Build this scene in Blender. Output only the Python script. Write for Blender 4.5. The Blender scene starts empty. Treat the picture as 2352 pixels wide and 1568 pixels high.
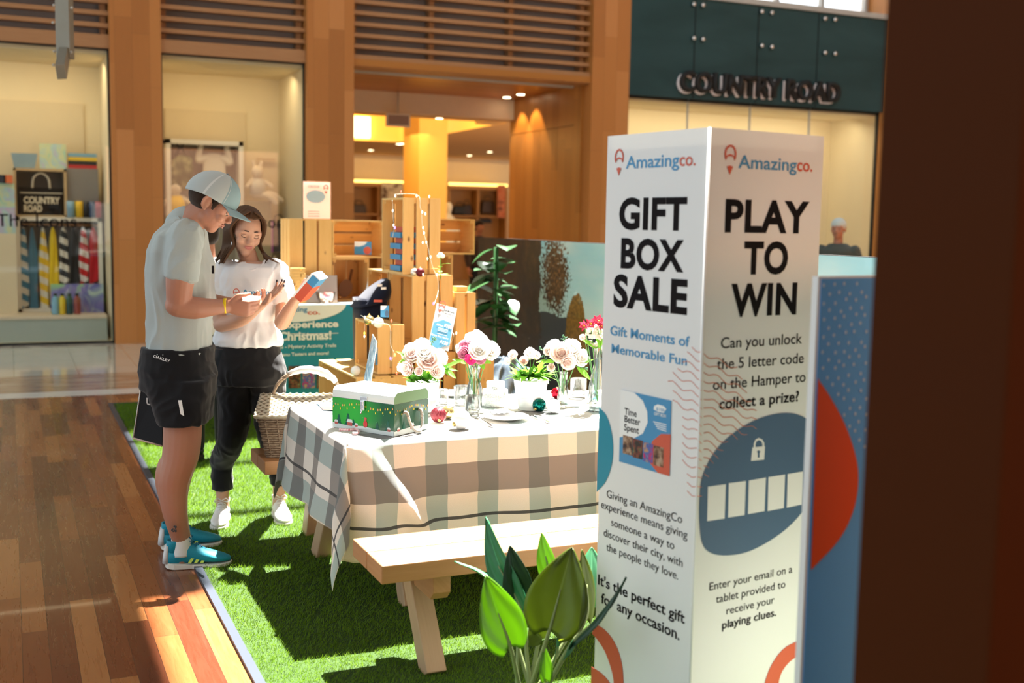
import bpy, math, random
import numpy as np
from math import sin, cos, pi, radians, atan2, sqrt, exp
from mathutils import Vector, Matrix, noise
random.seed(7)
SC = bpy.context.scene
COL = SC.collection
# ------------------------------------------------------------------ camera
F_, PIT, ROL, AM, AT, CH = 2576.62, 0.10620366, 0.016932, 1.14964133, 0.99632883, 1.6
fw = Vector((cos(AM), sin(AM), 0)); rt = Vector((sin(AM), -cos(AM), 0)); UP = Vector((0, 0, 1))
cf = fw*cos(PIT) - UP*sin(PIT); cd = -(UP*cos(PIT) + fw*sin(PIT)); CAM = Vector((0, 0, CH))
# image x axis and y axis in the world
IX = cos(ROL)*rt - sin(ROL)*cd
IY = sin(ROL)*rt + cos(ROL)*cd
cam = bpy.data.cameras.new('camera'); co = bpy.data.objects.new('camera', cam); COL.objects.link(co)
m = Matrix((IX, -IY, -cf)).transposed().to_4x4(); m.translation = CAM
co.matrix_world = m
cam.sensor_width = 36; cam.lens = 36*F_/2352; cam.clip_end = 200; cam.clip_start = .05
cam.dof.use_dof = True; cam.dof.focus_distance = 4.7; cam.dof.aperture_fstop = 2.2
SC.camera = co
SC.view_settings.view_transform = 'Standard'; SC.view_settings.look = 'None'
SC.view_settings.exposure = 0.08; SC.view_settings.gamma = 1; SC.view_settings.use_curve_mapping = False
# ------------------------------------------------------------------ daylight
w = bpy.data.worlds.new('world'); SC.world = w; w.use_nodes = True
bg = w.node_tree.nodes['Background']; bg.inputs[0].default_value = (.80, .93, 1, 1); bg.inputs[1].default_value = 1.6
sl = bpy.data.lights.new('sun', 'SUN'); sl.energy = 42; sl.angle = radians(.6); sl.color = (1, .96, .88)
so = bpy.data.objects.new('sun', sl); COL.objects.link(so)
so.rotation_euler = Vector((-.349, -.296, -1)).to_track_quat('-Z', 'Y').to_euler(); so.location = (4, 4, 12)
def area(name, loc, size, power, color=(1, .8, .55), aim=(0, 0, -1), sy=None):
    l = bpy.data.lights.new(name, 'AREA'); l.energy = power; l.color = color; l.size = size
    if sy: l.shape = 'RECTANGLE'; l.size_y = sy
    o = bpy.data.objects.new(name, l); COL.objects.link(o); o.location = loc
    o.rotation_euler = Vector(aim).to_track_quat('-Z', 'Y').to_euler(); return o
area('display_light_left', (.0, 15.35, 3.5), 2.2, 19, (1, .80, .5), (0, .25, -1), .3)
area('display_light_middle', (2.7, 15.35, 3.5), 1.6, 12, (1, .80, .5), (0, .25, -1), .3)
area('display_light_right', (10.8, 15.3, 3.4), 4.4, 40, (1, .86, .6), (0, .3, -1), .3)
area('shop_light_front', (6.2, 19.5, 3.2), 2, 40, (1, .62, .22), (0, 0, -1), 2)
area('shop_light_middle', (8.5, 23, 3.2), 5, 50, (1, .62, .22), (0, 0, -1), 5)
area('shop_light_back', (11, 27.5, 3.2), 8, 45, (1, .62, .22), (0, 0, -1), 3)
area('warm_fill', (4.5, -7.2, 2.2), 7, 420, (1, .50, .29), (-.1, 1, -.02), 3)  # unseen warm fill, added behind the camera to warm the near faces
# ------------------------------------------------------------------ picture points to places
def ray(x, y):
    return cf + (x-1176)/F_*IX + (y-784)/F_*IY
def Z(x, y, z=0): r = ray(x, y); return CAM + r*((z-CH)/r.z)
def PX(x, y, X0): r = ray(x, y); return CAM + r*(X0/r.x)
def PY(x, y, Y0): r = ray(x, y); return CAM + r*(Y0/r.y)
def D(x, y, d): r = ray(x, y); return CAM + r*(d/r.dot(fw))
# ------------------------------------------------------------------ objects
def tag(o, label=None, cat=None, group=None, kind=None):
    if label: o['label'] = label
    if cat: o['category'] = cat
    if group: o['group'] = group
    if kind: o['kind'] = kind
    return o
def thing(name, loc, label, cat, group=None):
    o = bpy.data.objects.new(name, None); COL.objects.link(o); o.location = loc; o.empty_display_size = .05
    return tag(o, label, cat, group)
def rootof(o):
    while o.parent: o = o.parent
    return o
def kids(o): return [c for c in bpy.data.objects if c.parent == o]
def copy_tree(o, loc, rot=None, label=None, scale=None):
    r = o.copy(); COL.objects.link(r); r.location = loc
    if rot is not None: r.rotation_euler = rot
    if scale: r.scale = (scale,)*3
    if label: r['label'] = label
    for ch in kids(o):
        c = ch.copy(); COL.objects.link(c); c.parent = r
        for g in kids(ch):
            d = g.copy(); COL.objects.link(d); d.parent = c
    return r
I3 = Matrix.Identity(3)
def rz(a): return Matrix.Rotation(a, 3, 'Z')
def frame(x, y=None, z=None):
    x = Vector(x).normalized()
    if y is not None: y = Vector(y); y = (y - x*x.dot(y)).normalized(); z = x.cross(y)
    else: z = Vector(z); z = (z - x*x.dot(z)).normalized(); y = z.cross(x)
    return Matrix((x, y, z)).transposed()
def crom(P, k=6):
    P = [Vector(p) for p in P]; out = []
    Q = [P[0]*2-P[1]] + P + [P[-1]*2-P[-2]]
    for i in range(1, len(Q)-2):
        for j in range(k):
            t = j/k; a, b, c, d = Q[i-1:i+3]
            out.append(.5*((2*b) + (c-a)*t + (2*a-5*b+4*c-d)*t*t + (3*b-a-3*c+d)*t**3))
    out.append(P[-1]); return out
class MB:
    def __init__(s): s.v = []; s.f = []; s.m = []; s.s = []; s.u = []; s.hasuv = False
    def add(s, vs, fs, m=0, smooth=False, uv=None):
        b = len(s.v); s.v += [tuple(v) for v in vs]
        for i, f in enumerate(fs):
            s.f.append([b+k for k in f]); s.m.append(m); s.s.append(smooth)
            s.u.append(uv[i] if uv else [(0, 0)]*len(f))
        if uv: s.hasuv = True
        return s
    def box(s, c, d, R=I3, m=0, taper=1):
        c = Vector(c); hx, hy, hz = d[0]/2, d[1]/2, d[2]/2; P = []
        for z in (-1, 1):
            t = taper if z > 0 else 1
            for x, y in ((-1, -1), (1, -1), (1, 1), (-1, 1)): P.append((x*hx*t, y*hy*t, z*hz))
        F = [(3, 2, 1, 0), (4, 5, 6, 7), (0, 1, 5, 4), (1, 2, 6, 5), (2, 3, 7, 6), (3, 0, 4, 7)]
        L = max(range(3), key=lambda i: d[i]); ro = (random.random()*9, random.random()*9); uv = []
        for f in F:
            q = [P[k] for k in f]; sp = [max(p[i] for p in q)-min(p[i] for p in q) for i in range(3)]
            ax = [i for i in range(3) if sp[i] > 1e-9]; ax = (ax + [0, 1, 2])[:2] if len(ax) < 2 else ax
            a = L if L in ax else ax[0]; b = [i for i in ax if i != a][0]
            uv.append([(p[a]+ro[0], p[b]+ro[1]+L) for p in q])
        return s.add([c + R@Vector(p) for p in P], F, m, False, uv)
    def bx(s, a, b, m=0):
        a, b = Vector(a), Vector(b); return s.box((a+b)/2, [abs(b[i]-a[i]) for i in range(3)], I3, m)
    def beam(s, a, b, w, h, up=(0, 0, 1), m=0):
        a, b = Vector(a), Vector(b); d = b-a
        if abs(d.normalized().dot(Vector(up))) > .999: up = (0, 1, 0)
        return s.box((a+b)/2, (d.length, w, h), frame(d, z=up), m)
    def ring(s, rings, m=0, smooth=True, caps=True, closed=True):
        n = len(rings[0]); fs = []; vs = [p for r in rings for p in r]; uv = []
        for i in range(len(rings)-1):
            for j in range(n if closed else n-1):
                k = (j+1) % n; fs.append((i*n+j, i*n+k, (i+1)*n+k, (i+1)*n+j))
                uv.append([(i*.05, j/n), (i*.05, (j+1)/n), (i*.05+.05, (j+1)/n), (i*.05+.05, j/n)])
        if caps:
            fs.append(tuple(range(n))[::-1]); fs.append(tuple((len(rings)-1)*n+j for j in range(n)))
            uv += [[(0, 0)]*n]*2
        return s.add(vs, fs, m, smooth, uv)
    def tube(s, P, r, n=8, m=0, caps=True, flat=1, up=None):
        P = [Vector(p) for p in P]; R = r if hasattr(r, '__len__') else [r]*len(P)
        if len(R) != len(P): R = [float(np.interp(i/(len(P)-1), np.linspace(0, 1, len(R)), R)) for i in range(len(P))]
        rs = []; prev = None
        for i, p in enumerate(P):
            t = (P[min(i+1, len(P)-1)]-P[max(i-1, 0)]).normalized()
            if prev is None:
                a = Vector(up) if up else (Vector((0, 0, 1)) if abs(t.z) < .9 else Vector((1, 0, 0)))
            else: a = prev
            a = (a - t*t.dot(a)).normalized(); prev = a; b = t.cross(a)
            rs.append([p + a*R[i]*flat*cos(2*pi*k/n) + b*R[i]*sin(2*pi*k/n) for k in range(n)])
        return s.ring(rs, m, True, caps)
    def limb(s, P, R, n=14, flat=1, up=None):
        """rounded capsule-like limb through joints"""
        Q = crom(P, 5); RR = [max(float(np.interp(i/(len(Q)-1), np.linspace(0, 1, len(R)), R)), .001) for i in range(len(Q))]
        t0 = (Q[0]-Q[1]).normalized(); t1 = (Q[-1]-Q[-2]).normalized()
        A = [(Q[0]+t0*RR[0]*k, RR[0]*sqrt(max(1-k*k, .0))) for k in (.97, .8, .45)]
        B = [(Q[-1]+t1*RR[-1]*k, RR[-1]*sqrt(max(1-k*k, .0))) for k in (.45, .8, .97)]
        return s.tube([a[0] for a in A]+Q+[b[0] for b in B], [a[1] for a in A]+RR+[b[1] for b in B], n, flat=flat, up=up)
    def loft(s, S, n=24, m=0, p=2.3, caps=True):
        """S: (centre, half-width vector, half-depth vector)"""
        rs = []
        for c, a, b in S:
            c, a, b = Vector(c), Vector(a), Vector(b); r = []
            for k in range(n):
                t = 2*pi*k/n; ct, st = cos(t), sin(t)
                r.append(c + a*math.copysign(abs(ct)**(2/p), ct) + b*math.copysign(abs(st)**(2/p), st))
            rs.append(r)
        return s.ring(rs, m, True, caps)
    def lathe(s, prof, c=(0, 0, 0), n=28, m=0, R=I3, caps=False, smooth=True):
        c = Vector(c)
        return s.ring([[c + R@Vector((r*cos(2*pi*k/n), r*sin(2*pi*k/n), z)) for k in range(n)] for r, z in prof], m, smooth, caps)
    def ell(s, c, d, R=I3, n=16, m=0, k=10):
        c = Vector(c); rs = []
        for i in range(k+1):
            t = -pi/2 + pi*i/k; q = max(cos(t), .02)
            rs.append([c + R@Vector((d[0]*q*cos(2*pi*j/n), d[1]*q*sin(2*pi*j/n), d[2]*sin(t))) for j in range(n)])
        return s.ring(rs, m, True, True)
    def prism(s, poly, o, x, y, th, m=0):
        """flat outline poly in frame (o,x,y), thickness th towards x cross y"""
        o, x, y = Vector(o), Vector(x), Vector(y); nrm = x.cross(y).normalized()*th; n = len(poly)
        A = [o + x*p[0] + y*p[1] for p in poly]
        fs = [tuple(range(n))[::-1], tuple(range(n, 2*n))] + [(i, (i+1) % n, n+(i+1) % n, n+i) for i in range(n)]
        uv = [[poly[i] for i in range(n)][::-1], list(poly)] + [[poly[i], poly[(i+1) % n]]*2 for i in range(n)]
        return s.add(A + [a+nrm for a in A], fs, m, False, uv)
    def grid(s, fn, nu, nv, m=0, smooth=True):
        vs = [fn(i/nu, j/nv) for i in range(nu+1) for j in range(nv+1)]
        fs, uv = [], []
        for i in range(nu):
            for j in range(nv):
                a = i*(nv+1)+j; fs.append((a, a+nv+1, a+nv+2, a+1))
                uv.append([(i/nu, j/nv), ((i+1)/nu, j/nv), ((i+1)/nu, (j+1)/nv), (i/nu, (j+1)/nv)])
        return s.add(vs, fs, m, smooth, uv)
    def mesh(s, name):
        me = bpy.data.meshes.new(name); me.from_pydata(s.v, [], s.f)
        me.polygons.foreach_set('material_index', s.m); me.polygons.foreach_set('use_smooth', s.s)
        if s.hasuv:
            ul = me.uv_layers.new(name='UVMap'); ul.data.foreach_set('uv', [c for f in s.u for p in f for c in p])
        me.update(); return me
    def build(s, name, mats, parent=None, label=None, cat=None, group=None, kind=None, bev=0, thick=0, sub=0, base=True):
        if not isinstance(mats, (list, tuple)): mats = [mats]
        if parent: off = rootof(parent).location.copy()
        elif base:
            a = np.array(s.v); lo, hi = a.min(0), a.max(0); off = Vector(((lo[0]+hi[0])/2, (lo[1]+hi[1])/2, lo[2]))
        else: off = Vector((0, 0, 0))
        s.v = [(p[0]-off.x, p[1]-off.y, p[2]-off.z) for p in s.v]
        me = s.mesh(name)
        for mm in mats: me.materials.append(mm)
        o = bpy.data.objects.new(name, me); COL.objects.link(o)
        if parent: o.parent = parent
        else: o.location = off
        if thick: md = o.modifiers.new('solid', 'SOLIDIFY'); md.thickness = thick; md.offset = 0
        if sub: md = o.modifiers.new('sub', 'SUBSURF'); md.levels = sub; md.render_levels = sub
        if bev:
            md = o.modifiers.new('bevel', 'BEVEL'); md.width = bev; md.segments = 2; md.limit_method = 'ANGLE'
        return tag(o, label, cat, group, kind)
def bake(o):
    """apply modifiers"""
    dg = bpy.context.evaluated_depsgraph_get(); dg.update()
    me = bpy.data.meshes.new_from_object(o.evaluated_get(dg)); o.modifiers.clear(); o.data = me
    return o
def skin_over(mb, name, mat, parent, vox=.006, smooth=3, wr=0, wrs=.1, label=None, seed=0, stretch=(1, 1, 1)):
    """fuse overlapping volumes into ONE continuous surface"""
    o = mb.build(name, mat, parent, label)
    r = o.modifiers.new('r', 'REMESH'); r.mode = 'VOXEL'; r.voxel_size = vox; r.use_smooth_shade = True
    if smooth: q = o.modifiers.new('s', 'SMOOTH'); q.factor = .5; q.iterations = smooth
    bake(o); me = o.data
    if wr:
        n = len(me.vertices); c = np.empty(n*3); me.vertices.foreach_get('co', c); nn = np.empty(n*3)
        me.vertices.foreach_get('normal', nn); c = c.reshape(-1, 3); nn = nn.reshape(-1, 3)
        for i in range(n):
            p = Vector((c[i, 0]*stretch[0]/wrs+seed, c[i, 1]*stretch[1]/wrs, c[i, 2]*stretch[2]/wrs))
            h = noise.noise(p + Vector((noise.noise(p*.6), noise.noise(p*.7+Vector((5, 1, 2))), 0))*1.2)
            c[i] += nn[i]*wr*(1-2*abs(h)*1.6)
        me.vertices.foreach_set('co', c.ravel()); me.update()
    me.polygons.foreach_set('use_smooth', [True]*len(me.polygons))
    if not me.materials: me.materials.append(mat)
    return o
# ------------------------------------------------------------------ node maths
class E:
    def __init__(s, nt, k): s.nt, s.k = nt, k
    def _op(s, op, b=None, c=None, rev=False):
        n = s.nt.nodes.new('ShaderNodeMath'); n.operation = op; L = [s, b] if not rev else [b, s]
        if c is not None: L.append(c)
        for i, x in enumerate(L):
            if x is None: continue
            if isinstance(x, E): s.nt.links.new(x.k, n.inputs[i])
            else: n.inputs[i].default_value = x
        return E(s.nt, n.outputs[0])
    def __add__(s, b): return s._op('ADD', b)
    __radd__ = __add__
    def __sub__(s, b): return s._op('SUBTRACT', b)
    def __rsub__(s, b): return s._op('SUBTRACT', b, rev=True)
    def __mul__(s, b): return s._op('MULTIPLY', b)
    __rmul__ = __mul__
    def __truediv__(s, b): return s._op('DIVIDE', b)
    def lt(s, b): return s._op('LESS_THAN', b)
    def gt(s, b): return s._op('GREATER_THAN', b)
    def mod(s, b): return s._op('FLOORED_MODULO', b)
    def floor(s): return s._op('FLOOR')
    def abs(s): return s._op('ABSOLUTE')
    def mx(s, b): return s._op('MAXIMUM', b)
    def mn(s, b): return s._op('MINIMUM', b)
    def pw(s, b): return s._op('POWER', b)
    def sin(s): return s._op('SINE')
    def clamp(s): return s._op('MAXIMUM', 0.)._op('MINIMUM', 1.)
    def step(s, a, b): return ((s-a)/(b-a)).clamp()
class NT:
    def __init__(s, name, rough=.5, metal=0, spec=.5, coat=0, sheen=0, trans=0, ior=1.45, emis=None, es=0, sss=0, alpha=1):
        s.mat = bpy.data.materials.new(name); s.mat.use_nodes = True; s.nt = s.mat.node_tree
        s.b = s.nt.nodes['Principled BSDF']; b = s.b.inputs
        b['Roughness'].default_value = rough; b['Metallic'].default_value = metal; b['Specular IOR Level'].default_value = spec
        b['Coat Weight'].default_value = coat; b['Sheen Weight'].default_value = sheen
        b['Transmission Weight'].default_value = trans; b['IOR'].default_value = ior
        if emis: b['Emission Color'].default_value = (*emis, 1); b['Emission Strength'].default_value = es
        if sss: b['Subsurface Weight'].default_value = sss; b['Subsurface Scale'].default_value = .02; b['Subsurface Radius'].default_value = (1, .35, .2)
    def coord(s, kind='Object'):
        n = s.nt.nodes.new('ShaderNodeTexCoord'); return n.outputs[kind]
    def map(s, v, sc=(1, 1, 1), loc=(0, 0, 0)):
        n = s.nt.nodes.new('ShaderNodeMapping'); s.nt.links.new(v, n.inputs[0]); n.inputs['Scale'].default_value = sc
        n.inputs['Location'].default_value = loc; return n.outputs[0]
    def xyz(s, v):
        n = s.nt.nodes.new('ShaderNodeSeparateXYZ'); s.nt.links.new(v, n.inputs[0]); return [E(s.nt, n.outputs[i]) for i in range(3)]
    def comb(s, x, y, z=0.):
        n = s.nt.nodes.new('ShaderNodeCombineXYZ')
        for i, k in enumerate((x, y, z)):
            if isinstance(k, E): s.nt.links.new(k.k, n.inputs[i])
            else: n.inputs[i].default_value = k
        return n.outputs[0]
    def noise(s, v, scale=5, detail=3, rough=.5, dist=0):
        n = s.nt.nodes.new('ShaderNodeTexNoise'); s.nt.links.new(v, n.inputs['Vector']); n.inputs['Scale'].default_value = scale
        n.inputs['Detail'].default_value = detail; n.inputs['Roughness'].default_value = rough; n.inputs['Distortion'].default_value = dist
        return E(s.nt, n.outputs[0])
    def white(s, v):
        n = s.nt.nodes.new('ShaderNodeTexWhiteNoise'); s.nt.links.new(v, n.inputs['Vector']); return E(s.nt, n.outputs[0])
    def voro(s, v, scale=5, feat='F1'):
        n = s.nt.nodes.new('ShaderNodeTexVoronoi'); s.nt.links.new(v, n.inputs['Vector']); n.inputs['Scale'].default_value = scale
        n.feature = feat; return E(s.nt, n.outputs[0])
    def mix(s, f, a, b, mode='MIX'):
        n = s.nt.nodes.new('ShaderNodeMix'); n.data_type = 'RGBA'; n.blend_type = mode
        for i, x in ((0, f), (6, a), (7, b)):
            if isinstance(x, E): s.nt.links.new(x.k, n.inputs[i])
            elif hasattr(x, 'is_output'): s.nt.links.new(x, n.inputs[i])
            elif isinstance(x, (tuple, list)): n.inputs[i].default_value = (*x, 1) if len(x) == 3 else x
            else: n.inputs[i].default_value = x
        return n.outputs[2]
    def ramp(s, f, stops):
        n = s.nt.nodes.new('ShaderNodeValToRGB'); s.nt.links.new(f.k, n.inputs[0]); e = n.color_ramp.elements
        while len(e) < len(stops): e.new(.5)
        for q, (p, c) in zip(e, stops): q.position = p; q.color = (*c, 1)
        return n.outputs[0]
    def col(s, c):
        if hasattr(c, 'is_output'): s.nt.links.new(c, s.b.inputs['Base Color'])
        else: s.b.inputs['Base Color'].default_value = (*c, 1)
        return s
    def rough(s, e): s.nt.links.new(e.k, s.b.inputs['Roughness']); return s
    def bump(s, e, st=.3, dist=.01):
        n = s.nt.nodes.new('ShaderNodeBump'); n.inputs['Strength'].default_value = st; n.inputs['Distance'].default_value = dist
        s.nt.links.new(e.k, n.inputs['Height']); s.nt.links.new(n.outputs[0], s.b.inputs['Normal']); return s
def plain(name, c, rough=.5, var=.08, scale=8, **k):
    t = NT(name, rough, **k); n = t.noise(t.coord(), scale, 2)
    a = tuple(x*(1-var) for x in c); b = tuple(min(1, x*(1+var)) for x in c)
    t.col(t.mix(n, a, b)); return t.mat
def cloth(name, c, rough=.9, wv=900, var=.08, sheen=.2):
    t = NT(name, rough, sheen=sheen, spec=.2); v = t.coord(); n = t.noise(v, 14, 3); f = t.noise(v, wv/4, 1)
    t.col(t.mix(n*.6+f*.4, tuple(x*(1-var) for x in c), tuple(min(1, x*(1+var)) for x in c))); t.bump(f, .12, .002); return t.mat
def wood(name, c1, c2, dark=None, rough=.5, sc=1., knots=True, coat=0):
    """grain follows the u direction of the UVs"""
    t = NT(name, rough, coat=coat); u = t.coord('UV'); v = t.map(u, (1.2*sc, 14*sc, 1)); n = t.noise(v, 3, 4, .6, .6)
    f = t.noise(t.map(u, (6*sc, 160*sc, 1)), 1.5, 2); lo = t.noise(t.map(u, (.6, 1.1, 1)), 2.1, 1)
    c = t.mix((n*1.6-.4).clamp()*.75+f*.25, c1, c2); c = t.mix((lo*1.5-.45).clamp()*.35, c, tuple(x*.72 for x in c2))
    if knots:
        k = t.voro(t.map(u, (5.5*sc, 11*sc, 1)), 1.0); c = t.mix(1-k.step(.03, .13), c, dark or (.12, .05, .02))
    t.col(c); t.bump(f, .1, .001); return t.mat
def glassy(name, tint=(1, 1, 1), refl=.06, rough=.01, edge=.5):
    """thin clear glass: see-through with a mirror film"""
    m = bpy.data.materials.new(name); m.use_nodes = True; nt = m.node_tree; nt.nodes.clear()
    o = nt.nodes.new('ShaderNodeOutputMaterial'); a = nt.nodes.new('ShaderNodeBsdfTransparent'); a.inputs[0].default_value = (*tint, 1)
    g = nt.nodes.new('ShaderNodeBsdfGlossy'); g.inputs['Roughness'].default_value = rough; x = nt.nodes.new('ShaderNodeMixShader')
    lw = nt.nodes.new('ShaderNodeLayerWeight'); lw.inputs[0].default_value = .35
    e = E(nt, lw.outputs['Fresnel'])*edge+refl; nt.links.new(e.k, x.inputs[0])
    nt.links.new(a.outputs[0], x.inputs[1]); nt.links.new(g.outputs[0], x.inputs[2]); nt.links.new(x.outputs[0], o.inputs[0]); return m
def translucent(name, c, amt=.5, c2=None, gloss=.0):
    t = NT(name, .5, spec=.3); t.col(c if hasattr(c, 'is_output') else c); nt = t.nt
    tr = nt.nodes.new('ShaderNodeBsdfTranslucent'); tr.inputs[0].default_value = (*(c2 or c), 1); x = nt.nodes.new('ShaderNodeMixShader')
    x.inputs[0].default_value = amt; nt.links.new(t.b.outputs[0], x.inputs[1]); nt.links.new(tr.outputs[0], x.inputs[2])
    nt.links.new(x.outputs[0], nt.nodes['Material Output'].inputs[0]); return t
def emit(name, c, s):
    t = NT(name, .5, emis=c, es=s); t.col(c); return t.mat
# ------------------------------------------------------------------ writing
def text(body, o, x, y, mat, parent, width=None, cap=None, bold=0., th=.0006, align='L', name='lettering', lift=.0008, label=None, sp=1., height=None, lh=1.):
    """lettering on a surface: o = baseline start, x/y unit vectors of the surface"""
    cu = bpy.data.curves.new('t', 'FONT'); cu.body = body; cu.size = 1; cu.offset = bold; cu.space_character = sp; cu.space_line = lh
    cu.align_x = {'L': 'LEFT', 'C': 'CENTER', 'R': 'RIGHT'}[align]; cu.resolution_u = 4
    ob = bpy.data.objects.new('t', cu); COL.objects.link(ob); dg = bpy.context.evaluated_depsgraph_get(); dg.update()
    me = bpy.data.meshes.new_from_object(ob.evaluated_get(dg)); bpy.data.objects.remove(ob); bpy.data.curves.remove(cu)
    n = len(me.vertices)
    if not n: return None
    c = np.empty(n*3); me.vertices.foreach_get('co', c); c = c.reshape(-1, 3)
    sy = (cap/.73) if cap else None; w0 = c[:, 0].max()-c[:, 0].min(); x0 = c[:, 0].min()
    sx = width/w0 if width else sy
    if sy is None: sy = sx
    x, y = Vector(x).normalized(), Vector(y).normalized(); nz = x.cross(y); o = Vector(o) + nz*lift
    root = rootof(parent).location if parent else Vector((0, 0, 0))
    if align == 'L': c[:, 0] -= x0
    P = np.outer(c[:, 0]*sx, x) + np.outer(c[:, 1]*sy, y) + np.array(o-root)
    me.vertices.foreach_set('co', P.ravel()); me.materials.clear(); me.materials.append(mat); me.update(); me.name = name
    ob = bpy.data.objects.new(name, me); COL.objects.link(ob)
    if parent: ob.parent = parent
    else:
        lo = P.min(0); hi = P.max(0); off = Vector(((lo[0]+hi[0])/2, (lo[1]+hi[1])/2, lo[2]))
        me.vertices.foreach_set('co', (P-np.array(off)).ravel()); me.update(); ob.location = off
    if th > 0: md = ob.modifiers.new('s', 'SOLIDIFY'); md.thickness = th; md.offset = 0
    if label: ob['label'] = label
    return ob
def disc(n=24, rx=1, ry=1, cx=0, cy=0, a0=0, a1=2*pi):
    return [(cx+rx*cos(a0+(a1-a0)*i/n), cy+ry*sin(a0+(a1-a0)*i/n)) for i in range(n if abs(a1-a0) > 6.28 else n+1)]
def arcband(cx, cy, rx, ry, t, a0, a1, n=24):
    return disc(n, rx, ry, cx, cy, a0, a1) + disc(n, rx-t, ry-t, cx, cy, a1, a0)
def pin(mb, o, x, y, s, th=.0008, m=0):
    """hot-air-balloon pin mark, s = height, o = bottom tip"""
    o = Vector(o)
    mb.prism([(p[0]*s, p[1]*s) for p in arcband(0, .68, .27, .32, .07, radians(-38), radians(218))], o, x, y, th, m)
    mb.prism([(p[0]*s, p[1]*s) for p in ([(-.23, .52), (-.12, .60), (0, .625), (.12, .60), (.23, .52), (.21, .60), (.12, .66), (0, .69), (-.12, .66), (-.21, .60)])], o, x, y, th, m)
    mb.prism([(p[0]*s, p[1]*s) for p in [(0, 0), (.14, .27), (0, .31), (-.14, .27)]], o, x, y, th, m)
# ================================================================== materials
def plank_mat(name, wid, ln, cols, ax=0, ay=1, rough=.3, gap=.02, coat=0, gapc=(.03, .015, .01), spec=.5):
    t = NT(name, rough, coat=coat, spec=spec); q = t.xyz(t.coord()); X, Yc = q[ax], q[ay]
    r = (X/wid).floor(); off = t.white(t.comb(r, 3.3, 1.)); yy = Yc/ln + off*7.3; pid = yy.floor()
    rnd = t.white(t.comb(r, pid, 2.)); rnd2 = t.white(t.comb(pid, r, 9.))
    g = t.noise(t.comb(X*22+rnd*40, Yc*1.6+rnd2*30, rnd*9), 2.2, 4, .6, .8)
    n = len(cols); base = t.ramp(rnd*.8+g*.28-.04, [(i/(n-1), c) for i, c in enumerate(cols)])
    fx = (X/wid - r); fy = yy-pid
    m = fx.lt(gap).mx(fy.lt(gap*wid/ln*1.0)); c = t.mix(m, base, gapc); t.col(c); t.bump(g*.25-m, .12, .003)
    t.rough((g*.22+rough-.08).clamp()); return t.mat
M = {}
M['floor'] = plank_mat('floor_boards', .092, .95, [(.062, .016, .007), (.12, .031, .011), (.175, .050, .016), (.27, .092, .027), (.39, .175, .06)], rough=.26, coat=.15, spec=.6)
M['oak'] = plank_mat('oak_boards', .205, 1.35, [(.36, .135, .030), (.45, .175, .040), (.50, .205, .052), (.56, .24, .075)], 0, 2, .5, .008, gapc=(.12, .06, .025))
M['oak_side'] = plank_mat('oak_boards_side', .23, 3.9, [(.34, .13, .025), (.42, .17, .035), (.47, .20, .045)], 1, 2, .32, .012, gapc=(.1, .05, .02))
M['post'] = plank_mat('dark_timber', .33, 9, [(.040, .0085, .0015), (.052, .012, .0022), (.065, .017, .0035)], 0, 2, .6, .02, gapc=(.01, .005, .003), spec=.06)
M['slat'] = wood('slat_oak', (.36, .17, .07), (.46, .25, .115), rough=.5, knots=False)
M['tile'] = None
t = NT('stone_tile', .08, spec=.9, coat=.4); q = t.xyz(t.coord()); n = t.noise(t.coord(), 3, 4)
gx = (q[0]/.6).mod(1.); gy = (q[1]/.6).mod(1.)
t.col(t.mix(gx.lt(.012).mx(gy.lt(.012)), t.mix(n, (.62, .58, .50), (.76, .72, .64)), (.25, .22, .18))); M['tile'] = t.mat
t = NT('stone_band', .14, spec=.6); n = t.noise(t.map(t.coord(), (1, 3, 1)), 2.2, 5); t.col(t.ramp(n, [(.3, (.30, .18, .12)), (.5, (.42, .30, .22)), (.7, (.5, .42, .34))])); M['band'] = t.mat
M['whitestone'] = plain('white_stone', (.66, .64, .6), .2)
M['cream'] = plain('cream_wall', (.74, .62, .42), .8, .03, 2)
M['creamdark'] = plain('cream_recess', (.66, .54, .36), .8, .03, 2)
M['white'] = plain('white_paint', (.8, .79, .76), .5, .02)
M['warmwhite'] = plain('warm_plaster', (.72, .62, .50), .8, .03)
M['shopceil'] = plain('shop_ceiling', (.55, .36, .20), .8, .03)
M['yellow'] = plain('yellow_plaster', (.90, .56, .15), .7, .03)
M['grey'] = plain('grey_panel', (.24, .215, .20), .6, .05, 3)
M['lightgrey'] = plain('pale_grey', (.45, .45, .43), .5)
M['metal'] = plain('brushed_metal', (.45, .43, .38), .4, .06, 20, metal=.6)
M['chrome'] = plain('chrome', (.75, .75, .76), .15, .02, 9, metal=1)
M['gold'] = plain('gold_metal', (.85, .62, .22), .25, .05, 9, metal=1)
M['black'] = plain('black_plastic', (.012, .012, .014), .4)
M['blackcloth'] = cloth('black_fabric', (.0085, .0085, .0105), .85)
M['fascia'] = None
t = NT('teal_glass_fascia', .12, spec=.3); n = t.noise(t.map(t.coord(), (.4, 1, 1.4)), 1.6, 3, .5, .5)
t.col(t.mix(n, (.014, .040, .044), (.034, .086, .098))); M['fascia'] = t.mat
M['pane'] = glassy('window_glass', (.97, .99, .98), .015, .0, .14)
M['clear'] = glassy('clear_glass', (.96, .985, .98), .07, .02, .75)
M['acrylic'] = glassy('clear_acrylic', (.93, .96, .98), .10, .02, .5)
M['sky'] = emit('bright_sky', (.80, .90, 1.0), 1.5)
M['lamp'] = emit('warm_lamp', (1, .86, .55), 14)
M['cove'] = emit('cove_glow', (1, .60, .10), .62)
M['covehot'] = emit('cove_tube', (1, .90, .55), 3)
M['striplight'] = emit('shelf_strip_light', (1, .66, .16), 3.2)
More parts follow.
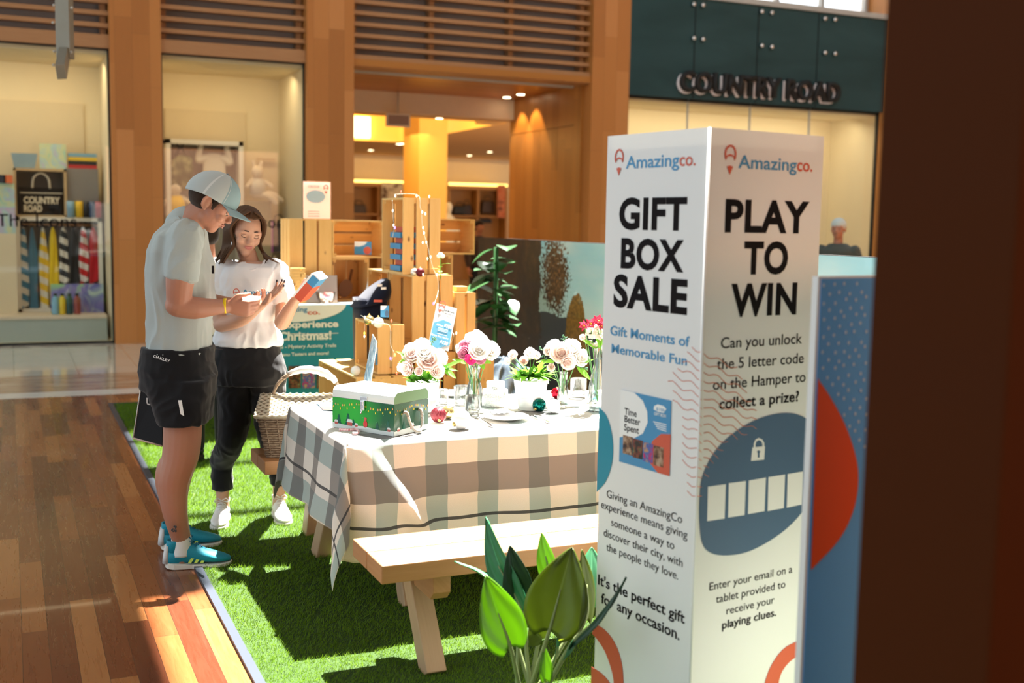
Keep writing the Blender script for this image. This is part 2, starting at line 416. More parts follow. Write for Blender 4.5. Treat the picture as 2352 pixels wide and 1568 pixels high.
M['pine'] = wood('pine_slats', (.70, .40, .12), (.84, .55, .22), (.16, .06, .02), .55)
M['pine2'] = wood('pine_slats_amber', (.60, .30, .08), (.74, .43, .15), (.16, .06, .02), .55)
M['merbau'] = wood('table_hardwood', (.34, .15, .055), (.46, .235, .10), rough=.45, knots=False)
M['legwood'] = wood('leg_hardwood', (.40, .24, .13), (.52, .34, .20), rough=.55, knots=False)
M['shelfwood'] = wood('shop_joinery', (.42, .20, .06), (.52, .27, .09), rough=.45, knots=False)
M['amzblue'] = plain('print_blue', (.06, .27, .50), .5, .02)
M['amzred'] = plain('print_red', (.62, .10, .05), .5, .02)
M['ink'] = plain('print_black', (.009, .007, .008), .8, .02, spec=.15)
M['printwhite'] = plain('print_white', (.86, .86, .84), .5, .02)
M['teal'] = plain('print_teal', (.005, .25, .36), .55, .03)
M['navy'] = plain('print_slate_blue', (.065, .125, .22), .55, .02)
M['skin'] = None
# ================================================================== the hall
def world(mb, name, mats, **k): return mb.build(name, mats, base=False, **k)
FY = 14.8
world(MB().bx((-8, -4, -.1), (16, 10.55, 0)), 'floor', M['floor'], kind='structure')
world(MB().bx((-8, 10.55, -.1), (16, 10.86, .002)), 'trim_1', M['whitestone'], kind='structure')
world(MB().bx((-8, 10.86, -.1), (16, 12.0, 0)), 'floor', M['band'], kind='structure')
world(MB().bx((-8, 12.0, -.1), (16, 14.95, 0)), 'floor', M['tile'], kind='structure')
world(MB().bx((4.1, 14.95, -.1), (16, 33, 0)), 'floor', plain('shop_floor', (.42, .3, .18), .3), kind='structure')
# oak columns
for i, (a, b) in enumerate([(1.175, 1.775), (3.60, 4.235), (7.80, 8.42)]):
    world(MB().bx((a, 14.72, 0), (b, 15.25, 6)), 'trim_%d' % (i+2), M['oak'], kind='structure')
world(MB().bx((13.26, 14.6, 0), (13.6, 15.4, 6)), 'trim_5', M['oak'], kind='structure')
# wall above the shop windows and slat screens in front of it
world(MB().bx((-8, 15.13, 3.73), (8.0, 15.3, 6)), 'wall_back', M['grey'], kind='structure'); world(MB().bx((8.42, 15.0, 3.57), (14, 15.3, 4.97)), 'wall_back', M['grey'], kind='structure')
world(MB().bx((-8, 15.13, 6.01), (16, 15.3, 9)), 'wall_back', M['grey'], kind='structure')
def slats(x0, x1, n, mull, lab):
    mb = MB(); z = 3.64
    mb.bx((x0, 14.78, 3.62), (x1, 15.12, 3.78)); z = 3.87
    while z < 6: mb.bx((x0, 14.82, z), (x1, 14.95, z+.052)); z += .146
    f = thing('slat_screen', ((x0+x1)/2, 14.9, 3.62), lab, 'screen'); mb.build('slats', M['slat'], f)
    for x in mull: MB().bx((x-.035, 14.95, 3.78), (x+.035, 15.1, 6)).build('upright', M['slat'], f)
    return f
slats(-8, 1.175, 16, (-2, 1.12), 'horizontal oak slat screen above the left shop window with hanging totes')
slats(1.775, 3.60, 16, (1.83, 3.55), 'short horizontal oak slat screen above the narrow middle shop window')
slats(4.235, 7.80, 16, (4.29, 5.4, 6.6, 7.74), 'wide horizontal oak slat screen above the shop entrance')
# shop windows: glass, dark rim
def window(n, x0, x1, z1, y=FY+.05):
    t = thing('window_%d' % n, ((x0+x1)/2, y, 0), None, None); t['kind'] = 'structure'
    MB().bx((x0, y, .02), (x1, y+.012, z1)).build('pane', M['pane'], t)
    mb = MB(); mb.bx((x0, y-.02, z1-.03), (x1, y+.03, z1)); mb.bx((x0, y-.02, 0), (x0+.025, y+.03, z1)); mb.bx((x1-.025, y-.02, 0), (x1, y+.03, z1)); mb.bx((x0, y-.02, 0), (x1, y+.03, .03))
    mb.build('frame', M['black'], t); return t
window(1, -4, 1.175, 3.63); window(2, 1.775, 3.60, 3.63); window(3, 8.42, 13.26, 3.5)
def niche(x0, x1, z1, dep, n, panel):
    y0, y1 = FY+.1, FY+dep
    mb = MB(); mb.bx((x0, y1, 0), (x1, y1+.08, z1)); mb.bx((x0-.0, y0, 0), (x0+.02, y1, z1)); mb.bx((x1-.02, y0, 0), (x1, y1, z1)); mb.bx((x0, y0, z1-.06), (x1, y1+.08, z1-.005))
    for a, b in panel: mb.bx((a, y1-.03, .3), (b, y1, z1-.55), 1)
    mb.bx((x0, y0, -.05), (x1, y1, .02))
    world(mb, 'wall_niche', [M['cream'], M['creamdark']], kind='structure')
world(MB().bx((-9, -7.6, 0), (16.2, -7.4, 9)), 'wall_front', plain('opposite_facade', (.40, .22, .11), .7), kind='structure'); world(MB().bx((16, -7.6, 0), (16.2, 16, 9)), 'wall_right', plain('side_facade', (.5, .36, .22), .7), kind='structure')
niche(-4, 1.175, 3.62, 1.5, 1, [(-3, .95)]); niche(1.775, 3.60, 3.62, 1.5, 2, [(2.0, 3.1)]); niche(8.42, 13.26, 3.5, 1.2, 3, [(8.6, 11.7)])
mb = MB()
for x in (9.53, 10.68, 11.84): mb.bx((x-.006, FY+.03, 0), (x+.006, FY+.07, 3.5))
world(mb, 'trim_6', M['lightgrey'], kind='structure')
# dark glass fascia with the shop name
f = thing('shop_fascia', (10.8, 14.75, 3.5), 'dark teal glass fascia with black raised shop letters', 'sign')
MB().bx((8.42, 14.72, 3.5), (13.26, 14.98, 5.0)).build('glass_panel', M['fascia'], f)
MB().bx((8.42, 14.68, 4.99), (13.26, 14.99, 5.07)).build('ledge', M['lightgrey'], f)
a, b = PY(1562, 206, 14.66), PY(1928, 229, 14.66)
text('COUNTRY ROAD', (a.x, 14.69, a.z-.01), (1, 0, 0), (0, 0, 1), plain('letter_black', (.006, .006, .007), .6), f, width=b.x-a.x, cap=.305, bold=.03, th=.07, name='letters', lift=.03)
text('COUNTRY ROAD', (a.x-.035, 14.70, a.z-.035), (1, 0, 0), (0, 0, 1), plain('backing_pale', (.7, .68, .72), .4), f, width=b.x-a.x, cap=.305, bold=.03, th=.012, name='letter_backing')
for cx in ((1592, 1613), (1748, 1771), (1893, 1916)):
    for k, zz in enumerate((10, 88)):
        for px in cx:
            p = PY(px, zz + (px-1592)*.11, 14.7); MB().lathe([(.0, .05), (.03, .045), (.035, 0), (.0, 0)], p, 12, R=frame((1, 0, 0), z=(0, -1, 0))).build('standoff_bolt', M['chrome'], f)
for px, py in ((1600, 158), (1614, 155), (1954, 187), (1993, 181)): pass
# joints between fascia sheets
for x in (9.53, 10.68, 11.84): MB().bx((x-.006, 14.715, 3.5), (x+.006, 14.725, 4.99)).build('sheet_joint', M['ink'], f)
# clerestory window above the fascia
t = thing('window_4', (10.9, 15.2, 5.07), None, None); t['kind'] = 'structure'
MB().bx((8.42, 15.6, 5.0), (14, 15.62, 7)).build('pane', M['sky'], t)
mb = MB()
for x in (9.6, 10.5, 11.4, 12.3, 13.2): mb.bx((x-.03, 15.2, 5.0), (x+.03, 15.3, 7))
mb.bx((8.42, 15.2, 5.05), (14, 15.3, 5.12)); mb.build('mullion', M['lightgrey'], t)
# entrance: soffit, folded timber doors, bulkhead
world(MB().bx((4.235, 14.75, 3.63), (7.95, 17.45, 3.72)), 'ceiling', M['oak_side'], kind='structure')
mb = MB(); mb.bx((4.3, 15.2, 3.60), (7.75, 15.28, 3.632)); world(mb, 'trim_7', M['lightgrey'], kind='structure')
d = thing('door_1', (7.85, 16.2, 0), None, None); d['kind'] = 'structure'
MB().bx((7.75, 14.95, 0), (7.95, 15.18, 3.63)).build('jamb', M['oak_side'], d)
for y0, y1 in ((15.2, 15.80), (15.81, 16.4), (16.41, 17.0), (17.01, 17.6)): MB().bx((7.78, y0, 0), (7.9, y1, 3.05)).build('leaf', M['oak_side'], d)
MB().bx((7.78, 15.2, 3.06), (7.95, 17.6, 3.63)).build('pelmet', M['oak_side'], d)
world(MB().bx((4.0, 17.45, 3.30), (14, 17.6, 3.9)), 'wall_bulkhead', M['warmwhite'], kind='structure')
world(MB().bx((4.0, 14.95, 0), (4.235, 33, 4)), 'wall_left', M['warmwhite'], kind='structure')
# shop interior
mb = MB(); CZ = 3.3
for a in [(4, 17.6, 20.2, 18.05), (4, 23.9, 20.2, 33)]: mb.bx((a[0], a[1], CZ), (a[2], a[3], CZ+.1))
mb.bx((7.55, 18.05, CZ), (20.2, 18.6, CZ+.1)); mb.bx((7.9, 18.6, CZ), (20.2, 23.9, CZ+.1)); mb.bx((4, 20.0, CZ), (4.5, 23.9, CZ+.1))
world(mb, 'ceiling', M['shopceil'], kind='structure')
mb = MB(); mb.bx((4, 18.05, CZ+.55), (7.9, 23.9, CZ+.6), 0); mb.bx((4, 23.88, CZ), (7.9, 23.95, CZ+.6), 0); mb.bx((7.88, 18.05, CZ), (7.93, 23.9, CZ+.6), 0)
mb.bx((4, 18.0, CZ), (7.9, 18.06, CZ+.6), 0); mb.bx((5.9, 23.75, CZ+.05), (7.2, 23.86, CZ+.5), 1); mb.bx((6.6, 19.0, CZ+.5), (7.7, 19.6, CZ+.54), 1)
cv = world(mb, 'light_cove', [M['cove'], M['covehot']]); tag(cv, 'glowing yellow recessed light cove in the shop ceiling', 'ceiling light')
mb = MB(); mb.bx((7.0, 20.0, 0), (7.56, 20.9, 3.9)); world(mb, 'trim_8', M['yellow'], kind='structure')
BY = 29.0
world(MB().bx((4, BY, 0), (21, BY+.2, 3.4)), 'wall_shop_back', M['warmwhite'], kind='structure')
world(MB().bx((18, 17.6, 0), (18.2, BY, 3.4)), 'wall_shop_right', M['warmwhite'], kind='structure')
def unit(px0, px1, lab):
    a, b = PY(px0, 480, BY-.5), PY(px1, 480, BY-.5)
    u = thing('display_shelf_unit', ((a.x+b.x)/2, BY-.3, 0), lab, 'shelf')
    mb = MB(); mb.bx((a.x, BY-.08, 0), (b.x, BY-.02, 2.45)); mb.bx((a.x, BY-.6, 2.45), (b.x, BY-.02, 2.55)); mb.build('back_panel', M['shelfwood'], u)
    MB().bx((a.x, BY-.58, 2.55), (b.x, BY-.5, 2.62)).build('strip_light', M['striplight'], u)
    for z in (1.1, 1.75): MB().bx((a.x, BY-.55, z-.04), (b.x, BY-.08, z)).build('shelf', M['shelfwood'], u)
    for x in (a.x, (a.x+b.x)/2, b.x): MB().bx((x-.03, BY-.55, 0), (x+.03, BY-.06, 2.45)).build('upright', M['shelfwood'], u)
unit(809, 928, 'timber shelf unit with glowing strip light left of the yellow column'); unit(1030, 1162, 'timber shelf unit with glowing strip light right of the yellow column')
def bag(px, py, w, h, c, lab, y=BY-.35):
    p = PY(px, py, y); t = thing('handbag', p, lab, 'bag'); mt = plain('leather', c, .4)
    MB().box(p+Vector((0, 0, h/2)), (w, .16, h), m=0, taper=.85).build('body', mt, t, bev=.03)
    MB().tube(crom([p+Vector((-w*.25, 0, h*.95)), p+Vector((-w*.18, 0, h*1.35)), p+Vector((w*.18, 0, h*1.35)), p+Vector((w*.25, 0, h*.95))], 5), .012, 6).build('handle', mt, t)
bag(824, 492, .42, .26, (.05, .02, .01), 'dark brown handbag on the shelf left of the yellow column')
bag(1056, 493, .44, .24, (.012, .01, .01), 'black handbag on the shelf right of the yellow column')
bag(1072, 495, .26, .3, (.03, .012, .01), 'dark handbag in the middle of the right shop shelf')
bag(1120, 490, .42, .34, (.05, .022, .01), 'brown handbag at the right end of the right shop shelf')
bag(1110, 512, .5, .12, (.02, .02, .03), 'dark folded bag on the lower right shop shelf')
def poster(px0, px1, py0, py1, cols, lab):
    a, b = PY(px0, py1, BY-.65), PY(px1, py0, BY-.65); t = NT('poster_print', .6); q = t.coord('UV'); v = t.map(q, (3, 2, 1))
    t.col(t.ramp(t.noise(v, 2.2, 2), [(.35, cols[0]), (.5, cols[1]), (.68, cols[2])]))
    MB().bx((a.x, BY-.66, a.z), (b.x, BY-.64, b.z)).build('poster', t.mat, None, lab, 'poster')
poster(1142, 1161, 425, 500, [(.5, .12, .05), (.62, .2, .1), (.1, .03, .02)], 'warm red portrait poster beside the folded timber doors')
poster(876, 925, 420, 500, [(.66, .58, .48), (.7, .62, .5), (.1, .05, .03)], 'pale portrait poster left of the yellow column')
for px, py, lab in ((852, 345, 'first'), (916, 331, ''), (925, 330, ''), (1009, 272, ''), (1078, 357, ''), (1125, 349, ''), (1078, 377, ''), (1142, 370, ''), (1025, 374, ''), (890, 371, '')):
    p = Z(px, py, CZ-.004)
    t = thing('downlight', p, {852: 'round ceiling downlight near the left edge of the shop entrance', 916: 'left one of two touching downlights left of the yellow column', 925: 'right one of two touching downlights left of the yellow column', 1009: 'downlight in the ceiling close right above the yellow column top', 1078: 'downlight in the shop ceiling right of the column, directly above another' if py == 357 else 'lower downlight directly below another, right of the column', 1125: 'highest downlight near the timber doors', 1142: 'small far downlight right beside the timber doors', 1025: 'small far downlight touching the right edge of the column', 890: 'small far downlight near the back wall left of the column'}[px], 'downlight', 'downlights in the shop ceiling')
    MB().lathe([(.075, 0), (.075, .006), (.055, .006)], p-Vector((0, 0, .004)), 20).build('rim', M['white'], t); MB().lathe([(.058, 0), (.058, .003), (0, .003)], p-Vector((0, 0, .003)), 20, caps=True).build('lens', M['lamp'], t)
for px, py, lab in ((1164, 224, 'left of two bright downlights in the entrance soffit by the timber doors'), (1196, 217, 'right of two bright downlights in the entrance soffit by the timber doors')):
    p = Z(px, py, 3.625); t = thing('downlight', p, lab, 'downlight', 'downlights in the entrance soffit')
    MB().lathe([(.09, 0), (.09, .006), (.06, .006)], p-Vector((0, 0, .004)), 20).build('rim', M['black'], t); MB().lathe([(.062, 0), (.062, .003), (0, .003)], p-Vector((0, 0, .003)), 20, caps=True).build('lens', M['lamp'], t)
    s = bpy.data.lights.new('spot', 'SPOT'); s.energy = 55; s.spot_size = radians(70); s.color = (1, .68, .3); s.shadow_soft_size = .04
    so_ = bpy.data.objects.new('spot', s); COL.objects.link(so_); so_.location = p+Vector((0, -.05, -.03)); so_.rotation_euler = Vector((.28, 0, -1)).to_track_quat('-Z', 'Y').to_euler()
# exit sign
p = PY(914, 276, 17.3); t = thing('exit_sign', p+Vector((0, 0, -.1)), 'hanging white framed exit sign seen unlit in the shop entrance', 'sign')
MB().box(p, (.40, .05, .21)).build('frame', M['white'], t, bev=.008)
MB().box(p-Vector((0, .027, 0)), (.34, .006, .15)).build('panel', plain('sign_face', (.35, .27, .25), .4), t)
MB().tube([p+Vector((0, 0, .1)), Vector((p.x, p.y, 3.63))], .012, 6).build('stem', M['lightgrey'], t)
# hanging metal duct, top left
mt = plain('duct_metal', (.24, .225, .18), .45, .05, 6, metal=.3)
a, b = D(148, -60, 9.5), D(148, 128, 9.5); c = D(140, 165, 8.9)
t = thing('hanging_metal_channel', b, 'grey metal channel hanging down in front of the left slat screen', 'fixture')
up_ = (0, 0, 1); R = rz(AM-pi/2)
MB().box((a+b)/2, (.115, .10, (a-b).length+.05), R).build('channel', mt, t, bev=.004)
MB().beam(b+Vector((0, 0, .02)), c, .115, .07, rt).build('end_piece', mt, t, bev=.004)
for q in ((124, 12), (165, 18), (122, 52), (125, 118), (164, 120), (123, 149)):
    MB().ell(D(*q, 9.35), (.012, .012, .012), n=8, k=6).build('bolt', M['metal'], t)
# ================================================================== roof that shades the left of the hall, with thin glazing bars
world(MB().bx((-9, -8, 9.0), (3.62, 7.5, 9.2)), 'ceiling', M['white'], kind='structure'); world(MB().bx((3.62, -8, 9.0), (16, 4.7, 9.2)), 'ceiling', M['white'], kind='structure'); world(MB().bx((-9, 7.5, 9.0), (3.90, 16, 9.2)), 'ceiling', M['white'], kind='structure'); world(MB().bx((3.9, 11.3, 9.0), (16, 16, 9.2)), 'ceiling', M['white'], kind='structure')
mb = MB()
for y in (6.04, 7.28, 8.22): mb.bx((3.9, y+2.66-.03, 9.0), (16, y+2.66+.03, 9.15))
world(mb, 'trim_9', M['lightgrey'], kind='structure')
# ================================================================== turf mat
GX0, GY1 = .755, 9.95
g = thing('turf_mat', (3, 5, 0), 'bright green artificial grass mat with dark edging on the timber floor', 'grass mat')
t = NT('turf_base', .9); n = t.noise(t.coord(), 60, 3); t.col(t.mix(n, (.012, .034, .002), (.03, .07, .004))); t.bump(n, .6, .01)
MB().bx((GX0, 1.0, 0), (7.5, GY1, .008)).build('backing', t.mat, g)
mb = MB(); mb.bx((GX0-.028, 1.0, 0), (GX0+.006, GY1, .014)); mb.bx((GX0-.028, GY1, 0), (7.5, GY1+.03, .014)); mb.build('edging', plain('edge_tape', (.035, .045, .065), .5), g)
rng = np.random.default_rng(3); NB = 330000
# denser where it is near
u = rng.random(NB*3); ys = 2.2*(9.9/2.2)**(u**1.15); xs = GX0+.01+rng.random(NB*3)*5.6
d = xs*fw.x+ys*fw.y; a = xs*rt.x+ys*rt.y; pxx = 1176+F_*a/d
ok = (pxx > 180) & (pxx < 1950) & (d > 2.5) & (xs < GX0+.02+(ys*.55+.3)); xs, ys = xs[ok][:NB], ys[ok][:NB]; n = len(xs)
sc = .8+.14*(ys-3)
h = (.012+.014*rng.random(n))*np.clip(sc*.9, .8, 1.5); wd = .0016*sc; th = rng.random(n)*2*pi; lean = rng.normal(0, .55, (n, 2))*h[:, None]
lean[:, 0] += .25*h
b0 = np.stack([xs-np.cos(th)*wd, ys-np.sin(th)*wd, np.full(n, .006)], 1); b1 = np.stack([xs+np.cos(th)*wd, ys+np.sin(th)*wd, np.full(n, .006)], 1)
tp = np.stack([xs+lean[:, 0], ys+lean[:, 1], .006+h], 1)
co_ = np.stack([b0, b1, tp], 1).reshape(-1) - np.tile([3, 5, 0], n*3)
me = bpy.data.meshes.new('blades'); me.vertices.add(n*3); me.vertices.foreach_set('co', co_); me.loops.add(n*3); me.loops.foreach_set('vertex_index', np.arange(n*3))
me.polygons.add(n); me.polygons.foreach_set('loop_start', np.arange(n)*3); me.update(calc_edges=True); me.validate()
t = NT('grass_blade', .55, spec=.35); q = t.coord(); nn_ = t.noise(q, 2.2, 3); n2 = t.noise(q, 160, 1)
gc = t.mix(n2, (.065, .15, .004), (.21, .38, .018)); gc = t.mix((nn_*1.8-.5).clamp()*.35, gc, (.14, .18, .01)); t.col(gc)
tr = t.nt.nodes.new('ShaderNodeBsdfTranslucent'); t.nt.links.new(gc, tr.inputs[0]); x = t.nt.nodes.new('ShaderNodeMixShader'); x.inputs[0].default_value = .45
t.nt.links.new(t.b.outputs[0], x.inputs[1]); t.nt.links.new(tr.outputs[0], x.inputs[2]); t.nt.links.new(x.outputs[0], t.nt.nodes['Material Output'].inputs[0])
me.materials.append(t.mat); ob = bpy.data.objects.new('grass_blades', me); COL.objects.link(ob); ob.parent = g; ob['kind'] = 'stuff'
# ================================================================== picnic table and benches
TX0, TX1, TY0, TY1, TZ = 1.165, 3.25, 4.115, 5.02, .745
def aframe(x, t):
    """sloping legs and cross rail at x"""
    for s, yb, yt in ((-1, 3.98, 4.34), (1, 5.16, 4.80)):
        pass
T = thing('picnic_table', ((TX0+TX1)/2, 4.57, 0), 'hardwood picnic table standing under the plaid cloth', 'table')
mb = MB()
for i in range(6):
    y = TY0+.02+i*.146; mb.bx((TX0+.012, y, TZ-.05), (TX1-.02, y+.14, TZ-.008))
mb.build('table_top', M['merbau'], T, bev=.004)
for x in (1.42, 2.95):
    MB().beam((x, 4.15, .62), (x, 4.98, .62), .07, .11).build('cross_rail', M['merbau'], T, bev=.006)
    for yb, yt in ((4.30, 4.62), (5.10, 4.72)):
        a, b = Vector((x+.06, yb, 0)), Vector((x+.06, yt, .68)); MB().beam(a, b, .09, .07, (1, 0, 0)).build('leg', M['legwood'], T, bev=.004)
# the visible leg and its bolted brace at the open end
MB().beam((1.315, 5.13, 0), (1.40, 4.93, .66), .10, .075, (1, 0, 0)).build('leg', M['legwood'], T, bev=.005)
MB().beam((1.34, 5.19, .42), (1.34, 4.66, .42), .11, .06, (0, 0, 1)).build('brace', M['merbau'], T, bev=.005)
mb = MB()
for q in ((723, 1123), (727, 1148)): mb.lathe([(.012, 0), (.012, .006), (0, .006)], PX(*q, 1.305), 10, R=frame((0, 1, 0), z=(-1, 0, 0)))
mb.build('bolt', M['chrome'], T)
def bench(y0, y1, x0, x1, lab, near):
    B = thing('bench', ((x0+x1)/2, (y0+y1)/2, 0), lab, 'bench', 'hardwood benches of the picnic table')
    w_ = (y1-y0-.006)/2
    for i in range(2):
        MB().bx((x0, y0+i*(w_+.006), .385), (x1, y0+i*(w_+.006)+w_, .45)).build('plank', M['merbau'], B, bev=.004)
    for x in (x0+.30, x1-.32):
        # rail with cut end under the seat
        yn = y0+.045 if near else y0+.02
        poly = [(0, 0), (.30, 0), (.30, .10), (0, .10), (-.03, .07), (-.03, .03)]
        MB().prism([(yn+p[0], .285+p[1]) for p in [(0.03, 0), (.27, 0), (.30, .03), (.30, .10), (0, .10), (0, .03)]], (x-.10, 0, 0), (0, 1, 0), (0, 0, 1), .065).build('rail', M['merbau'], B, bev=.003)
    return B
B = bench(3.50, 3.85, 1.105, 3.30, 'near hardwood bench with sunlit top in front of the plaid tablecloth', True)
for x in (1.105+.29, 3.0):
    MB().beam(Vector((x-.065, 3.60, 0)), Vector((x-.065, 3.86, .385)), .085, .075, (1, 0, 0)).build('leg', M['legwood'], B, bev=.004)
B2 = bench(5.24, 5.58, 1.075, 3.25, 'far hardwood bench behind the table carrying the wicker basket', False)
for x in (1.36, 2.95):
    MB().beam(Vector((x, 5.50, 0)), Vector((x, 5.33, .385)), .085, .075, (1, 0, 0)).build('leg', M['legwood'], B2, bev=.004)
# ------------------------------------------------------------------ plaid cloth
def cloth_pt(u, v):
    # u,v on the flat cloth in metres; table edge rectangle
    a = max(TX0-u, 0, u-TX1); su = -1 if u < TX0 else 1; b = max(TY0-v, v-TY1, 0); sv = -1 if v < TY0 else 1
    x = min(max(u, TX0), TX1); y = min(max(v, TY0), TY1); z = TZ+.004
    R = .018
    def hang(s):  # rounded edge: out, down
        if s < R*1.57: t = s/R; return R*sin(t), R*(1-cos(t))
        return R, R+s-R*1.57
    if a > 0 and b > 0:
        r = sqrt(a*a+b*b); th = atan2(b, a); o, dn = hang(r); k = sin(2*th)
        tilt = (.30 if sv < 0 else .34)*k
        fold = .10*sin(4*th)*min(r, .3)*2
        x += su*(o + dn*tilt*.55*(.45 if sv > 0 else .75)); y += sv*(o + dn*tilt*.75)
        x += fold*.45; y += fold*.35*sv
        z -= dn*(1-.10*k)
    elif a > 0:
        o, dn = hang(a); x += su*(o + .035*dn/.33 + .012*dn/.3*sin(v*13+1)); z -= dn
        y += .03*(dn/.35)*sin(v*9)
    elif b > 0:
        o, dn = hang(b)
        wv = .022*sin(u*10+.5)*min(dn/.3, 1.4) + .012*sin(u*23+1.7)*min(dn/.3, 1.4)
        # big folds falling from the near corner
        f = exp(-((u-TX0-dn*.30)/.085)**2)*.055*min(dn*4, 1) + exp(-((u-TX0-.05-dn*.68)/.05)**2)*.05*min(dn*4, 1)
        y += sv*(o + .03*dn/.4 + wv*.6 + (f if sv < 0 else 0)); z -= dn
    else:
        z += .0035*noise.noise(Vector((u*5, v*5, 0))) + .003
    p = Vector((x, y, z)); s = min((a+b)*4, 1); q = noise.noise(p*7)*.006*s + noise.noise(p*19)*.002*s
    return p+Vector((q, -q, 0))
U0, U1, V0, V1 = TX0-.37, TX1+.3, TY0-.47, TY1+.37
NU, NV = 250, 150
mb = MB(); mb.grid(lambda i, j: cloth_pt(U0+(U1-U0)*i, V0+(V1-V0)*j), NU, NV)
for uv in mb.u:
    for k, (a, b) in enumerate(uv): uv[k] = (U0+(U1-U0)*a, V0+(V1-V0)*b)
t = NT('plaid_cloth', .9, sheen=.2, spec=.2); q = t.coord('UV'); U, V, _ = t.xyz(q)
gu = ((U-1.246)/.2225).mod(1.).lt(.405)
gv = (V.gt(3.955)*V.lt(4.0)*0.+((V-4.124)/.291).mod(1.).lt(.42)*V.gt(4.0)).mx(V.gt(3.876)*V.lt(3.998))
ln = ((U-(TX0-.232)).abs().lt(.0065)).mx((V-(TY0-.335)).abs().lt(.0065)).mx((V-(TY1+.26)).abs().lt(.0065))
wv = t.noise(t.map(q, (1, 1, 1)), 420, 2)
c = t.mix(gu*.92, (.90, .85, .77), (.42, .53, .51)); c = t.mix(gv*.86, c, t.mix(gu*.55, (.24, .22, .205), (.10, .125, .135))); c = t.mix(ln*.92, c, (.03, .035, .045))
c = t.mix((wv*1.6-.5).clamp()*.22, c, (.25, .24, .24)); t.col(c)
tr = t.nt.nodes.new('ShaderNodeBsdfTranslucent'); t.nt.links.new(c, tr.inputs[0]); x = t.nt.nodes.new('ShaderNodeMixShader'); x.inputs[0].default_value = .22
t.nt.links.new(t.b.outputs[0], x.inputs[1]); t.nt.links.new(tr.outputs[0], x.inputs[2]); t.nt.links.new(x.outputs[0], t.nt.nodes['Material Output'].inputs[0])
mb.build('tablecloth', t.mat, None, 'cream cloth with grey green plaid bands draped over the picnic table', 'tablecloth', thick=.0016)
TT = TZ+.010   # top surface of the cloth
# ================================================================== printed advertising tower
TD = 3.1; tc = D(1630, 292, TD); th_ = tc.z; W_ = .452
tx = (rt*sin(AT)*0 + Vector((cos(AM-AT), sin(AM-AT), 0))); ty = Vector((-sin(AM-AT), cos(AM-AT), 0)); N = Vector((tc.x, tc.y, 0))
tow = thing('advertising_tower', N+tx*W_/2+ty*W_/2, 'tall square printed tower reading GIFT BOX SALE and PLAY TO WIN', 'display stand')
side = translucent('white_corflute', (.84, .83, .81), .07, (1, .95, .85))
Rt = frame(tx, y=ty)
e = .004
for c_, s_ in ((N+tx*W_/2+ty*e/2, (W_, e)), (N+tx*W_/2+ty*(W_-e/2), (W_, e)), (N+tx*e/2+ty*W_/2, (e, W_-2*e)), (N+tx*(W_-e/2)+ty*W_/2, (e, W_-2*e))):
    MB().box(c_+Vector((0, 0, th_/2)), (s_[0], s_[1], th_), Rt).build('side_panel', side.mat, tow)
MB().box(N+tx*W_/2+ty*W_/2+Vector((0, 0, th_-.045)), (W_-.01, W_-.01, .004), Rt).build('inner_lid', M['printwhite'], tow)
MB().tube([N+Vector((0, 0, 0)), N+Vector((0, 0, th_))], .004, 8).build('folded_edge', side.mat, tow)
def hit(px, py, o, n):  # meet of a sight line with a plane
    r = ray(px, py); return CAM + r*((o-CAM).dot(n)/r.dot(n))
def fr(px, py): p = hit(px, py, N, ty)-N; return p.dot(tx), p.z       # right face: across, height
def fl(px, py): p = hit(px, py, N, tx)-N; return p.dot(ty), p.z       # left face: distance from the near edge, height
def tr_(body, l, r, cap, mat, bold=.0, **k):
    a, b = fr(*l), fr(*r); text(body, N+tx*a[0]+UP*((a[1]+b[1])/2), tx, UP, mat, tow, width=b[0]-a[0], cap=cap, bold=bold, th=0, lift=.0012, **k)
def tl_(body, l, r, cap, mat, bold=.0, **k):
    a, b = fl(*l), fl(*r); text(body, N+ty*a[0]+UP*((a[1]+b[1])/2), -ty, UP, mat, tow, width=a[0]-b[0], cap=cap, bold=bold, th=0, lift=.0012, **k)
def caph(f, x, y0, y1): return abs(f(x, y0)[1]-f(x, y1)[1])
ink = M['ink']
tr_('PLAY', (1664, 530), (1856, 533), caph(fr, 1670, 456, 531), ink, .036, sp=1.07)
tr_('TO', (1707, 627), (1808, 626), caph(fr, 1720, 554, 628), ink, .036, sp=1.07)
tr_('WIN', (1677, 724), (1828, 719), caph(fr, 1690, 652, 726), ink, .036, sp=1.07)
for i, (s_, l, r, bd) in enumerate([('Can you unlock', (1655, 800), (1841, 788), .004), ('the 5 letter code', (1646, 847), (1845, 834), .004), ('on the Hamper to', (1637, 893), (1849, 878), .004), ('collect a prize?', (1651, 938), (1834, 922), .017)]):
    tr_(s_, l, r, caph(fr, 1700, 772, 798) if i else caph(fr, 1700, 772, 798), ink, bd)
for s_, l, r, bd in [('Enter your email on a', (1629, 1354), (1819, 1316), 0), ('tablet provided to', (1644, 1383), (1803, 1350), 0), ('receive your', (1668, 1410), (1778, 1385), 0), ('playing clues.', (1658, 1441), (1782, 1416), .017)]:
    tr_(s_, l, r, caph(fr, 1640, 1335, 1354), ink, bd)
tl_('GIFT', (1422, 524), (1577, 526), caph(fl, 1500, 452, 525), ink, .036, sp=1.07)
tl_('BOX', (1426, 613), (1570, 622), caph(fl, 1500, 548, 618), ink, .036, sp=1.07)
tl_('SALE', (1409, 700), (1578, 720), caph(fl, 1500, 636, 712), ink, .036, sp=1.07)
tl_('Gift Moments of', (1402, 768), (1584, 796), caph(fl, 1480, 757, 780), M['amzblue'], .016)
tl_('Memorable Fun', (1405, 810), (1578, 838), caph(fl, 1480, 800, 822), M['amzblue'], .016)
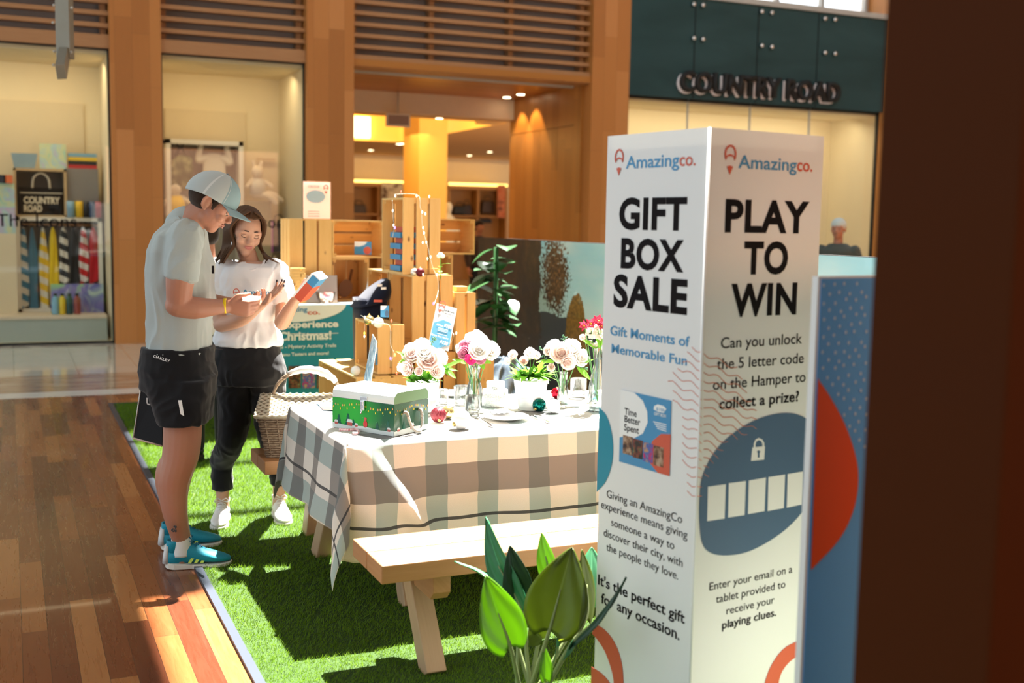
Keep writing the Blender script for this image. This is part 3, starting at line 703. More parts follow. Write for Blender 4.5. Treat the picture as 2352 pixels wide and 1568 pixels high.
for s_, l, r in [('Giving an AmazingCo', (1394, 1142), (1567, 1201)), ('experience means giving', (1381, 1166), (1579, 1237)), ('someone a way to', (1404, 1209), (1549, 1259)), ('discover their city, with', (1387, 1231), (1568, 1301)), ('the people they love.', (1393, 1264), (1558, 1330))]:
    tl_(s_, l, r, caph(fl, 1500, 1160, 1180), ink, 0)
for s_, l, r in [("It's the perfect gift", (1374, 1341), (1573, 1432)), ('for any occasion.', (1381, 1383), (1561, 1470))]:
    tl_(s_, l, r, caph(fl, 1500, 1370, 1396), ink, .017)
# logos
for f_, X_, Pp, l1, l2, r2, cp in ((fr, tx, tr_, (1695, 386), (1829, 392), (1865, 394), caph(fr, 1700, 350, 384)), (fl, -ty, tl_, (1438, 386), (1560, 382), (1598, 378), caph(fl, 1444, 353, 385))):
    Pp('Amazing', l1, l2, cp*.92, M['amzblue'], .012); Pp('co.', (l2[0]+1, l2[1]), r2, cp*.92, M['amzred'], .014)
mb = MB(); a = fr(1675, 401); pin(mb, N+tx*a[0]+UP*a[1]-ty*.0015, tx, UP, caph(fr, 1675, 332, 401)); mb.build('balloon_mark', M['amzred'], tow)
mb = MB(); a = fl(1422, 403); pin(mb, N+ty*a[0]+UP*a[1]-tx*.0015, -ty, UP, caph(fl, 1422, 342, 403)); mb.build('balloon_mark', M['amzred'], tow)
# slate blob, padlock and five boxes on the right face
def rpoly(pts, mat, name, lift=.0012):
    q = [fr(*p) for p in pts]; MB().prism(q, N-ty*lift, tx, UP, .0004).build(name, mat, tow)
def lpoly(pts, mat, name, lift=.0012):
    q = [(-fl(*p)[0], fl(*p)[1]) for p in pts]; MB().prism(q, N-tx*lift, -ty, UP, .0004).build(name, mat, tow)
def smooth2(pts, k=6):
    return [(p.x, p.y) for p in crom([(a, b, 0) for a, b in pts+pts[:1]], k)[:-1]]
blob = smooth2([(1606, 1150), (1612, 1090), (1632, 1045), (1668, 1002), (1720, 968), (1780, 950), (1825, 949)]) [:-6]
blob = [(p.x, p.y) for p in crom([(1863, 972, 0), (1845, 957, 0), (1815, 948, 0), (1775, 951, 0), (1730, 966, 0), (1690, 990, 0), (1655, 1020, 0), (1628, 1058, 0), (1611, 1100, 0), (1606, 1150, 0), (1606, 1200, 0), (1612, 1245, 0), (1628, 1267, 0), (1660, 1275, 0), (1705, 1270, 0), (1745, 1254, 0), (1790, 1226, 0), (1825, 1195, 0), (1855, 1158, 0)], 4)]
rpoly(blob[::-1], M['navy'], 'slate_blob')
sw = plain('print_panel_white', (.84, .82, .80), .5, .01)
for l, r_, tl2, tr2, bl, br in ((1624, 1666, 1117, 1111, 1196, 1190), (1672, 1712, 1109, 1104, 1188, 1182), (1718, 1758, 1103, 1096, 1180, 1173), (1763, 1802, 1095, 1089, 1173, 1166), (1807, 1843, 1088, 1082, 1165, 1158)):
    rpoly([(l-1, bl), (r_-3, br), (r_, tr2), (l+1, tl2)], sw, 'code_box', .0018)
pad = [(1726, 1023), (1756, 1020), (1754, 1055), (1724, 1058)]
rpoly([(1724, 1058), (1754, 1055), (1756, 1024), (1727, 1027)], sw, 'padlock_body', .0018)
rpoly([(1730, 1028), (1730, 1018), (1734, 1009), (1741, 1005), (1749, 1008), (1754, 1016), (1754, 1026), (1750, 1026), (1750, 1018), (1747, 1012), (1741, 1010), (1736, 1013), (1734, 1020), (1734, 1028)][::-1], sw, 'padlock_shackle', .0019)
rpoly([(1739, 1050), (1743, 1050), (1743, 1040), (1745, 1036), (1741, 1033), (1737, 1036), (1739, 1040)], M['navy'], 'keyhole', .0024)
# red rings and blue half disc at the edges
q = [fr(1755, 1568), fr(1838, 1470)]
cx, cz = W_+.05, fr(1838, 1580)[1]-.06; 
rpoly(([(p.x, p.y) for p in crom([(1752, 1600, 0), (1758, 1560, 0), (1775, 1520, 0), (1802, 1487, 0), (1839, 1468, 0)], 5)]+[(p.x, p.y) for p in crom([(1838, 1502, 0), (1812, 1520, 0), (1792, 1550, 0), (1783, 1600, 0)], 5)])[::-1], M['amzred'], 'red_ring')
lpoly([(p.x, p.y) for p in crom([(1363, 1430, 0), (1390, 1446, 0), (1415, 1480, 0), (1430, 1530, 0), (1434, 1600, 0)], 5)]+[(p.x, p.y) for p in crom([(1412, 1600, 0), (1408, 1550, 0), (1392, 1500, 0), (1374, 1470, 0), (1361, 1455, 0)], 5)], M['amzred'], 'red_ring')
lpoly([(p.x, p.y) for p in crom([(1359, 1530, 0), (1385, 1548, 0), (1404, 1575, 0), (1408, 1620, 0)], 5)]+[(1357, 1620)], M['amzred'], 'red_disc')
lpoly([(p.x, p.y) for p in crom([(1377, 935, 0), (1394, 955, 0), (1405, 990, 0), (1409, 1030, 0), (1405, 1070, 0), (1392, 1105, 0), (1371, 1130, 0)], 5)], M['teal'], 'blue_disc')
# printed gift box picture on the left face
lpoly([(1427, 894), (1543, 920), (1539, 1093), (1423, 1059)][::-1], M['amzblue'], 'box_picture', .0016)
lpoly([(1427, 894), (1458, 901), (1478, 920), (1488, 945), (1489, 970), (1478, 995), (1458, 1006), (1440, 1000), (1424, 1004)][::-1], M['printwhite'], 'box_picture_panel', .0022)
lpoly([(1542, 997), (1520, 996), (1500, 1012), (1490, 1040), (1496, 1065), (1512, 1085), (1539, 1093)], M['amzred'], 'box_picture_circle', .0022)
ph = NT('photo_print', .5); n = ph.noise(ph.coord(), 45, 2); ph.col(ph.ramp(n, [(.35, (.03, .012, .01)), (.5, (.2, .1, .05)), (.65, (.45, .3, .2))])); 
ph2 = NT('photo_print_pink', .5); n = ph2.noise(ph2.coord(), 40, 2); ph2.col(ph2.ramp(n, [(.35, (.5, .02, .12)), (.5, (.02, .12, .4)), (.65, (.6, .3, .1))]))
ph3 = NT('photo_print_green', .5); n = ph3.noise(ph3.coord(), 40, 2); ph3.col(ph3.ramp(n, [(.4, (.02, .015, .01)), (.55, (.22, .05, .03)), (.66, (.06, .15, .05)), (.75, (.5, .4, .3))]))
for i, x in enumerate((1433, 1456, 1480, 1504)):
    lpoly([(x, 1000+i*8-2), (x+22, 1006+i*8-2), (x+21, 1046+i*9), (x-1, 1040+i*9)][::-1], (ph.mat, ph3.mat, ph2.mat, ph.mat)[i], 'photo_tile', .0028)
for s_, l, r in (('Time', (1436, 950), (1464, 958)), ('Better', (1436, 968), (1472, 977)), ('Spent', (1435, 987), (1469, 996))): tl_(s_, l, r, .021, ink, .02)
for o_ in [k for k in kids(tow) if k.name.startswith('lettering')][-3:]: o_.location += -tx*.0016
lpoly([(1504, 932), (1512, 928), (1526, 932), (1532, 939), (1526, 948), (1512, 945), (1503, 940)][::-1], M['printwhite'], 'price_tag', .0022)
tl_('$100', (1509, 941), (1528, 946), .009, M['amzblue'], .01); tl_('GIFT BOX', (1504, 952), (1532, 959), .009, M['printwhite'], .02)
for o_ in [k for k in kids(tow) if k.name.startswith('lettering')][-2:]: o_.location += -tx*.0018
for k in range(4):
    lpoly([(1502+3*k, 967+5*k), (1532, 974+5*k), (1532, 976+5*k), (1502+3*k, 969+5*k)][::-1], M['printwhite'], 'small_print', .0022)
# wavy red lines on both faces
mb = MB()
def wave(f_, org, X_, pts, nrm):
    q = crom([Vector((*f_(*p), 0)) for p in pts], 6); mb.tube([org + X_*p.x + UP*p.y + nrm*.0012 for p in q], .0011, 4)
for k in range(17):
    y = 812+k*21
    P = [(1612-i*11, y-4-i*5.5+5*sin(i*1.6+k*.3)) for i in range(3+min(k, 5) if k < 8 else 5)]
    if k > 13: P = P[:4]
    P = [(x, yy) for x, yy in P if not (1425 < x < 1546 and 890 < yy < 1090)]
    if len(P) > 1: wave(fl, N, ty, P, -tx)
for k in range(16):
    y = 812+k*20; n_ = [8, 9, 10, 11, 12, 12, 12, 10, 8, 6, 5, 4, 3, 2, 2, 1][k]
    P = [(1616+i*11, y+i*5.0+5*sin(i*1.5+k*.3)) for i in range(n_)]
    if len(P) > 1: wave(fr, N, tx, P, -ty)
mb.build('wavy_lines', plain('print_coral', (.72, .22, .12), .5, .02), tow)
# ================================================================== blue printed panel on the right, dark timber post
bp = D(1882, 635, 2.62); bo = Vector((bp.x, bp.y, 0)); bh = bp.z
ban = thing('advertising_board', bo, 'blue dotted display panel with red half circle beside the dark timber post', 'display stand')
BW = .8; Rb = frame(tx, y=ty)
MB().box(bo+tx*BW/2+ty*.012+UP*bh/2, (BW, .018, bh), Rb).build('board', side.mat, ban)
bt = NT('print_sky_blue', .6, spec=.15); bt.col(bt.mix(bt.noise(bt.coord(), 1.3, 1), (.12, .38, .80), (.17, .48, .92)))
MB().box(bo+tx*(BW/2+.006)+ty*.002+UP*(bh/2-.002), (BW-.006, .002, bh-.006), Rb).build('print', bt.mat, ban)
def fb(px, py): p = hit(px, py, bo, ty)-bo; return p.dot(tx), p.z
q = [fb(*p) for p in [(p.x, p.y) for p in crom([(1876, 868, 0), (1905, 910, 0), (1940, 975, 0), (1965, 1050, 0), (1970, 1110, 0), (1958, 1175, 0), (1925, 1240, 0), (1862, 1308, 0)], 5)]]
q = [(max(a, .01), b) for a, b in q]
MB().prism(q[::-1], bo-ty*.001, tx, UP, .0006).build('red_half_circle', plain('print_vermilion', (.80, .07, .005), .45, .01), ban)
mb = MB(); random.seed(4)
dt = plain('print_dot', (.50, .66, .82), .5, .01); yy = 658; row = 0
cnt = 0
while yy < 1120 and cnt < 98:
    for k in range(5):
        px, py = 1893+k*24+(row % 2)*12-(yy-640)*.012+random.uniform(-3, 3), yy+k*-3+random.uniform(-4, 4)
        if px > 2000 or py < 648: continue
        lim = 1876 if py < 868 else 1880+(py-868)*.52
        if px < lim+10: continue
        a = fb(px, py); mb.prism([(a[0]+p[0], a[1]+p[1]) for p in disc(10, .0042, .0047)], bo-ty*.001, tx, UP, .0005); cnt += 1
    yy += 19; row += 1
mb.build('white_dots', dt, ban)
# post
a = D(2035, 0, 1.75)
po = thing('timber_post', (a.x+.45, a.y-.13, 0), 'large dark timber post close to the viewer at the right edge', 'post')
MB().bx((a.x, a.y-.27, 0), (a.x+.9, a.y, 3.2)).build('post_body', M['post'], po, bev=.006)
p = D(2350, 190, 1.75); 
# ================================================================== stall of pine crates
def crate(lo, hi, opn, al, lab, mat='pine', nm='wooden_crate', grp='pine crates of the gift stall'):
    lo, hi = Vector(lo), Vector(hi); t = thing(nm, ((lo.x+hi.x)/2, (lo.y+hi.y)/2, lo.z), lab, 'crate', grp); mt = M[mat]
    ax = 'xyz'.index(al); oa = 'xyz'.index(opn[1]); os_ = -1 if opn[0] == '-' else 1; sd = [i for i in range(3) if i not in (ax, oa)][0]
    T_ = .012
    for s in (0, 1):     # solid ends
        a, b = lo.copy(), hi.copy()
        if s: a[ax] = hi[ax]-T_
        else: b[ax] = lo[ax]+T_
        a[sd] += .011; b[sd] -= .011
        if os_ < 0: b[oa] -= .011
        else: a[oa] += .011
        MB().bx(a, b).build('end_panel', mt, t)
    for s in (0, 1):     # inner battens at the open rim
        for q in (0, 1):
            a, b = lo+Vector((T_,)*3), hi-Vector((T_,)*3)
            if s: a[ax] = b[ax]-.022
            else: b[ax] = a[ax]+.022
            if q: a[sd] = b[sd]-.022
            else: b[sd] = a[sd]+.022
            MB().bx(a, b).build('batten', mt, t)
    def face(axn, sign, across):
        i_ = .0108 if axn == oa else 0; w_ = hi[across]-lo[across]-2*i_; n = max(2, round(w_/.092)); g = .017; sw_ = (w_-g*(n-1))/n
        for k in range(n):
            a, b = lo.copy(), hi.copy(); a[across] = lo[across]+i_+k*(sw_+g); b[across] = a[across]+sw_
            if sign > 0: a[axn] = hi[axn]-.0105
            else: b[axn] = lo[axn]+.0105
            a[ax] += .0005; b[ax] -= .0005
            MB().bx(a, b).build('slat', mt, t)
    face(sd, 1, oa); face(sd, -1, oa); face(oa, -os_, sd)
    return t
crate((2.17, 6.48, 1.272), (2.41, 6.90, 1.735), '-x', 'z', 'topmost upright crate of the tower, holding blue and red gift boxes')
crate((2.205, 6.40, .81), (2.465, 6.86, 1.27), '-x', 'z', 'upright crate with red and silver baubles on top, directly under the topmost crate')
crate((2.205, 6.88, .81), (2.465, 7.32, 1.27), '-x', 'z', 'upright crate behind the navy cooler bag', 'pine2')
crate((1.944, 6.25, .70), (2.105, 6.72, .99), '-x', 'z', 'low crate with gold and pearl baubles on top beside the blue banner')
crate((1.80, 6.20, .36), (2.12, 7.06, .695), '-x', 'y', 'crate with the iridescent bauble on it, under the low crate')
crate((1.80, 6.20, .01), (2.12, 7.06, .355), '-x', 'y', 'bottom crate standing on the grass under the iridescent bauble crate', 'pine2')
crate((2.205, 6.34, .355), (2.465, 6.84, .805), '-x', 'z', 'upright crate with red boxes, third from the top of the crate tower', 'pine2')
crate((2.205, 6.34, .01), (2.465, 6.84, .35), '-x', 'z', 'bottom crate of the crate tower on the grass', 'pine2')
crate((2.475, 6.36, .805), (2.60, 6.60, 1.165), '+y', 'z', 'small upright crate behind the price board, right of the tower')
crate((2.475, 6.20, .40), (2.66, 6.60, .80), '+y', 'z', 'upright crate under the price board, its slats behind the pink flowers', 'pine2')
crate((2.475, 6.20, .01), (2.67, 6.62, .395), '+y', 'z', 'lower crate on the grass right of the crate tower')
crate((1.966, 8.60, .957), (2.298, 8.92, 1.595), '+y', 'z', 'tall crate with closed plank front under the acrylic notice')
crate((2.302, 8.60, 1.297), (2.735, 8.95, 1.59), '-y', 'x', 'wide open crate on its side holding a blue card, left of the tower')
crate((2.302, 8.60, .957), (2.598, 8.92, 1.293), '-y', 'z', 'shaded upright crate with brown boards inside, behind the laptop', 'pine2')
crate((2.605, 8.60, .957), (2.75, 8.85, 1.18), '-y', 'z', 'smallest crate on the desk beside the white bottle')
crate((3.05, 8.55, 1.33), (3.48, 8.86, 1.615), '-y', 'x', 'open crate on its side at the right end of the stall, by the dark plant', 'pine2')
crate((3.0, 8.55, .957), (3.29, 8.86, 1.326), '-y', 'z', 'upright crate under the rightmost open crate', 'pine2')
MB().bx((2.50, 6.42, 1.167), (2.57, 6.5, 1.20)).build('wooden_block', M['pine'], None, 'small pale wooden block on the small upright crate', 'block', bev=.003)
# desk with printed banner
t = thing('desk', (1.9, 8.6, 0), 'long stall desk with pale top behind the blue printed banner', 'desk')
MB().bx((1.15, 8.31, .93), (2.62, 9.1, .955)).build('desk_top', plain('desk_top', (.72, .6, .46), .4), t)
for x in (1.2, 2.55):
    for y in (8.4, 9.0): MB().bx((x-.02, y-.02, .01), (x+.02, y+.02, .93)).build('leg', M['black'], t)
t = thing('trestle_table', (3.05, 8.7, 0), 'black side table at the right end of the stall', 'table')
MB().bx((2.66, 8.3, .93), (3.42, 9.1, .955)).build('table_top', M['black'], t)
for x in (2.72, 3.36):
    for y in (8.36, 9.0): MB().bx((x-.03, y-.03, .01), (x+.03, y+.03, .93)).build('leg', M['black'], t)
B_ = thing('banner', (1.87, 8.29, .1), 'blue printed banner reading Experience and Christmas on the desk front', 'banner')
bz = [PY(822, 697, 8.28).z, PY(815, 912, 8.28).z]; bx1 = 2.42; bx0 = 1.28
def wv_(u, v): return Vector((bx0+(bx1-bx0)*u, 8.283+.004*sin(u*17+v*5)*(1-v), bz[1]+(bz[0]-bz[1])*v))
MB().grid(wv_, 30, 12).build('banner_sheet', M['teal'], B_, thick=.002)
cxm = PY(690, 700, 8.27).x-.0
MB().prism(disc(28, .41, .128, PY(672, 697, 8.27).x, bz[0]-.004, pi, 2*pi), (0, 8.277, 0), (1, 0, 0), UP, .0006).build('white_arc', M['printwhite'], B_)
def bt_(s, l, r, cap, mat, bold=0):
    a, b = PY(*l, 8.275), PY(*r, 8.275); text(s, a, (1, 0, 0), UP, mat, B_, width=b.x-a.x, cap=cap, bold=bold, th=0, lift=.002)
bt_('Amazing', (640, 716), (706, 722), .036, M['amzblue'], .02); bt_('co.', (706, 722), (735, 723), .034, M['amzred'], .02)
bt_('Gift an Experience', (560, 755), (777, 770), .052, M['printwhite'], .035)
bt_('this Christmas!', (590, 783), (761, 795), .064, M['printwhite'], .035)
bt_('Picnics - Mystery Activity Trails', (618, 801), (772, 814), .027, M['printwhite'], .015)
bt_('Menu Tasters and more!', (640, 818), (755, 831), .026, M['printwhite'], .02)
for a_, b_ in ((660, 702), (706, 777)):
    a, b = PY(a_, 766, 8.275), PY(b_, 769, 8.275); MB().bx((a.x, 8.2745, a.z-.004), (b.x, 8.276, a.z)).build('underline', M['printwhite'], B_)
for i, (l, r) in enumerate(((663, 691), (695, 724), (728, 765))):
    a, b = PY(l, 892, 8.27), PY(r, 840, 8.27); MB().bx((a.x, 8.273, a.z), (b.x, 8.276, b.z)).build('photo_tile', (ph3.mat, ph2.mat, ph.mat)[i], B_)
MB().lathe([(.006, 0), (.012, 0), (.012, .004), (.006, .004)], PY(819, 703, 8.276), 14, R=frame((1, 0, 0), z=(0, -1, 0))).build('eyelet', M['chrome'], B_)
# ------------------------------------------------------------------ small goods of the stall
DT = .955
def giftbox(c, d, mat, lab, grp, rot=0):
    return MB().box((c[0], c[1], c[2]+d[2]/2), d, rz(rot)).build('gift_box', mat, None, lab, 'box', grp, bev=.002)
z = 1.287
for k in range(8):
    b_ = k % 2 == 0
    giftbox((2.25+(0 if b_ else .01), 6.68, z), (.13 if b_ else .10, .20 if b_ else .15, .033), M['amzblue'] if b_ else M['amzred'], ['lowest', 'second lowest', 'second highest', 'topmost'][k//2]+(' blue' if b_ else ' red')+' gift box in the stack inside the topmost crate', ('blue' if b_ else 'red')+' gift boxes stacked in the topmost crate'); z += .034
z = .368
for k in range(7):
    b_ = k in (1, 4)
    giftbox((2.33, 6.56, z), (.2, .3, .048), M['navy'] if b_ else M['amzred'], ['lowest red', 'lower dark blue', 'second red', 'third red', 'upper dark blue', 'fourth red', 'topmost red'][k]+' box in the pile seen between the slats of the third tower crate', ('dark blue' if b_ else 'red')+' boxes in the third tower crate'); z += .049
# navy cooler bag
t = thing("cooler_bag", (2.1, 6.93, .70), 'navy insulated cooler bag with slanted lid standing left of the crate tower', 'bag')
nb = cloth('navy_canvas', (.006, .010, .028), .8); cx, cy = 2.10, 6.93
MB().loft([((cx, cy, .70), (.09, 0, 0), (0, .11, 0)), ((cx, cy, .9), (.095, 0, 0), (0, .12, 0)), ((cx, cy, 1.10), (.095, 0, 0), (0, .125, 0))], p=4).build('body', nb, t)
MB().loft([((cx, cy, 1.07), (.115, 0, .03), (0, .15, 0)), ((cx+.01, cy, 1.10), (.115, 0, .05), (0, .15, 0)), ((cx+.05, cy, 1.18), (.07, 0, .045), (0, .11, 0)), ((cx+.06, cy, 1.20), (.03, 0, .02), (0, .05, 0))], p=3).build('lid', nb, t)
for q in ((872, 655), (881, 662)): MB().box(D(*q, 6.62)+Vector((0, 0, .0)), (.035, .004, .014), rz(.4)).build('white_tab', M['white'], t)
MB().box(D(868, 691, 6.72), (.05, .003, .014), rz(-.35)).build('print', M['amzred'], t)
t['label'] = 'navy insulated cooler bag with slanted lid beside the crate tower'
def card(q0, q1, d, tilt, lab, mats=('amzblue', 'printwhite', 'amzred'), nm='printed_card', face=0):
    """upright printed card between two lower pixel corners"""
    a, b = D(*q0, d), D(*q1, d); h = b.z-a.z; w_ = (Vector((b.x, b.y, 0))-Vector((a.x, a.y, 0))).length
    x = Vector((b.x-a.x, b.y-a.y, 0)).normalized(); y = (UP+tilt*x.cross(UP)*-1).normalized(); t = thing(nm, a, lab, 'card')
    MB().prism([(0, 0), (w_, 0), (w_, h), (0, h)], a, x, y, -.003).build('sheet', M[mats[0]], t)
    MB().prism([(0, h*.62), (0, h), (w_*.75, h), (w_*.6, h*.75), (w_*.3, h*.62)][::-1], a+x.cross(y)*.001, x, y, -.0005).build('print_patch', M[mats[1]], t)
    MB().prism(disc(14, w_*.22, h*.3, w_*.76, h*.32), a+x.cross(y)*.001, x, y, .0005).build('print_dot', M[mats[2]], t); return t
card((814, 584), (853, 555), 8.93, .1, 'blue white and red card leaning inside the wide open crate')
card((874, 728), (893, 702), 6.35, .1, 'small blue card standing behind the pearl bauble', ('amzblue', 'printwhite', 'navy'))
card((862, 838), (868, 798), 6.5, 0, 'thin blue card standing inside the low crate', ('amzblue', 'printwhite', 'navy'))
# acrylic notice on the tall crate
a, b = PY(697, 500, 8.7), PY(758, 419, 8.7); t = thing('acrylic_notice', (a.x+.1, 8.7, 1.597), 'white printed notice in a clear acrylic stand on top of the tall crate', 'sign')
MB().box(((a.x+b.x)/2, 8.70, (1.6+b.z)/2), (b.x-a.x, .004, b.z-1.6)).build('sheet', plain('notice_paper', (.78, .84, .86), .3, .02), t)
MB().box(((a.x+b.x)/2, 8.694, (1.6+b.z)/2+.002), (b.x-a.x+.008, .005, b.z-1.6+.006)).build('acrylic', M['acrylic'], t)
MB().box(((a.x+b.x)/2, 8.72, 1.6), (b.x-a.x, .09, .004)).build('foot', M['acrylic'], t)
MB().prism(disc(20, .075, .05, (a.x+b.x)/2-.01, 1.77), (0, 8.6905, 0), (1, 0, 0), UP, .0004).build('print_patch', plain('print_pale_blue', (.45, .62, .72), .4), t)
mb = MB(); pin(mb, ((b.x-.035), 8.6905, b.z-.09), (1, 0, 0), UP, .07); mb.build('balloon_mark', M['amzred'], t)
for k in range(5): MB().box((a.x+.08, 8.690, b.z-.03-.012*k if k < 2 else 1.69-.018*k), (.09, .0006, .005)).build('small_print', M['lightgrey'], t)
# block tower, basket, laptop, bowl, papers, bottle
t = thing('block_tower', (PY(680, 680, 8.55).x, 8.5, DT), 'stacked tower of pale wooden blocks beside the laptop', 'game'); c = Vector((PY(680, 680, 8.5).x, 8.5, DT)); bw = M['pine']
for k in range(12):
    for j in range(3):
        o_ = (j-1)*.037; R_ = rz(pi/2*(k % 2)+.12); MB().box(c+R_@Vector((0, o_, 0))+Vector((random.uniform(-.004, .004), 0, .011+.0225*k)), (.11, .035, .0215), R_).build('block', bw, t)
wk = plain('wicker_brown', (.32, .17, .08), .7, .3, 60)
t = thing('wicker_basket', (PY(652, 660, 8.5).x, 8.5, DT), 'small brown wicker basket behind the wooden block tower', 'basket'); c = Vector((PY(652, 660, 8.5).x, 8.5, DT))
MB().lathe([(.05, 0), (.07, 0), (.085, .06), (.09, .14), (.095, .145), (.088, .15), (.08, .13)], c, 20).build('body', wk, t)
MB().tube([c+Vector((.09*cos(a), .09*sin(a), .145+.004*sin(9*a))) for a in np.linspace(0, 2*pi, 30)], .007, 6).build('rim', wk, t)
lc = PY(728, 688, 8.47); t = thing('laptop', (lc.x, 8.47, DT), 'open silver laptop seen from the back on the stall desk', 'laptop'); al_ = plain('aluminium', (.50, .45, .42), .35, .02, 5, metal=.6)
Rl = rz(radians(-14)); c = Vector((lc.x, 8.47, DT))
MB().box(c+Rl@Vector((0, .11, .008)), (.31, .21, .014), Rl).build('base', al_, t, bev=.004)
Rx = Rl@Matrix.Rotation(radians(-20), 3, 'X'); MB().box(c+Rx@Vector((0, -.0, .105))+Vector((0, .0, .012)), (.31, .006, .21), Rx).build('lid', al_, t, bev=.004)
MB().prism(disc(18, .016, .02, 0, .105), c+Rx@Vector((0, -.0042, 0))+Vector((0, 0, .012)), Rx@Vector((1, 0, 0)), Rx@Vector((0, 0, 1)), -.0006).build('emblem', M['white'], t)
c = PY(748, 691, 8.42); c.z = DT; t = thing('sweets_bowl', c, 'clear bowl full of red and white sweets on the desk edge', 'bowl')
MB().lathe([(.035, .002), (.045, .002), (.062, .03), (.073, .07), (.078, .088), (.075, .089), (.069, .07), (.058, .033), (.04, .008), (0, .007)], c, 28).build('bowl', M['clear'], t)
sr = plain('sweet_red', (.72, .03, .04), .35); sw_ = plain('sweet_white', (.9, .85, .82), .35); random.seed(11)
for k in range(46):
    a, r, zz = random.uniform(0, 6.28), sqrt(random.random())*.058, random.uniform(.018, .08); r *= (.5+zz*6) if zz < .08 else 1
    MB().ell(c+Vector((min(r, .062)*cos(a), min(r, .062)*sin(a), zz)), (.011, .009, .008), rz(a), 8, k=6).build('sweet', sr if k % 3 else sw_, t)
for i, (px, rot, cl, lab) in enumerate(((795, .2, 'printwhite', 'white paper sheet lying next to the sweets bowl'), (822, -.3, 'printwhite', 'white paper sheet lying next to the white bottle'))):
    p = PY(px, 688, 8.45); MB().box((p.x, 8.45, DT+.002+.001*i), (.15, .2, .002), rz(rot)).build('paper_sheet', M[cl], None, lab, 'paper')
p = PY(842, 690, 8.36); giftbox((p.x, 8.42, DT), (.15, .11, .022), M['amzblue'], 'flat blue box on the desk corner beside the white bottle', 'flat boxes', .05)
p = PY(849, 686, 8.55); c = Vector((p.x, 8.55, DT)); t = thing('spray_bottle', c, 'white cone shaped bottle with pale cap on the desk', 'bottle')
MB().lathe([(0, 0), (.052, 0), (.052, .006), (.018, .15), (.017, .16), (0, .16)], c, 22).build('body', M['white'], t); MB().lathe([(.015, .158), (.015, .19), (0, .19)], c, 14).build('cap', plain('cap_blue', (.5, .65, .75), .4), t)
# brown boards in the shaded crate
c = PY(800, 680, 8.7); t = thing('serving_board', (c.x, 8.7, .972), 'brown paddle shaped serving board leaning in the shaded crate', 'board')
MB().prism([(p[0], p[1]) for p in disc(18, .06, .07, 0, .08)[0:]], (c.x-.02, 8.70, .972), Vector((1, 0, .3)).normalized(), Vector((.0, .25, 1)).normalized(), .012).build('paddle', plain('walnut', (.16, .06, .02), .4, .2), t)
MB().beam((c.x+.02, 8.735, 1.10), (c.x+.045, 8.75, 1.2), .02, .012).build('handle', plain('walnut_handle', (.16, .06, .02), .4, .2), t)
# price board
P0, P1, P2, P3 = D(983, 793, 6.15), D(1026, 812, 6.12), D(1052, 704, 6.24), D(1003, 697, 6.27)
t = thing('price_board', P0, 'tilted grey and blue price board listing $100 and $120', 'sign')
x = (P1-P0+P2-P3).normalized(); y = (P3-P0); y = (y-x*y.dot(x)).normalized(); W2 = ((P1-P0).length+(P2-P3).length)/2; H2 = (P3-P0).length
sk = (P3-P0).dot(x)
MB().prism([(0, 0), (W2, 0), (W2+sk, H2), (sk, H2)], P0, x, y, -.004).build('board', plain('board_grey', (.62, .64, .64), .4, .02), t)
MB().prism([(W2*.02, .0), (W2*.5, 0), (W2*.98+sk*.1, H2*.14), (W2+sk*.56-.006, H2*.56), (W2*.8+sk*.6, H2*.64), (W2*.45+sk*.6, H2*.66), (sk*.52+.004, H2*.54)], P0+x.cross(y)*.0015, x, y, -.001).build('blue_patch', plain('board_blue', (.10, .32, .50), .4, .02), t)
def pb(s, u, v, w_, cap, mat, bold=.02): text(s, P0+x*(u*W2+sk*v)+y*(v*H2), x, y, mat, t, width=w_*W2, cap=cap, bold=bold, th=0, lift=.003)
pb('Gift Moments', .42, .86, .5, .011, ink); pb('of Memorable Fun', .42, .80, .5, .008, ink, .01); pb('Gift box', .20, .50, .33, .011, M['printwhite']); pb('$100', .56, .50, .38, .022, M['printwhite'], .03)
pb('Mystery Picnic Voucher', .05, .25, .85, .010, M['printwhite']); pb('$120', .52, .12, .38, .020, M['printwhite'], .03)
for v_ in (.45, .42, .39, .32): MB().prism([(0, 0), (W2*.5, 0), (W2*.5, .002), (0, .002)], P0+x*(W2*.3+sk*v_)+y*(v_*H2)+x.cross(y)*.003, x, y, -.0004).build('small_print', M['printwhite'], t)
mb = MB(); pin(mb, P0+x*(W2*.2+sk*.78)+y*(.78*H2)+x.cross(y)*.003, x, y, H2*.3, -.0006); mb.build('balloon_mark', M['amzred'], t)
# baubles
def bauble(c, r, mat, lab, tex=None, grp=None, capdir=(0, 0, 1)):
    t = thing('bauble', (c[0], c[1], c[2]), lab, 'bauble', grp); q = Vector(c)+Vector((0, 0, r)); k = Vector(capdir).normalized()
    if tex:
        def f(u, v):
            a, b = u*2*pi, (v-.5)*pi; rr = r*(1+.07*abs(sin(a*7+v*9))*abs(sin(a*7-v*9)+.3)*cos(b)); return q+Vector((rr*cos(a)*cos(b), rr*sin(a)*cos(b), rr*sin(b)))
        MB().grid(f, 90, 44).build('ball', mat, t)
    else: MB().ell(q, (r, r, r), n=32, k=20).build('ball', mat, t)
    Rk = frame(k.orthogonal(), z=k); MB().lathe([(r*.22, r*.95), (r*.22, r*1.14), (r*.17, r*1.16), (0, r*1.16)], q, 14, R=Rk).build('cap', M['gold'], t)
    MB().tube([q+Rk@Vector((0, .09*r*cos(a)*1.2, r*(1.26+.11*sin(a)))) for a in np.linspace(0, 2*pi, 12)], .0009, 5).build('loop', M['gold'], t); return t
mg = lambda n, c, r=.12, m_=.85: plain(n, c, r, .05, 20, metal=m_)
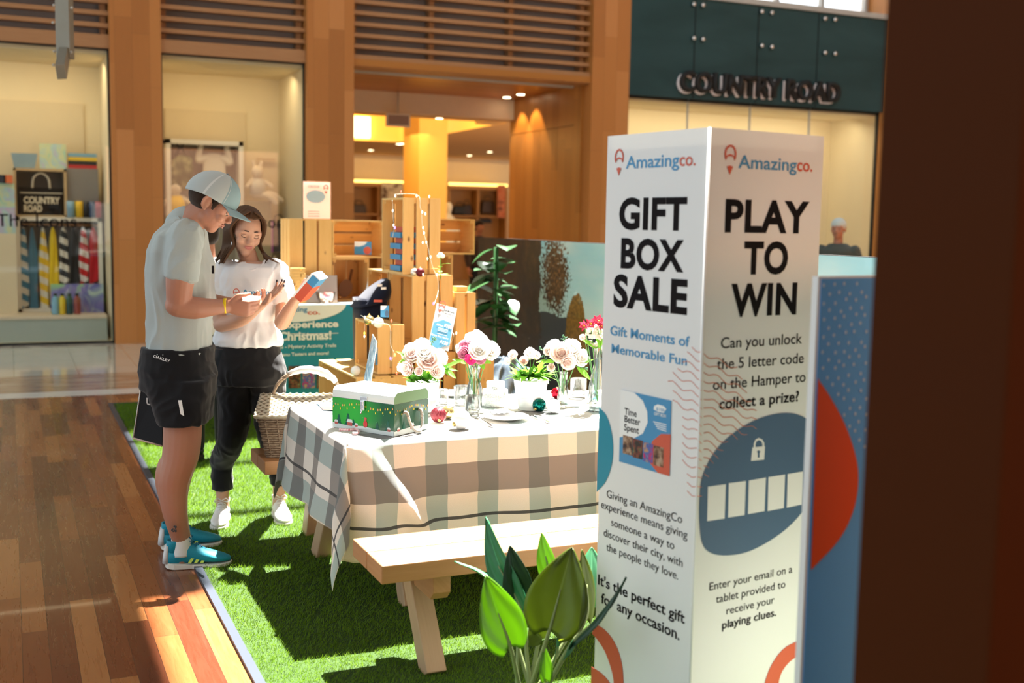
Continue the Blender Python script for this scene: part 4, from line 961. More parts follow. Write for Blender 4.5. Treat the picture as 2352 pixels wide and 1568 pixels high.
bred = mg('bauble_red', (.55, .01, .03)); bmat = plain('bauble_red_glitter', (.13, .008, .016), .45, .35, 300, metal=.4); bgold = mg('bauble_gold', (.62, .50, .22), .2); bpearl = plain('bauble_pearl', (.78, .80, .78), .2, .08, 6, coat=.6)
bgreen = mg('bauble_green', (.0, .10, .085), .15); bwhite = plain('bauble_white', (.9, .9, .9), .35, .01); bsil = plain('bauble_silver', (.75, .7, .62), .3, .1, 40, metal=.6); bteal = mg('bauble_teal', (.0, .20, .22), .15)
for px, py, d, z, r, mt, lab in ((848, 727, 6.45, .992, .029, bgold, 'gold bauble on the low crate, left of the pearl one'), (869, 741, 6.3, .992, .030, bpearl, 'white pearl bauble on the low crate by the small blue card'), (817, 856, 6.45, .697, .029, bpearl, 'iridescent clear bauble on the crate beside the banner foot'),
                              (952, 620, 6.62, 1.272, .023, bsil, 'small silver bauble touching the red one under the topmost crate'), (965, 622, 6.56, 1.272, .026, bmat, 'small dark red bauble on the second tower crate')):
    p = D(px, py, d); bauble((p.x, p.y, z), r, mt, lab, grp=None)
# string of lights
t = thing('string_lights', (2.1, 6.4, 1.2), 'thin string of coloured fairy lights draped over the crate tower', 'lights')
paths = [[(901, 459, 6.75), (902, 480, 6.74), (903, 500, 6.74), (905, 520, 6.74), (902, 545, 6.74)], [(905, 446, 6.75), (940, 445, 6.7), (962, 450, 6.62), (965, 475, 6.6), (968, 486, 6.6), (970, 520, 6.6), (977, 548, 6.6), (983, 568, 6.6), (988, 592, 6.6), (996, 619, 6.6), (1005, 640, 6.58), (1006, 670, 6.58), (998, 697, 6.3)],
         [(829, 724, 6.5), (845, 733, 6.4), (868, 742, 6.2), (895, 748, 6.2), (897, 790, 6.2), (905, 812, 6.2), (898, 830, 6.2)], [(838, 745, 6.5), (837, 765, 6.5), (837, 780, 6.5)], [(1035, 790, 6.3), (1042, 770, 6.2), (1035, 757, 6.3)]]
wm = plain('clear_wire', (.75, .72, .6), .3)
for P in paths: MB().tube(crom([D(*p) for p in P], 5), .0012, 5).build('wire', wm, t)
bl = {k: emit('bulb_'+k, c, s) for k, c, s in (('white', (1, .95, .8), 3), ('blue', (.2, .15, 1), 4), ('yellow', (1, .85, .1), 3), ('green', (.3, 1, .5), 3), ('red', (1, .1, .05), 3))}
for px, py, d, c in ((902, 484, 6.7, 'white'), (907, 523, 6.7, 'blue'), (904, 517, 6.7, 'white'), (908, 450, 6.68, 'white'), (957, 450, 6.55, 'white'), (986, 451, 6.55, 'white'), (970, 487, 6.55, 'white'), (977, 491, 6.55, 'green'), (972, 523, 6.55, 'white'), (974, 535, 6.55, 'white'), (971, 557, 6.55, 'white'), (979, 556, 6.55, 'white'), (982, 594, 6.55, 'green'), (989, 590, 6.55, 'white'), (972, 630, 6.4, 'white'), (1004, 630, 6.4, 'white'), (996, 697, 6.3, 'blue'), (837, 765, 6.4, 'yellow'), (837, 772, 6.4, 'white'), (907, 815, 6.15, 'yellow'), (897, 823, 6.15, 'blue'), (911, 857, 6.15, 'red'), (899, 737, 6.15, 'red'), (838, 729, 6.3, 'white'), (855, 740, 6.2, 'white'), (921, 441, 6.7, 'red'), (1048, 765, 6.15, 'white')):
    MB().ell(D(px, py, d), (.0045, .0045, .008), n=8, k=6).build('bulb', bl[c], t)
# printed landscape backdrop
BX, b0, b1, bh_ = 3.95, 4.05, 9.62, 1.452
t = thing('photo_backdrop', (BX, 6.8, 0), 'long printed backdrop of dark trees against a pale blue sky', 'backdrop')
q = NT('landscape_print', .32, spec=.5, coat=.2); _, Yw, Zw = q.xyz(q.coord('UV')) if 0 else (None, None, None)
Uo, Vo, _z = q.xyz(q.coord('UV'))       # u: metres from the left end, v: height in metres
n1 = q.noise(q.coord('UV'), 3.2, 5, .65); n2 = q.noise(q.coord('UV'), 9, 5, .7); n3 = q.noise(q.map(q.coord('UV'), (9, 2.2, 1)), 1.5, 4, .6); nf = q.noise(q.coord('UV'), 34, 3, .7)
jag = (n1-.5)*.9+(n2-.5)*.55+(nf-.5)*.25
sky = q.mix(Vo.step(.2, 1.4), (.52, .66, .66), (.20, .46, .56)); sky = q.mix((q.noise(q.map(q.coord('UV'), (.6, 2, 1)), 2.5, 3)-.35).clamp()*.8, sky, (.62, .68, .66))
big = (1.34-(Uo+jag*.35)).gt(0)                              # dark tree mass on the left
crown = ((Uo-1.60)*(Uo-1.60)*5+(Vo-1.18)*(Vo-1.18)*3.2+jag*.8+(nf-.5)*1.2).lt(.26)   # hanging branches
tr2 = ((((Uo-2.0)*(Uo-2.0)*15+(Vo-.45)*(Vo-.45)*1.9)+jag*.45).lt(.70))
tr3 = (((Uo-4.75).abs()*1.6+jag*.7).lt(.05+(1.45-Vo)*.22))
hill = (Vo-.86-(n1-.5)*.12).lt(0)
trk = q.mix((n3*1.5-.35).clamp(), (.018, .011, .007), (.055, .03, .014)); leafc = q.mix((nf*2.4-1.0).clamp(), trk, (.30, .13, .03))
bigc = q.mix((n2*2.6-1.15).clamp()*(n3*2-.5).clamp(), trk, (.16, .07, .02)); golden = q.mix((nf*2-.6).clamp(), (.05, .025, .005), (.36, .19, .03))
c = q.mix(hill, sky, (.035, .045, .06)); c = q.mix(tr3, c, (.02, .015, .01)); c = q.mix(crown, c, leafc); c = q.mix(tr2, c, golden); c = q.mix(big, c, bigc)
ground = (Vo-.16-(n1-.5)*.1).lt(0); c = q.mix(ground, c, (.16, .12, .02)); q.col(c)
mb = MB(); mb.add([(BX, b1, .02), (BX, b0, .02), (BX, b0, bh_), (BX, b1, bh_)], [(0, 1, 2, 3)], 0, False, [[(0, 0), (b1-b0, 0), (b1-b0, bh_), (0, bh_)]]); mb.build('print', q.mat, t)
MB().bx((BX+.002, b0, .02), (BX+.04, b1, bh_+.003)).build('frame', M['black'], t)
for y in (b0+.3, (b0+b1)/2, b1-.3): MB().bx((BX-.2, y-.03, .0), (BX+.3, y+.03, .02)).build('foot', M['black'], t)
# blanket heap on a stone bench
c = D(1215, 900, 6.85); t = thing('stone_bench', (3.16, 6.75, 0), 'pale stone block bench behind the picnic table carrying the denim blanket', 'bench')
MB().bx((2.72, 6.45, 0.01), (3.60, 7.05, .42)).build('block', plain('pale_stone', (.50, .40, .32), .7), t, bev=.01)
def bl_(u, v):
    a = u*2*pi; r = .02+.30*v; h = .26*(1-v**1.6); p = Vector((2.98+r*cos(a)*.78, 6.74+r*sin(a)*.8, .43+h)); f = noise.noise(Vector((cos(a)*3, sin(a)*3, v*3)))*.05+.02*sin(a*9+v*6); return p+Vector((f*cos(a), f*sin(a), abs(f)*.8))
MB().grid(bl_, 90, 30).build('blanket', cloth('denim', (.055, .085, .12), .9), None, 'crumpled grey blue denim blanket heaped behind the table', 'blanket', thick=.006)
# dark leafy plant right of the stall
t = thing('leafy_plant', (3.50, 8.15, 0), 'dark broad leaved artificial plant between the crates and the backdrop', 'plant'); random.seed(5)
lfd = NT('dark_leaf', .35, spec=.5); lfd.col(lfd.mix(lfd.noise(lfd.coord(), 9, 2), (.008, .035, .012), (.05, .17, .05))); lfw = NT('pale_leaf', .35); lfw.col(lfw.mix(lfw.noise(lfw.coord(), 20, 2), (.30, .38, .33), (.7, .74, .70)))
def leaf(c, d, up, L, W, mat, parent, curl=.25, name='leaf', fold=.18, n=9, thick=0, notch=0, shp=.75):
    d = Vector(d).normalized(); up = Vector(up); up = (up-d*up.dot(d)).normalized(); s = d.cross(up); c = Vector(c)
    def f(u, v):
        w_ = W*(sin(pi*min(max(u, .0), 1)**shp))**.85*(1 if u < 1 else 0); q = (v-.5)*2
        back = notch*L*abs(q)**1.5*max(0, 1-u*4) 
        return c + d*(L*u-back) + s*(w_*q) + up*(-curl*L*u*u + abs(q)*w_*fold)
    return MB().grid(f, n, 6).build(name, mat, parent, thick=thick)
for k in range(46):
    a = random.uniform(0, 2*pi); z = random.uniform(.75, 1.42); c = Vector((3.50+random.uniform(-.1, .1), 8.15+random.uniform(-.15, .15), z)); dv = Vector((cos(a), sin(a), random.uniform(-.5, .6)))
    leaf(c, dv, (0, 0, 1), random.uniform(.16, .26), random.uniform(.05, .09), lfw.mat if k % 6 == 0 else lfd.mat, t, n=6)
MB().tube([(3.5, 8.15, .2), (3.5, 8.15, 1.4)], .02, 8).build('stem', lfd.mat, t); MB().lathe([(.0, 0.01), (.14, .01), (.17, .35), (.15, .35), (.14, .3), (0, .3)], (3.5, 8.15, 0), 20).build('pot', M['black'], t)
t = thing('flower_sprig', (2.5, 6.7, 1.165), 'small white blossom sprig with green leaves beside the topmost crate', 'flowers'); c = D(1012, 640, 6.5)
gl = NT('bright_leaf', .5); gl.col((.16, .36, .05)); wp = plain('white_petal', (.85, .83, .78), .6)
MB().tube([c, c+Vector((0, 0, .13))], .003, 6).build('stem', gl.mat, t)
for k in range(5): leaf(c+Vector((0, 0, .02+.015*k)), (cos(k*1.4), sin(k*1.4), .4), UP, .06, .014, gl.mat, t, n=5)
for k in range(5): MB().ell(c+Vector((.012*cos(k*1.3), .012*sin(k*1.3), .13+.01*(k % 2))), (.014, .014, .011), n=10, k=6).build('blossom', wp, t)
# ================================================================== things on the picnic table
def T_(px, py): return Z(px, py, TT)
# green gift case
n0 = T_(905, 1002); e1 = Vector((.53, -.848, 0)).normalized(); e2 = Vector((.848, .53, 0)).normalized(); L1, L2, HB, HT = .325, .215, .125, .170
o = n0 - e1*L1                                   # far left corner; e1 runs along the printed front, e2 along the side
gc_ = thing('gift_case', o+e1*L1/2+e2*L2/2, 'green and white gift case with rope handle and metal latch at the table corner', 'case')
gfront = NT('case_print', .3, coat=.3); q = gfront.coord('UV'); U, V, _ = gfront.xyz(q)
rad = ((U-.07)*(U-.07)+(V-.07)*(V-.07)*1.3); cc = gfront.mix(rad.step(.0, .04), (.02, .42, .03), (.0, .09, .028))
stars = gfront.voro(gfront.map(q, (1, 1, 1)), 60).lt(.07); cc = gfront.mix(stars*.8, cc, (.4, .75, .3))
gfront.col(cc)
gside = NT('case_side_print', .3, coat=.3); q = gside.coord('UV'); gside.col(gside.mix(gside.voro(q, 55).lt(.06)*.7, (.012, .085, .045), (.35, .6, .3)))
glid = plain('case_lid_green', (.13, .27, .14), .35, .03); gwh = plain('case_white', (.80, .84, .80), .35, .02)
Rg = frame(e1, y=e2)
mb = MB(); C0 = o+e1*L1/2+e2*L2/2
mb.box(C0+UP*(HB/2), (L1, L2, HB), Rg, 2)
mb.prism([(0, 0), (L1, 0), (L1, HB), (0, HB)], o-e2*.0006, e1, UP, .0005, 0); mb.prism([(0, 0), (L2, 0), (L2, HB), (0, HB)], o+e1*(L1+.0006), e2, UP, -.0005, 1)
mb.build('body', [gfront.mat, gside.mat, gwh], gc_)
# snow bank, trees, huts, lights in the print
def pf(poly, mat, name, k=1): MB().prism(poly, o-e2*(.0011+.0004*k), e1, UP, .0003).build(name, mat, gc_)
def ps(poly, mat, name, k=1): MB().prism(poly, o+e1*(L1+.0011+.0004*k), e2, UP, -.0003).build(name, mat, gc_)
snow = plain('print_snow', (.70, .76, .74), .35, .02); tg = plain('print_tree', (.0, .10, .06), .35, .02); hut = plain('print_hut', (.55, .10, .08), .35)
pf([(0, 0), (L1, 0), (L1, .020), (L1*.8, .016), (L1*.5, .022), (L1*.2, .017), (0, .022)], snow, 'snow', 2); ps([(0, 0), (L2, 0), (L2, .02), (L2*.5, .024), (0, .018)], snow, 'snow', 2)
def tree(x, s, f_): f_([(x-.5*s, .018), (x+.5*s, .018), (x+.22*s, .018+.42*s), (x+.36*s, .018+.42*s), (x+.13*s, .018+.8*s), (x+.22*s, .018+.8*s), (x, .018+1.3*s), (x-.22*s, .018+.8*s), (x-.13*s, .018+.8*s), (x-.36*s, .018+.42*s), (x-.22*s, .018+.42*s)], tg, 'tree_print')
for x, s in ((.035, .032), (.085, .038), (.115, .022), (.24, .024), (.295, .034)): tree(x, s, pf)
for x, s in ((.06, .03), (.17, .03)): tree(x, s, ps)
def hutp(x, s, f_):
    f_([(x-.5*s, .016), (x+.5*s, .016), (x+.5*s, .016+.6*s), (x-.5*s, .016+.6*s)], hut, 'hut_print', 2.4); f_([(x-.65*s, .016+.55*s), (x+.65*s, .016+.55*s), (x+.4*s, .016+1.05*s), (x-.4*s, .016+1.05*s)], snow, 'hut_roof_print', 2.8)
for x, s in ((.022, .017), (.095, .026), (.13, .014), (.30, .015)): hutp(x, s, pf)
hutp(.11, .022, ps); hutp(.025, .014, ps)
pf(disc(14, .011, .014, .178, .032), plain('print_sack', (.65, .03, .03), .35), 'gift_sack_print', 3); pf([(.171, .044), (.184, .044), (.186, .058), (.173, .060)], hut, 'gift_print', 3)
yl = emit('print_bulb_yellow', (.75, .62, .05), .0); yl = plain('print_bulb_yellow', (.80, .68, .06), .35); ol = plain('print_bulb_orange', (.80, .38, .16), .35)
random.seed(2)
for k in range(26):
    x = .006+k*.0125; zz = .098-.006*sin(x*34)+(.004 if k % 3 else -.010); pf(disc(8, .0028, .0048, x, zz), (yl, ol, yl)[k % 3], 'bulb_print', 2)
for k in range(17):
    x = .008+k*.0125; zz = .098-.006*sin(x*38)+(.005 if k % 3 else -.010); ps(disc(8, .0026, .0045, x, zz), (yl, ol, yl)[k % 3], 'bulb_print', 2)
# lid with rounded long edges
prof = [(0, HB+.001), (0, HT-.028), (.003, HT-.015), (.010, HT-.006), (.022, HT), (L2-.022, HT), (L2-.010, HT-.006), (L2-.003, HT-.015), (L2, HT-.028), (L2, HB+.001)]
mb = MB(); n = len(prof); A = [o+e2*(a)+UP*b for a, b in prof]; Bv = [a+e1*L1 for a in A]
mb.add(A+Bv, [tuple(range(n)), tuple(range(2*n-1, n-1, -1))], 1); mb.add(A+Bv, [(i, n+i, n+(i+1) % n, (i+1) % n) for i in range(n)], 0, False)
t2 = NT('case_lid_print', .3, coat=.3); nn = t2.noise(t2.coord(), 16, 3); t2.col(t2.mix(nn.step(.50, .53), (.82, .85, .82), (.13, .42, .24)))
mb.build('lid', [gwh, glid], gc_)
MB().prism([(.03, .075), (.10, .03), (.19, .035), (.27, .06), (.30, .13), (.25, .19), (.16, .175), (.12, .13), (.05, .14)], o+UP*(HT+.0005), e1, e2, .0004).build('lid_print', t2.mat, gc_)
# latch
lo_ = o+e1*(L1*.52)-e2*.002
MB().box(lo_+UP*.134, (.036, .004, .016), Rg).build('latch_plate', M['chrome'], gc_, bev=.0015)
MB().box(lo_+UP*.108-e2*.006, (.020, .010, .040), Rg).build('latch_body', M['chrome'], gc_, bev=.003)
MB().box(lo_+UP*.117-e2*.012, (.012, .004, .016), Rg).build('latch_lever', M['chrome'], gc_, bev=.001)
MB().tube(crom([lo_+UP*.10-e2*.010, lo_+UP*.088-e2*.018+e1*.004, lo_+UP*.078-e2*.016, lo_+UP*.076-e2*.010-e1*.008], 5), .003, 6).build('latch_hook', M['chrome'], gc_)
rp = NT('rope', .8); rp.col((.82, .76, .66)); _, _, zz = rp.xyz(rp.coord('UV')); uu = rp.xyz(rp.coord('UV')); wv2 = (uu[0]*120+uu[1]*6.283).sin(); rp.bump(wv2, .9, .004); rp.col(rp.mix(wv2.gt(.55)*.5, (.84, .78, .68), (.45, .34, .22)))
s0 = o+e1*(L1+.002); P = [s0+e2*.055+UP*.088, s0+e2*.060+UP*.086+e1*.014, s0+e2*.068+UP*.05+e1*.022, s0+e2*.085+UP*.020+e1*.028, s0+e2*.11+UP*.008+e1*.034, s0+e2*.135+UP*.018+e1*.028, s0+e2*.145+UP*.05+e1*.022, s0+e2*.150+UP*.086+e1*.014, s0+e2*.152+UP*.088]
MB().tube(crom(P, 8), .0062, 10).build('rope_handle', rp.mat, gc_)
# baubles on the table
for px, py, r, mt, lab, tex, cd_ in ((1007, 970, .0325, bmat, 'dark red glittery bauble beside the rope handle of the green case', 1, (-.2, -.8, -.5)), (1028, 962, .029, bgold, 'gold bauble half hidden behind the dark red glittery one', 0, (.5, -.6, -.4)), (1059, 985, .040, bwhite, 'large white bauble left of the fork', 0, (-.9, -.3, -.4)),
                                   (1238, 945, .030, bgreen, 'dark green faceted bauble in front of the white planter', 1, (-.8, -.4, -.5)), (1271, 948, .031, bwhite, 'white bauble directly right of the dark green faceted one', 0, (.8, .2, .3)), (1278, 915, .027, bred, 'shiny red bauble behind the slim flower vase', 0, (.3, .6, .6)), (1362, 923, .028, bteal, 'teal bauble behind the bottle vase', 0, (.3, .6, .6))):
    p = T_(px, py); bauble((p.x, p.y, TT), r, mt, lab, tex, None, cd_)
# planters, vases, glasses
def planter(c, r, h, lab):
    t = thing('planter', c, lab, 'flower pot', 'white ribbed planters'); pr_ = [(0, .001), (r*.70, .001), (r*.72, .006)]
    for k in range(7): z = h*(.12+.045*k); pr_ += [(r*(.73+.07*z/h*3*.6), z), (r*(.75+.07*z/h*3*.6)+.0012, z+h*.02)]
    pr_ += [(r*.90, h*.6), (r*.985, h*.97), (r*1.0, h*.975), (r*1.0, h), (r*.95, h), (r*.93, h*.9), (0, h*.88)]
    MB().lathe(pr_, c, 48).build('pot', plain('enamel_white', (.62, .65, .64), .25, .01, coat=.4), t)
    MB().lathe([(0, h*.885), (r*.9, h*.885)], c, 24).build('soil', plain('soil', (.05, .03, .015), .9), t); return t
cP = T_(1218, 940); pot2 = planter(cP, .079, .140, 'white ribbed planter with pale ranunculus behind the dark green bauble')
cQ = T_(971, 944); pot1 = planter(cQ, .076, .138, 'white ribbed planter with a large peony bunch behind the green case')
watr = glassy('water', (.92, .96, .95), .05, .0, .5)
def vase(c, prof, lab, wl=.0):
    t = thing('glass_vase', c, lab, 'vase'); pr_ = [(r, z) for r, z in prof]+[(max(r-.0022, 0), max(z, .006)) for r, z in prof[::-1]]
    MB().lathe(pr_, c, 40).build('glass', M['clear'], t)
    MB().lathe([(0, .003)]+[(r*.97, .004) for r in (prof[1][0],)]+[(prof[1][0]*.95, .010), (0, .010)], c, 30).build('thick_base', plain('base_glass', (.75, .83, .82), .05, .02), t)
    return t
c1 = T_(1089, 938); v1 = vase(c1, [(0, 0), (.034, 0), (.037, .02), (.0385, .06), (.034, .095), (.024, .13), (.0215, .15), (.025, .175), (.032, .20)], 'waisted clear glass vase of pink and white flowers left of the white candle pots')
c2 = T_(1293, 926); v2 = vase(c2, [(0, 0), (.028, 0), (.027, .03), (.022, .08), (.0195, .115), (.0205, .135), (.023, .148)], 'slim clear glass vase with blush peonies right of the middle planter')
c3 = T_(1372, 943); v3 = vase(c3, [(0, 0), (.040, 0), (.042, .05), (.041, .11), (.032, .165), (.022, .21), (.019, .25), (.022, .285), (.029, .30)], 'tall clear bottle vase half hidden by the advertising tower')
def tumbler(px, py, r, h, lab):
    c = T_(px, py); t = thing('tumbler', c, lab, 'glass', 'clear tumblers on the table')
    MB().lathe([(0, 0), (r*.9, 0), (r*.93, h*.08), (r*.96, h*.2), (r, h), (r-.002, h), (r*.93, h*.22), (r*.85, h*.14), (0, h*.13)], c, 36).build('glass', M['clear'], t)
    MB().tube([c+Vector(((r-.001)*cos(a), (r-.001)*sin(a), h)) for a in np.linspace(0, 2*pi, 37)], .0011, 5).build('rim', M['clear'], t)
tumbler(1063, 932, .043, .093, 'clear tumbler left of the waisted vase'); tumbler(1017, 928, .026, .070, 'small clear tumbler just behind the dark red glittery bauble'); tumbler(1328, 912, .041, .092, 'clear tumbler between the slim vase and the bottle vase'); tumbler(1085, 952, .036, .085, 'clear tumbler in front of the waisted vase')
# white pierced candle pots
for px, py, r, h, lab, z0 in ((1137, 932, .058, .078, 'wide white dimpled candle pot beside the waisted vase', 0), (1138, 924, .043, .10, 'narrower white pierced candle pot rising behind the wide one', 0)):
    c = T_(px, py); t = thing('candle_pot', c, lab, 'candle holder'); wmat = NT('dimpled_china', .35, coat=.2); wmat.col((.64, .64, .63)); wmat.bump(wmat.voro(wmat.coord(), 190), .8, .004)
    MB().lathe([(0, 0), (r*.92, 0), (r, .006), (r, h), (r-.004, h+.001), (r-.005, h-.02), (0, h-.022)], c, 40).build('pot', wmat.mat, t)
    if r < .05:
        mb = MB()
        for k in range(24): a = k*pi/12; MB().ell(c+Vector(((r+.0002)*cos(a), (r+.0002)*sin(a), h-.008)), (.002, .002, .002), n=6, k=4).build('hole', M['lightgrey'], t)
# plates, cutlery, napkin
china = plain('china', (.66, .66, .65), .15, .01, coat=.5)
def plate(px, py, r, lab):
    c = T_(px, py); t = thing('plate', c, lab, 'plate'); return MB().lathe([(0, .001), (r*.55, .001), (r*.62, .005), (r*.97, .013), (r, .016), (r*.98, .017), (r*.62, .009), (r*.55, .006), (0, .006)], c, 48).build('dish', china, t), t
plate(1161, 962, .102, 'round white plate at the near table edge between fork and knife'); plate(1042, 908, .095, 'round white plate at the far table edge behind the tumblers')
c = T_(1150, 955); t = thing('napkin', c, 'crumpled white napkin on the near white plate', 'napkin')
MB().grid(lambda u, v: c+Vector(((u-.5)*.09, (v-.5)*.07, .013+.014*abs(noise.noise(Vector((u*4, v*4, 1))))+.004)), 14, 12).build('fold', cloth('napkin_white', (.86, .86, .85)), t, thick=.001)
steel = plain('steel', (.62, .62, .64), .15, .02, 9, metal=1)
def cutlery(a, b, kind, lab):
    a, b = T_(*a), T_(*b); d = (b-a); L = d.length; d.normalize(); s = UP.cross(d); t = thing(kind, a, lab, kind.split('_')[-1])
    MB().loft([(a+d*L*u+UP*(.003+.006*sin(pi*u)), s*w_, UP*.0015) for u, w_ in ((.38, .003), (.5, .0035), (.8, .005), (.97, .007), (1, .004))], n=10).build('handle', steel, t)
    if 'fork' in kind:
        MB().loft([(a+d*L*u+UP*.006, s*w_, UP*.0012) for u, w_ in ((.39, .003), (.32, .009), (.22, .011), (.2, .011))], n=10).build('neck', steel, t)
        for k in range(4): MB().tube([a+d*L*.21+s*(k-1.5)*.0062+UP*.006, a+d*L*.1+s*(k-1.5)*.0062+UP*.004, a+s*(k-1.5)*.0055+UP*.008], .0014, 5).build('tine', steel, t)
    else: MB().loft([(a+d*L*u+UP*.003, s*w_, UP*.001) for u, w_ in ((.40, .004), (.3, .009), (.12, .010), (.02, .006), (0, .002))], n=10).build('blade', steel, t)
cutlery((1082, 952), (1132, 981), 'dinner_fork', 'steel fork left of the near white plate'); cutlery((1221, 955), (1263, 972), 'table_knife', 'steel knife right of the near white plate')
# candy cane and card
t = thing('candy_cane', T_(800, 994), 'red and white striped candy cane lying in front of the green case', 'candy'); cm = NT('candy', .3); uu = cm.xyz(cm.coord('UV')); cm.col(cm.mix((uu[0]*22+uu[1]).mod(1.).lt(.4), (.88, .84, .84), (.68, .01, .07)))
P = [T_(779, 989), T_(800, 990), T_(818, 989), T_(824, 994), T_(820, 998), T_(810, 998)]; MB().tube([p+UP*.006 for p in crom(P, 8)], .0055, 10).build('stick', cm.mat, t)
t = thing('voucher_card', T_(745, 933), 'blue and orange card lying behind the green case', 'card'); P = [T_(742, 942), T_(724, 923), T_(776, 928), T_(790, 944)]
MB().add([p+UP*.0025 for p in P], [(0, 3, 2, 1)]).build('card_sheet', M['amzblue'], t, thick=.001); Q = [P[0], P[0].lerp(P[1], .4), P[3].lerp(P[2], .4), P[3]]; MB().add([p+UP*.0035 for p in Q], [(0, 3, 2, 1)]).build('orange_half', M['amzred'], t)
# slanted acrylic stand behind the case
A_ = [Vector((1.50, 4.80, TT)), None]; dd = (CAM-Vector((1.5, 4.8, 1.6))).normalized()
P = [D(828, 880, 4.98), D(845, 880, 4.92), D(866, 785, 4.92), D(856, 768, 4.98)]
t = thing('acrylic_stand', (P[0].x, P[0].y, TT), 'scratched blue acrylic sign holder seen edge on behind the green case', 'sign'); sc_ = NT('scratched_acrylic', .25, coat=.4); n = sc_.noise(sc_.map(sc_.coord(), (1, 1, .4)), 60, 4, .7); sc_.col(sc_.ramp(n, [(.35, (.10, .22, .32)), (.55, (.30, .45, .52)), (.7, (.75, .82, .82))]))
P = [D(824, 905, 4.98), D(842, 910, 4.92)]+P[2:]; P[0].z = P[1].z = TT
MB().add(P, [(0, 1, 2, 3)]).build('sheet', sc_.mat, t, thick=.004)
MB().tube([P[1], P[2], P[3]], .0022, 6).build('edge', plain('acrylic_edge', (.75, .85, .87), .2), t)
# ================================================================== flowers
pk = lambda n, a, b, tr=.35: None
def petalmat(n, inner, outer, tr=.3):
    t = NT(n, .6, spec=.2); U = t.xyz(t.coord('UV'))[0]; c = t.mix((U*1.1).clamp(), inner, outer); t.col(c)
    x = t.nt.nodes.new('ShaderNodeMixShader'); x.inputs[0].default_value = tr; q = t.nt.nodes.new('ShaderNodeBsdfTranslucent'); t.nt.links.new(c, q.inputs[0])
    t.nt.links.new(t.b.outputs[0], x.inputs[1]); t.nt.links.new(q.outputs[0], x.inputs[2]); t.nt.links.new(x.outputs[0], t.nt.nodes['Material Output'].inputs[0]); return t.mat
pblush = petalmat('petal_blush', (.97, .72, .65), (.97, .90, .87), .6); pwhite = petalmat('petal_white', (.97, .93, .84), (.97, .96, .95), .6); ppink = petalmat('petal_pink', (.75, .10, .28), (.82, .42, .55)); phot = petalmat('petal_hot_pink', (.55, .01, .12), (.82, .05, .28)); pmag = petalmat('petal_crimson', (.6, .2, .25), (.55, .0, .06))
def bloom(c, n, r, mat, parent, kind='peony', seed=0, name='bloom'):
    n = Vector(n).normalized(); Rn = frame(n.orthogonal(), z=n); c = Vector(c); rnd = random.Random(seed); mb = MB()
    if kind == 'peony': rings = [(3, .35, 1.25), (5, .55, 1.05), (7, .78, .75), (8, .95, .42), (9, 1.05, .08)]
    elif kind == 'ranunculus': rings = [(4, .30, 1.35), (5, .5, 1.2), (7, .75, .95), (8, .92, .6)]
    elif kind == 'open': rings = [(5, .8, .45), (7, 1.0, .1)]
    elif kind == 'star': rings = [(6, 1.0, .25), (5, .7, .6)]
    else: rings = [(6, 1.0, .1)]
    for k, rr, el in rings:
        for j in range(k):
            a = 2*pi*(j+rnd.random()*.5)/k; L = r*rr*rnd.uniform(.9, 1.1); W_p = L*(.62 if kind != 'star' else .25)
            dd = Vector((cos(a)*cos(el), sin(a)*cos(el), sin(el))); sd_ = Vector((-sin(a), cos(a), 0)); up = dd.cross(sd_)*-1
            ph_ = rnd.random()*6
            def f(u, v, L=L, W_p=W_p, dd=dd, sd_=sd_, up=up, ph_=ph_):
                q = (v-.5)*2; w_ = W_p*(sin(pi*min(.12+u*.80, 1))**.7 if kind != 'star' else sin(pi*min(.1+u*.9, 1)))
                cup = (.45 if kind in ('peony', 'ranunculus') else .12)
                return c+Rn@(dd*(L*u*(1-.10*q*q)) + sd_*(w_*q) - up*(-1)*0 + Vector((0, 0, 1))*(cup*L*(u*u*.8+q*q*.3*u)) + dd*(.03*L*sin(q*6+ph_)*u) - Vector((cos(a), sin(a), 0))*(cup*L*.35*u*u if kind != 'open' else 0))
            mb.grid(f, 6, 6)
    if kind in ('open', 'star'): mb.ell(c+n*r*.1, (r*.16, r*.16, r*.12), Rn, 10, 1, 6)
    else: mb.ell(c+n*r*.12, (r*.4, r*.4, r*.42), Rn, 12, 0, 8)
    return mb.build(name, [mat, plain('stamen', (.75, .45, .03), .6)] if 0 else [mat, STAM], parent)
STAM = plain('stamen', (.80, .50, .04), .6)
lf1 = translucent('leaf_fresh', (.10, .30, .035), .3, (.3, .6, .05)).mat; lf2 = translucent('leaf_euca', (.10, .22, .14), .2, (.2, .4, .2)).mat; stemm = plain('stem_green', (.10, .28, .08), .5)
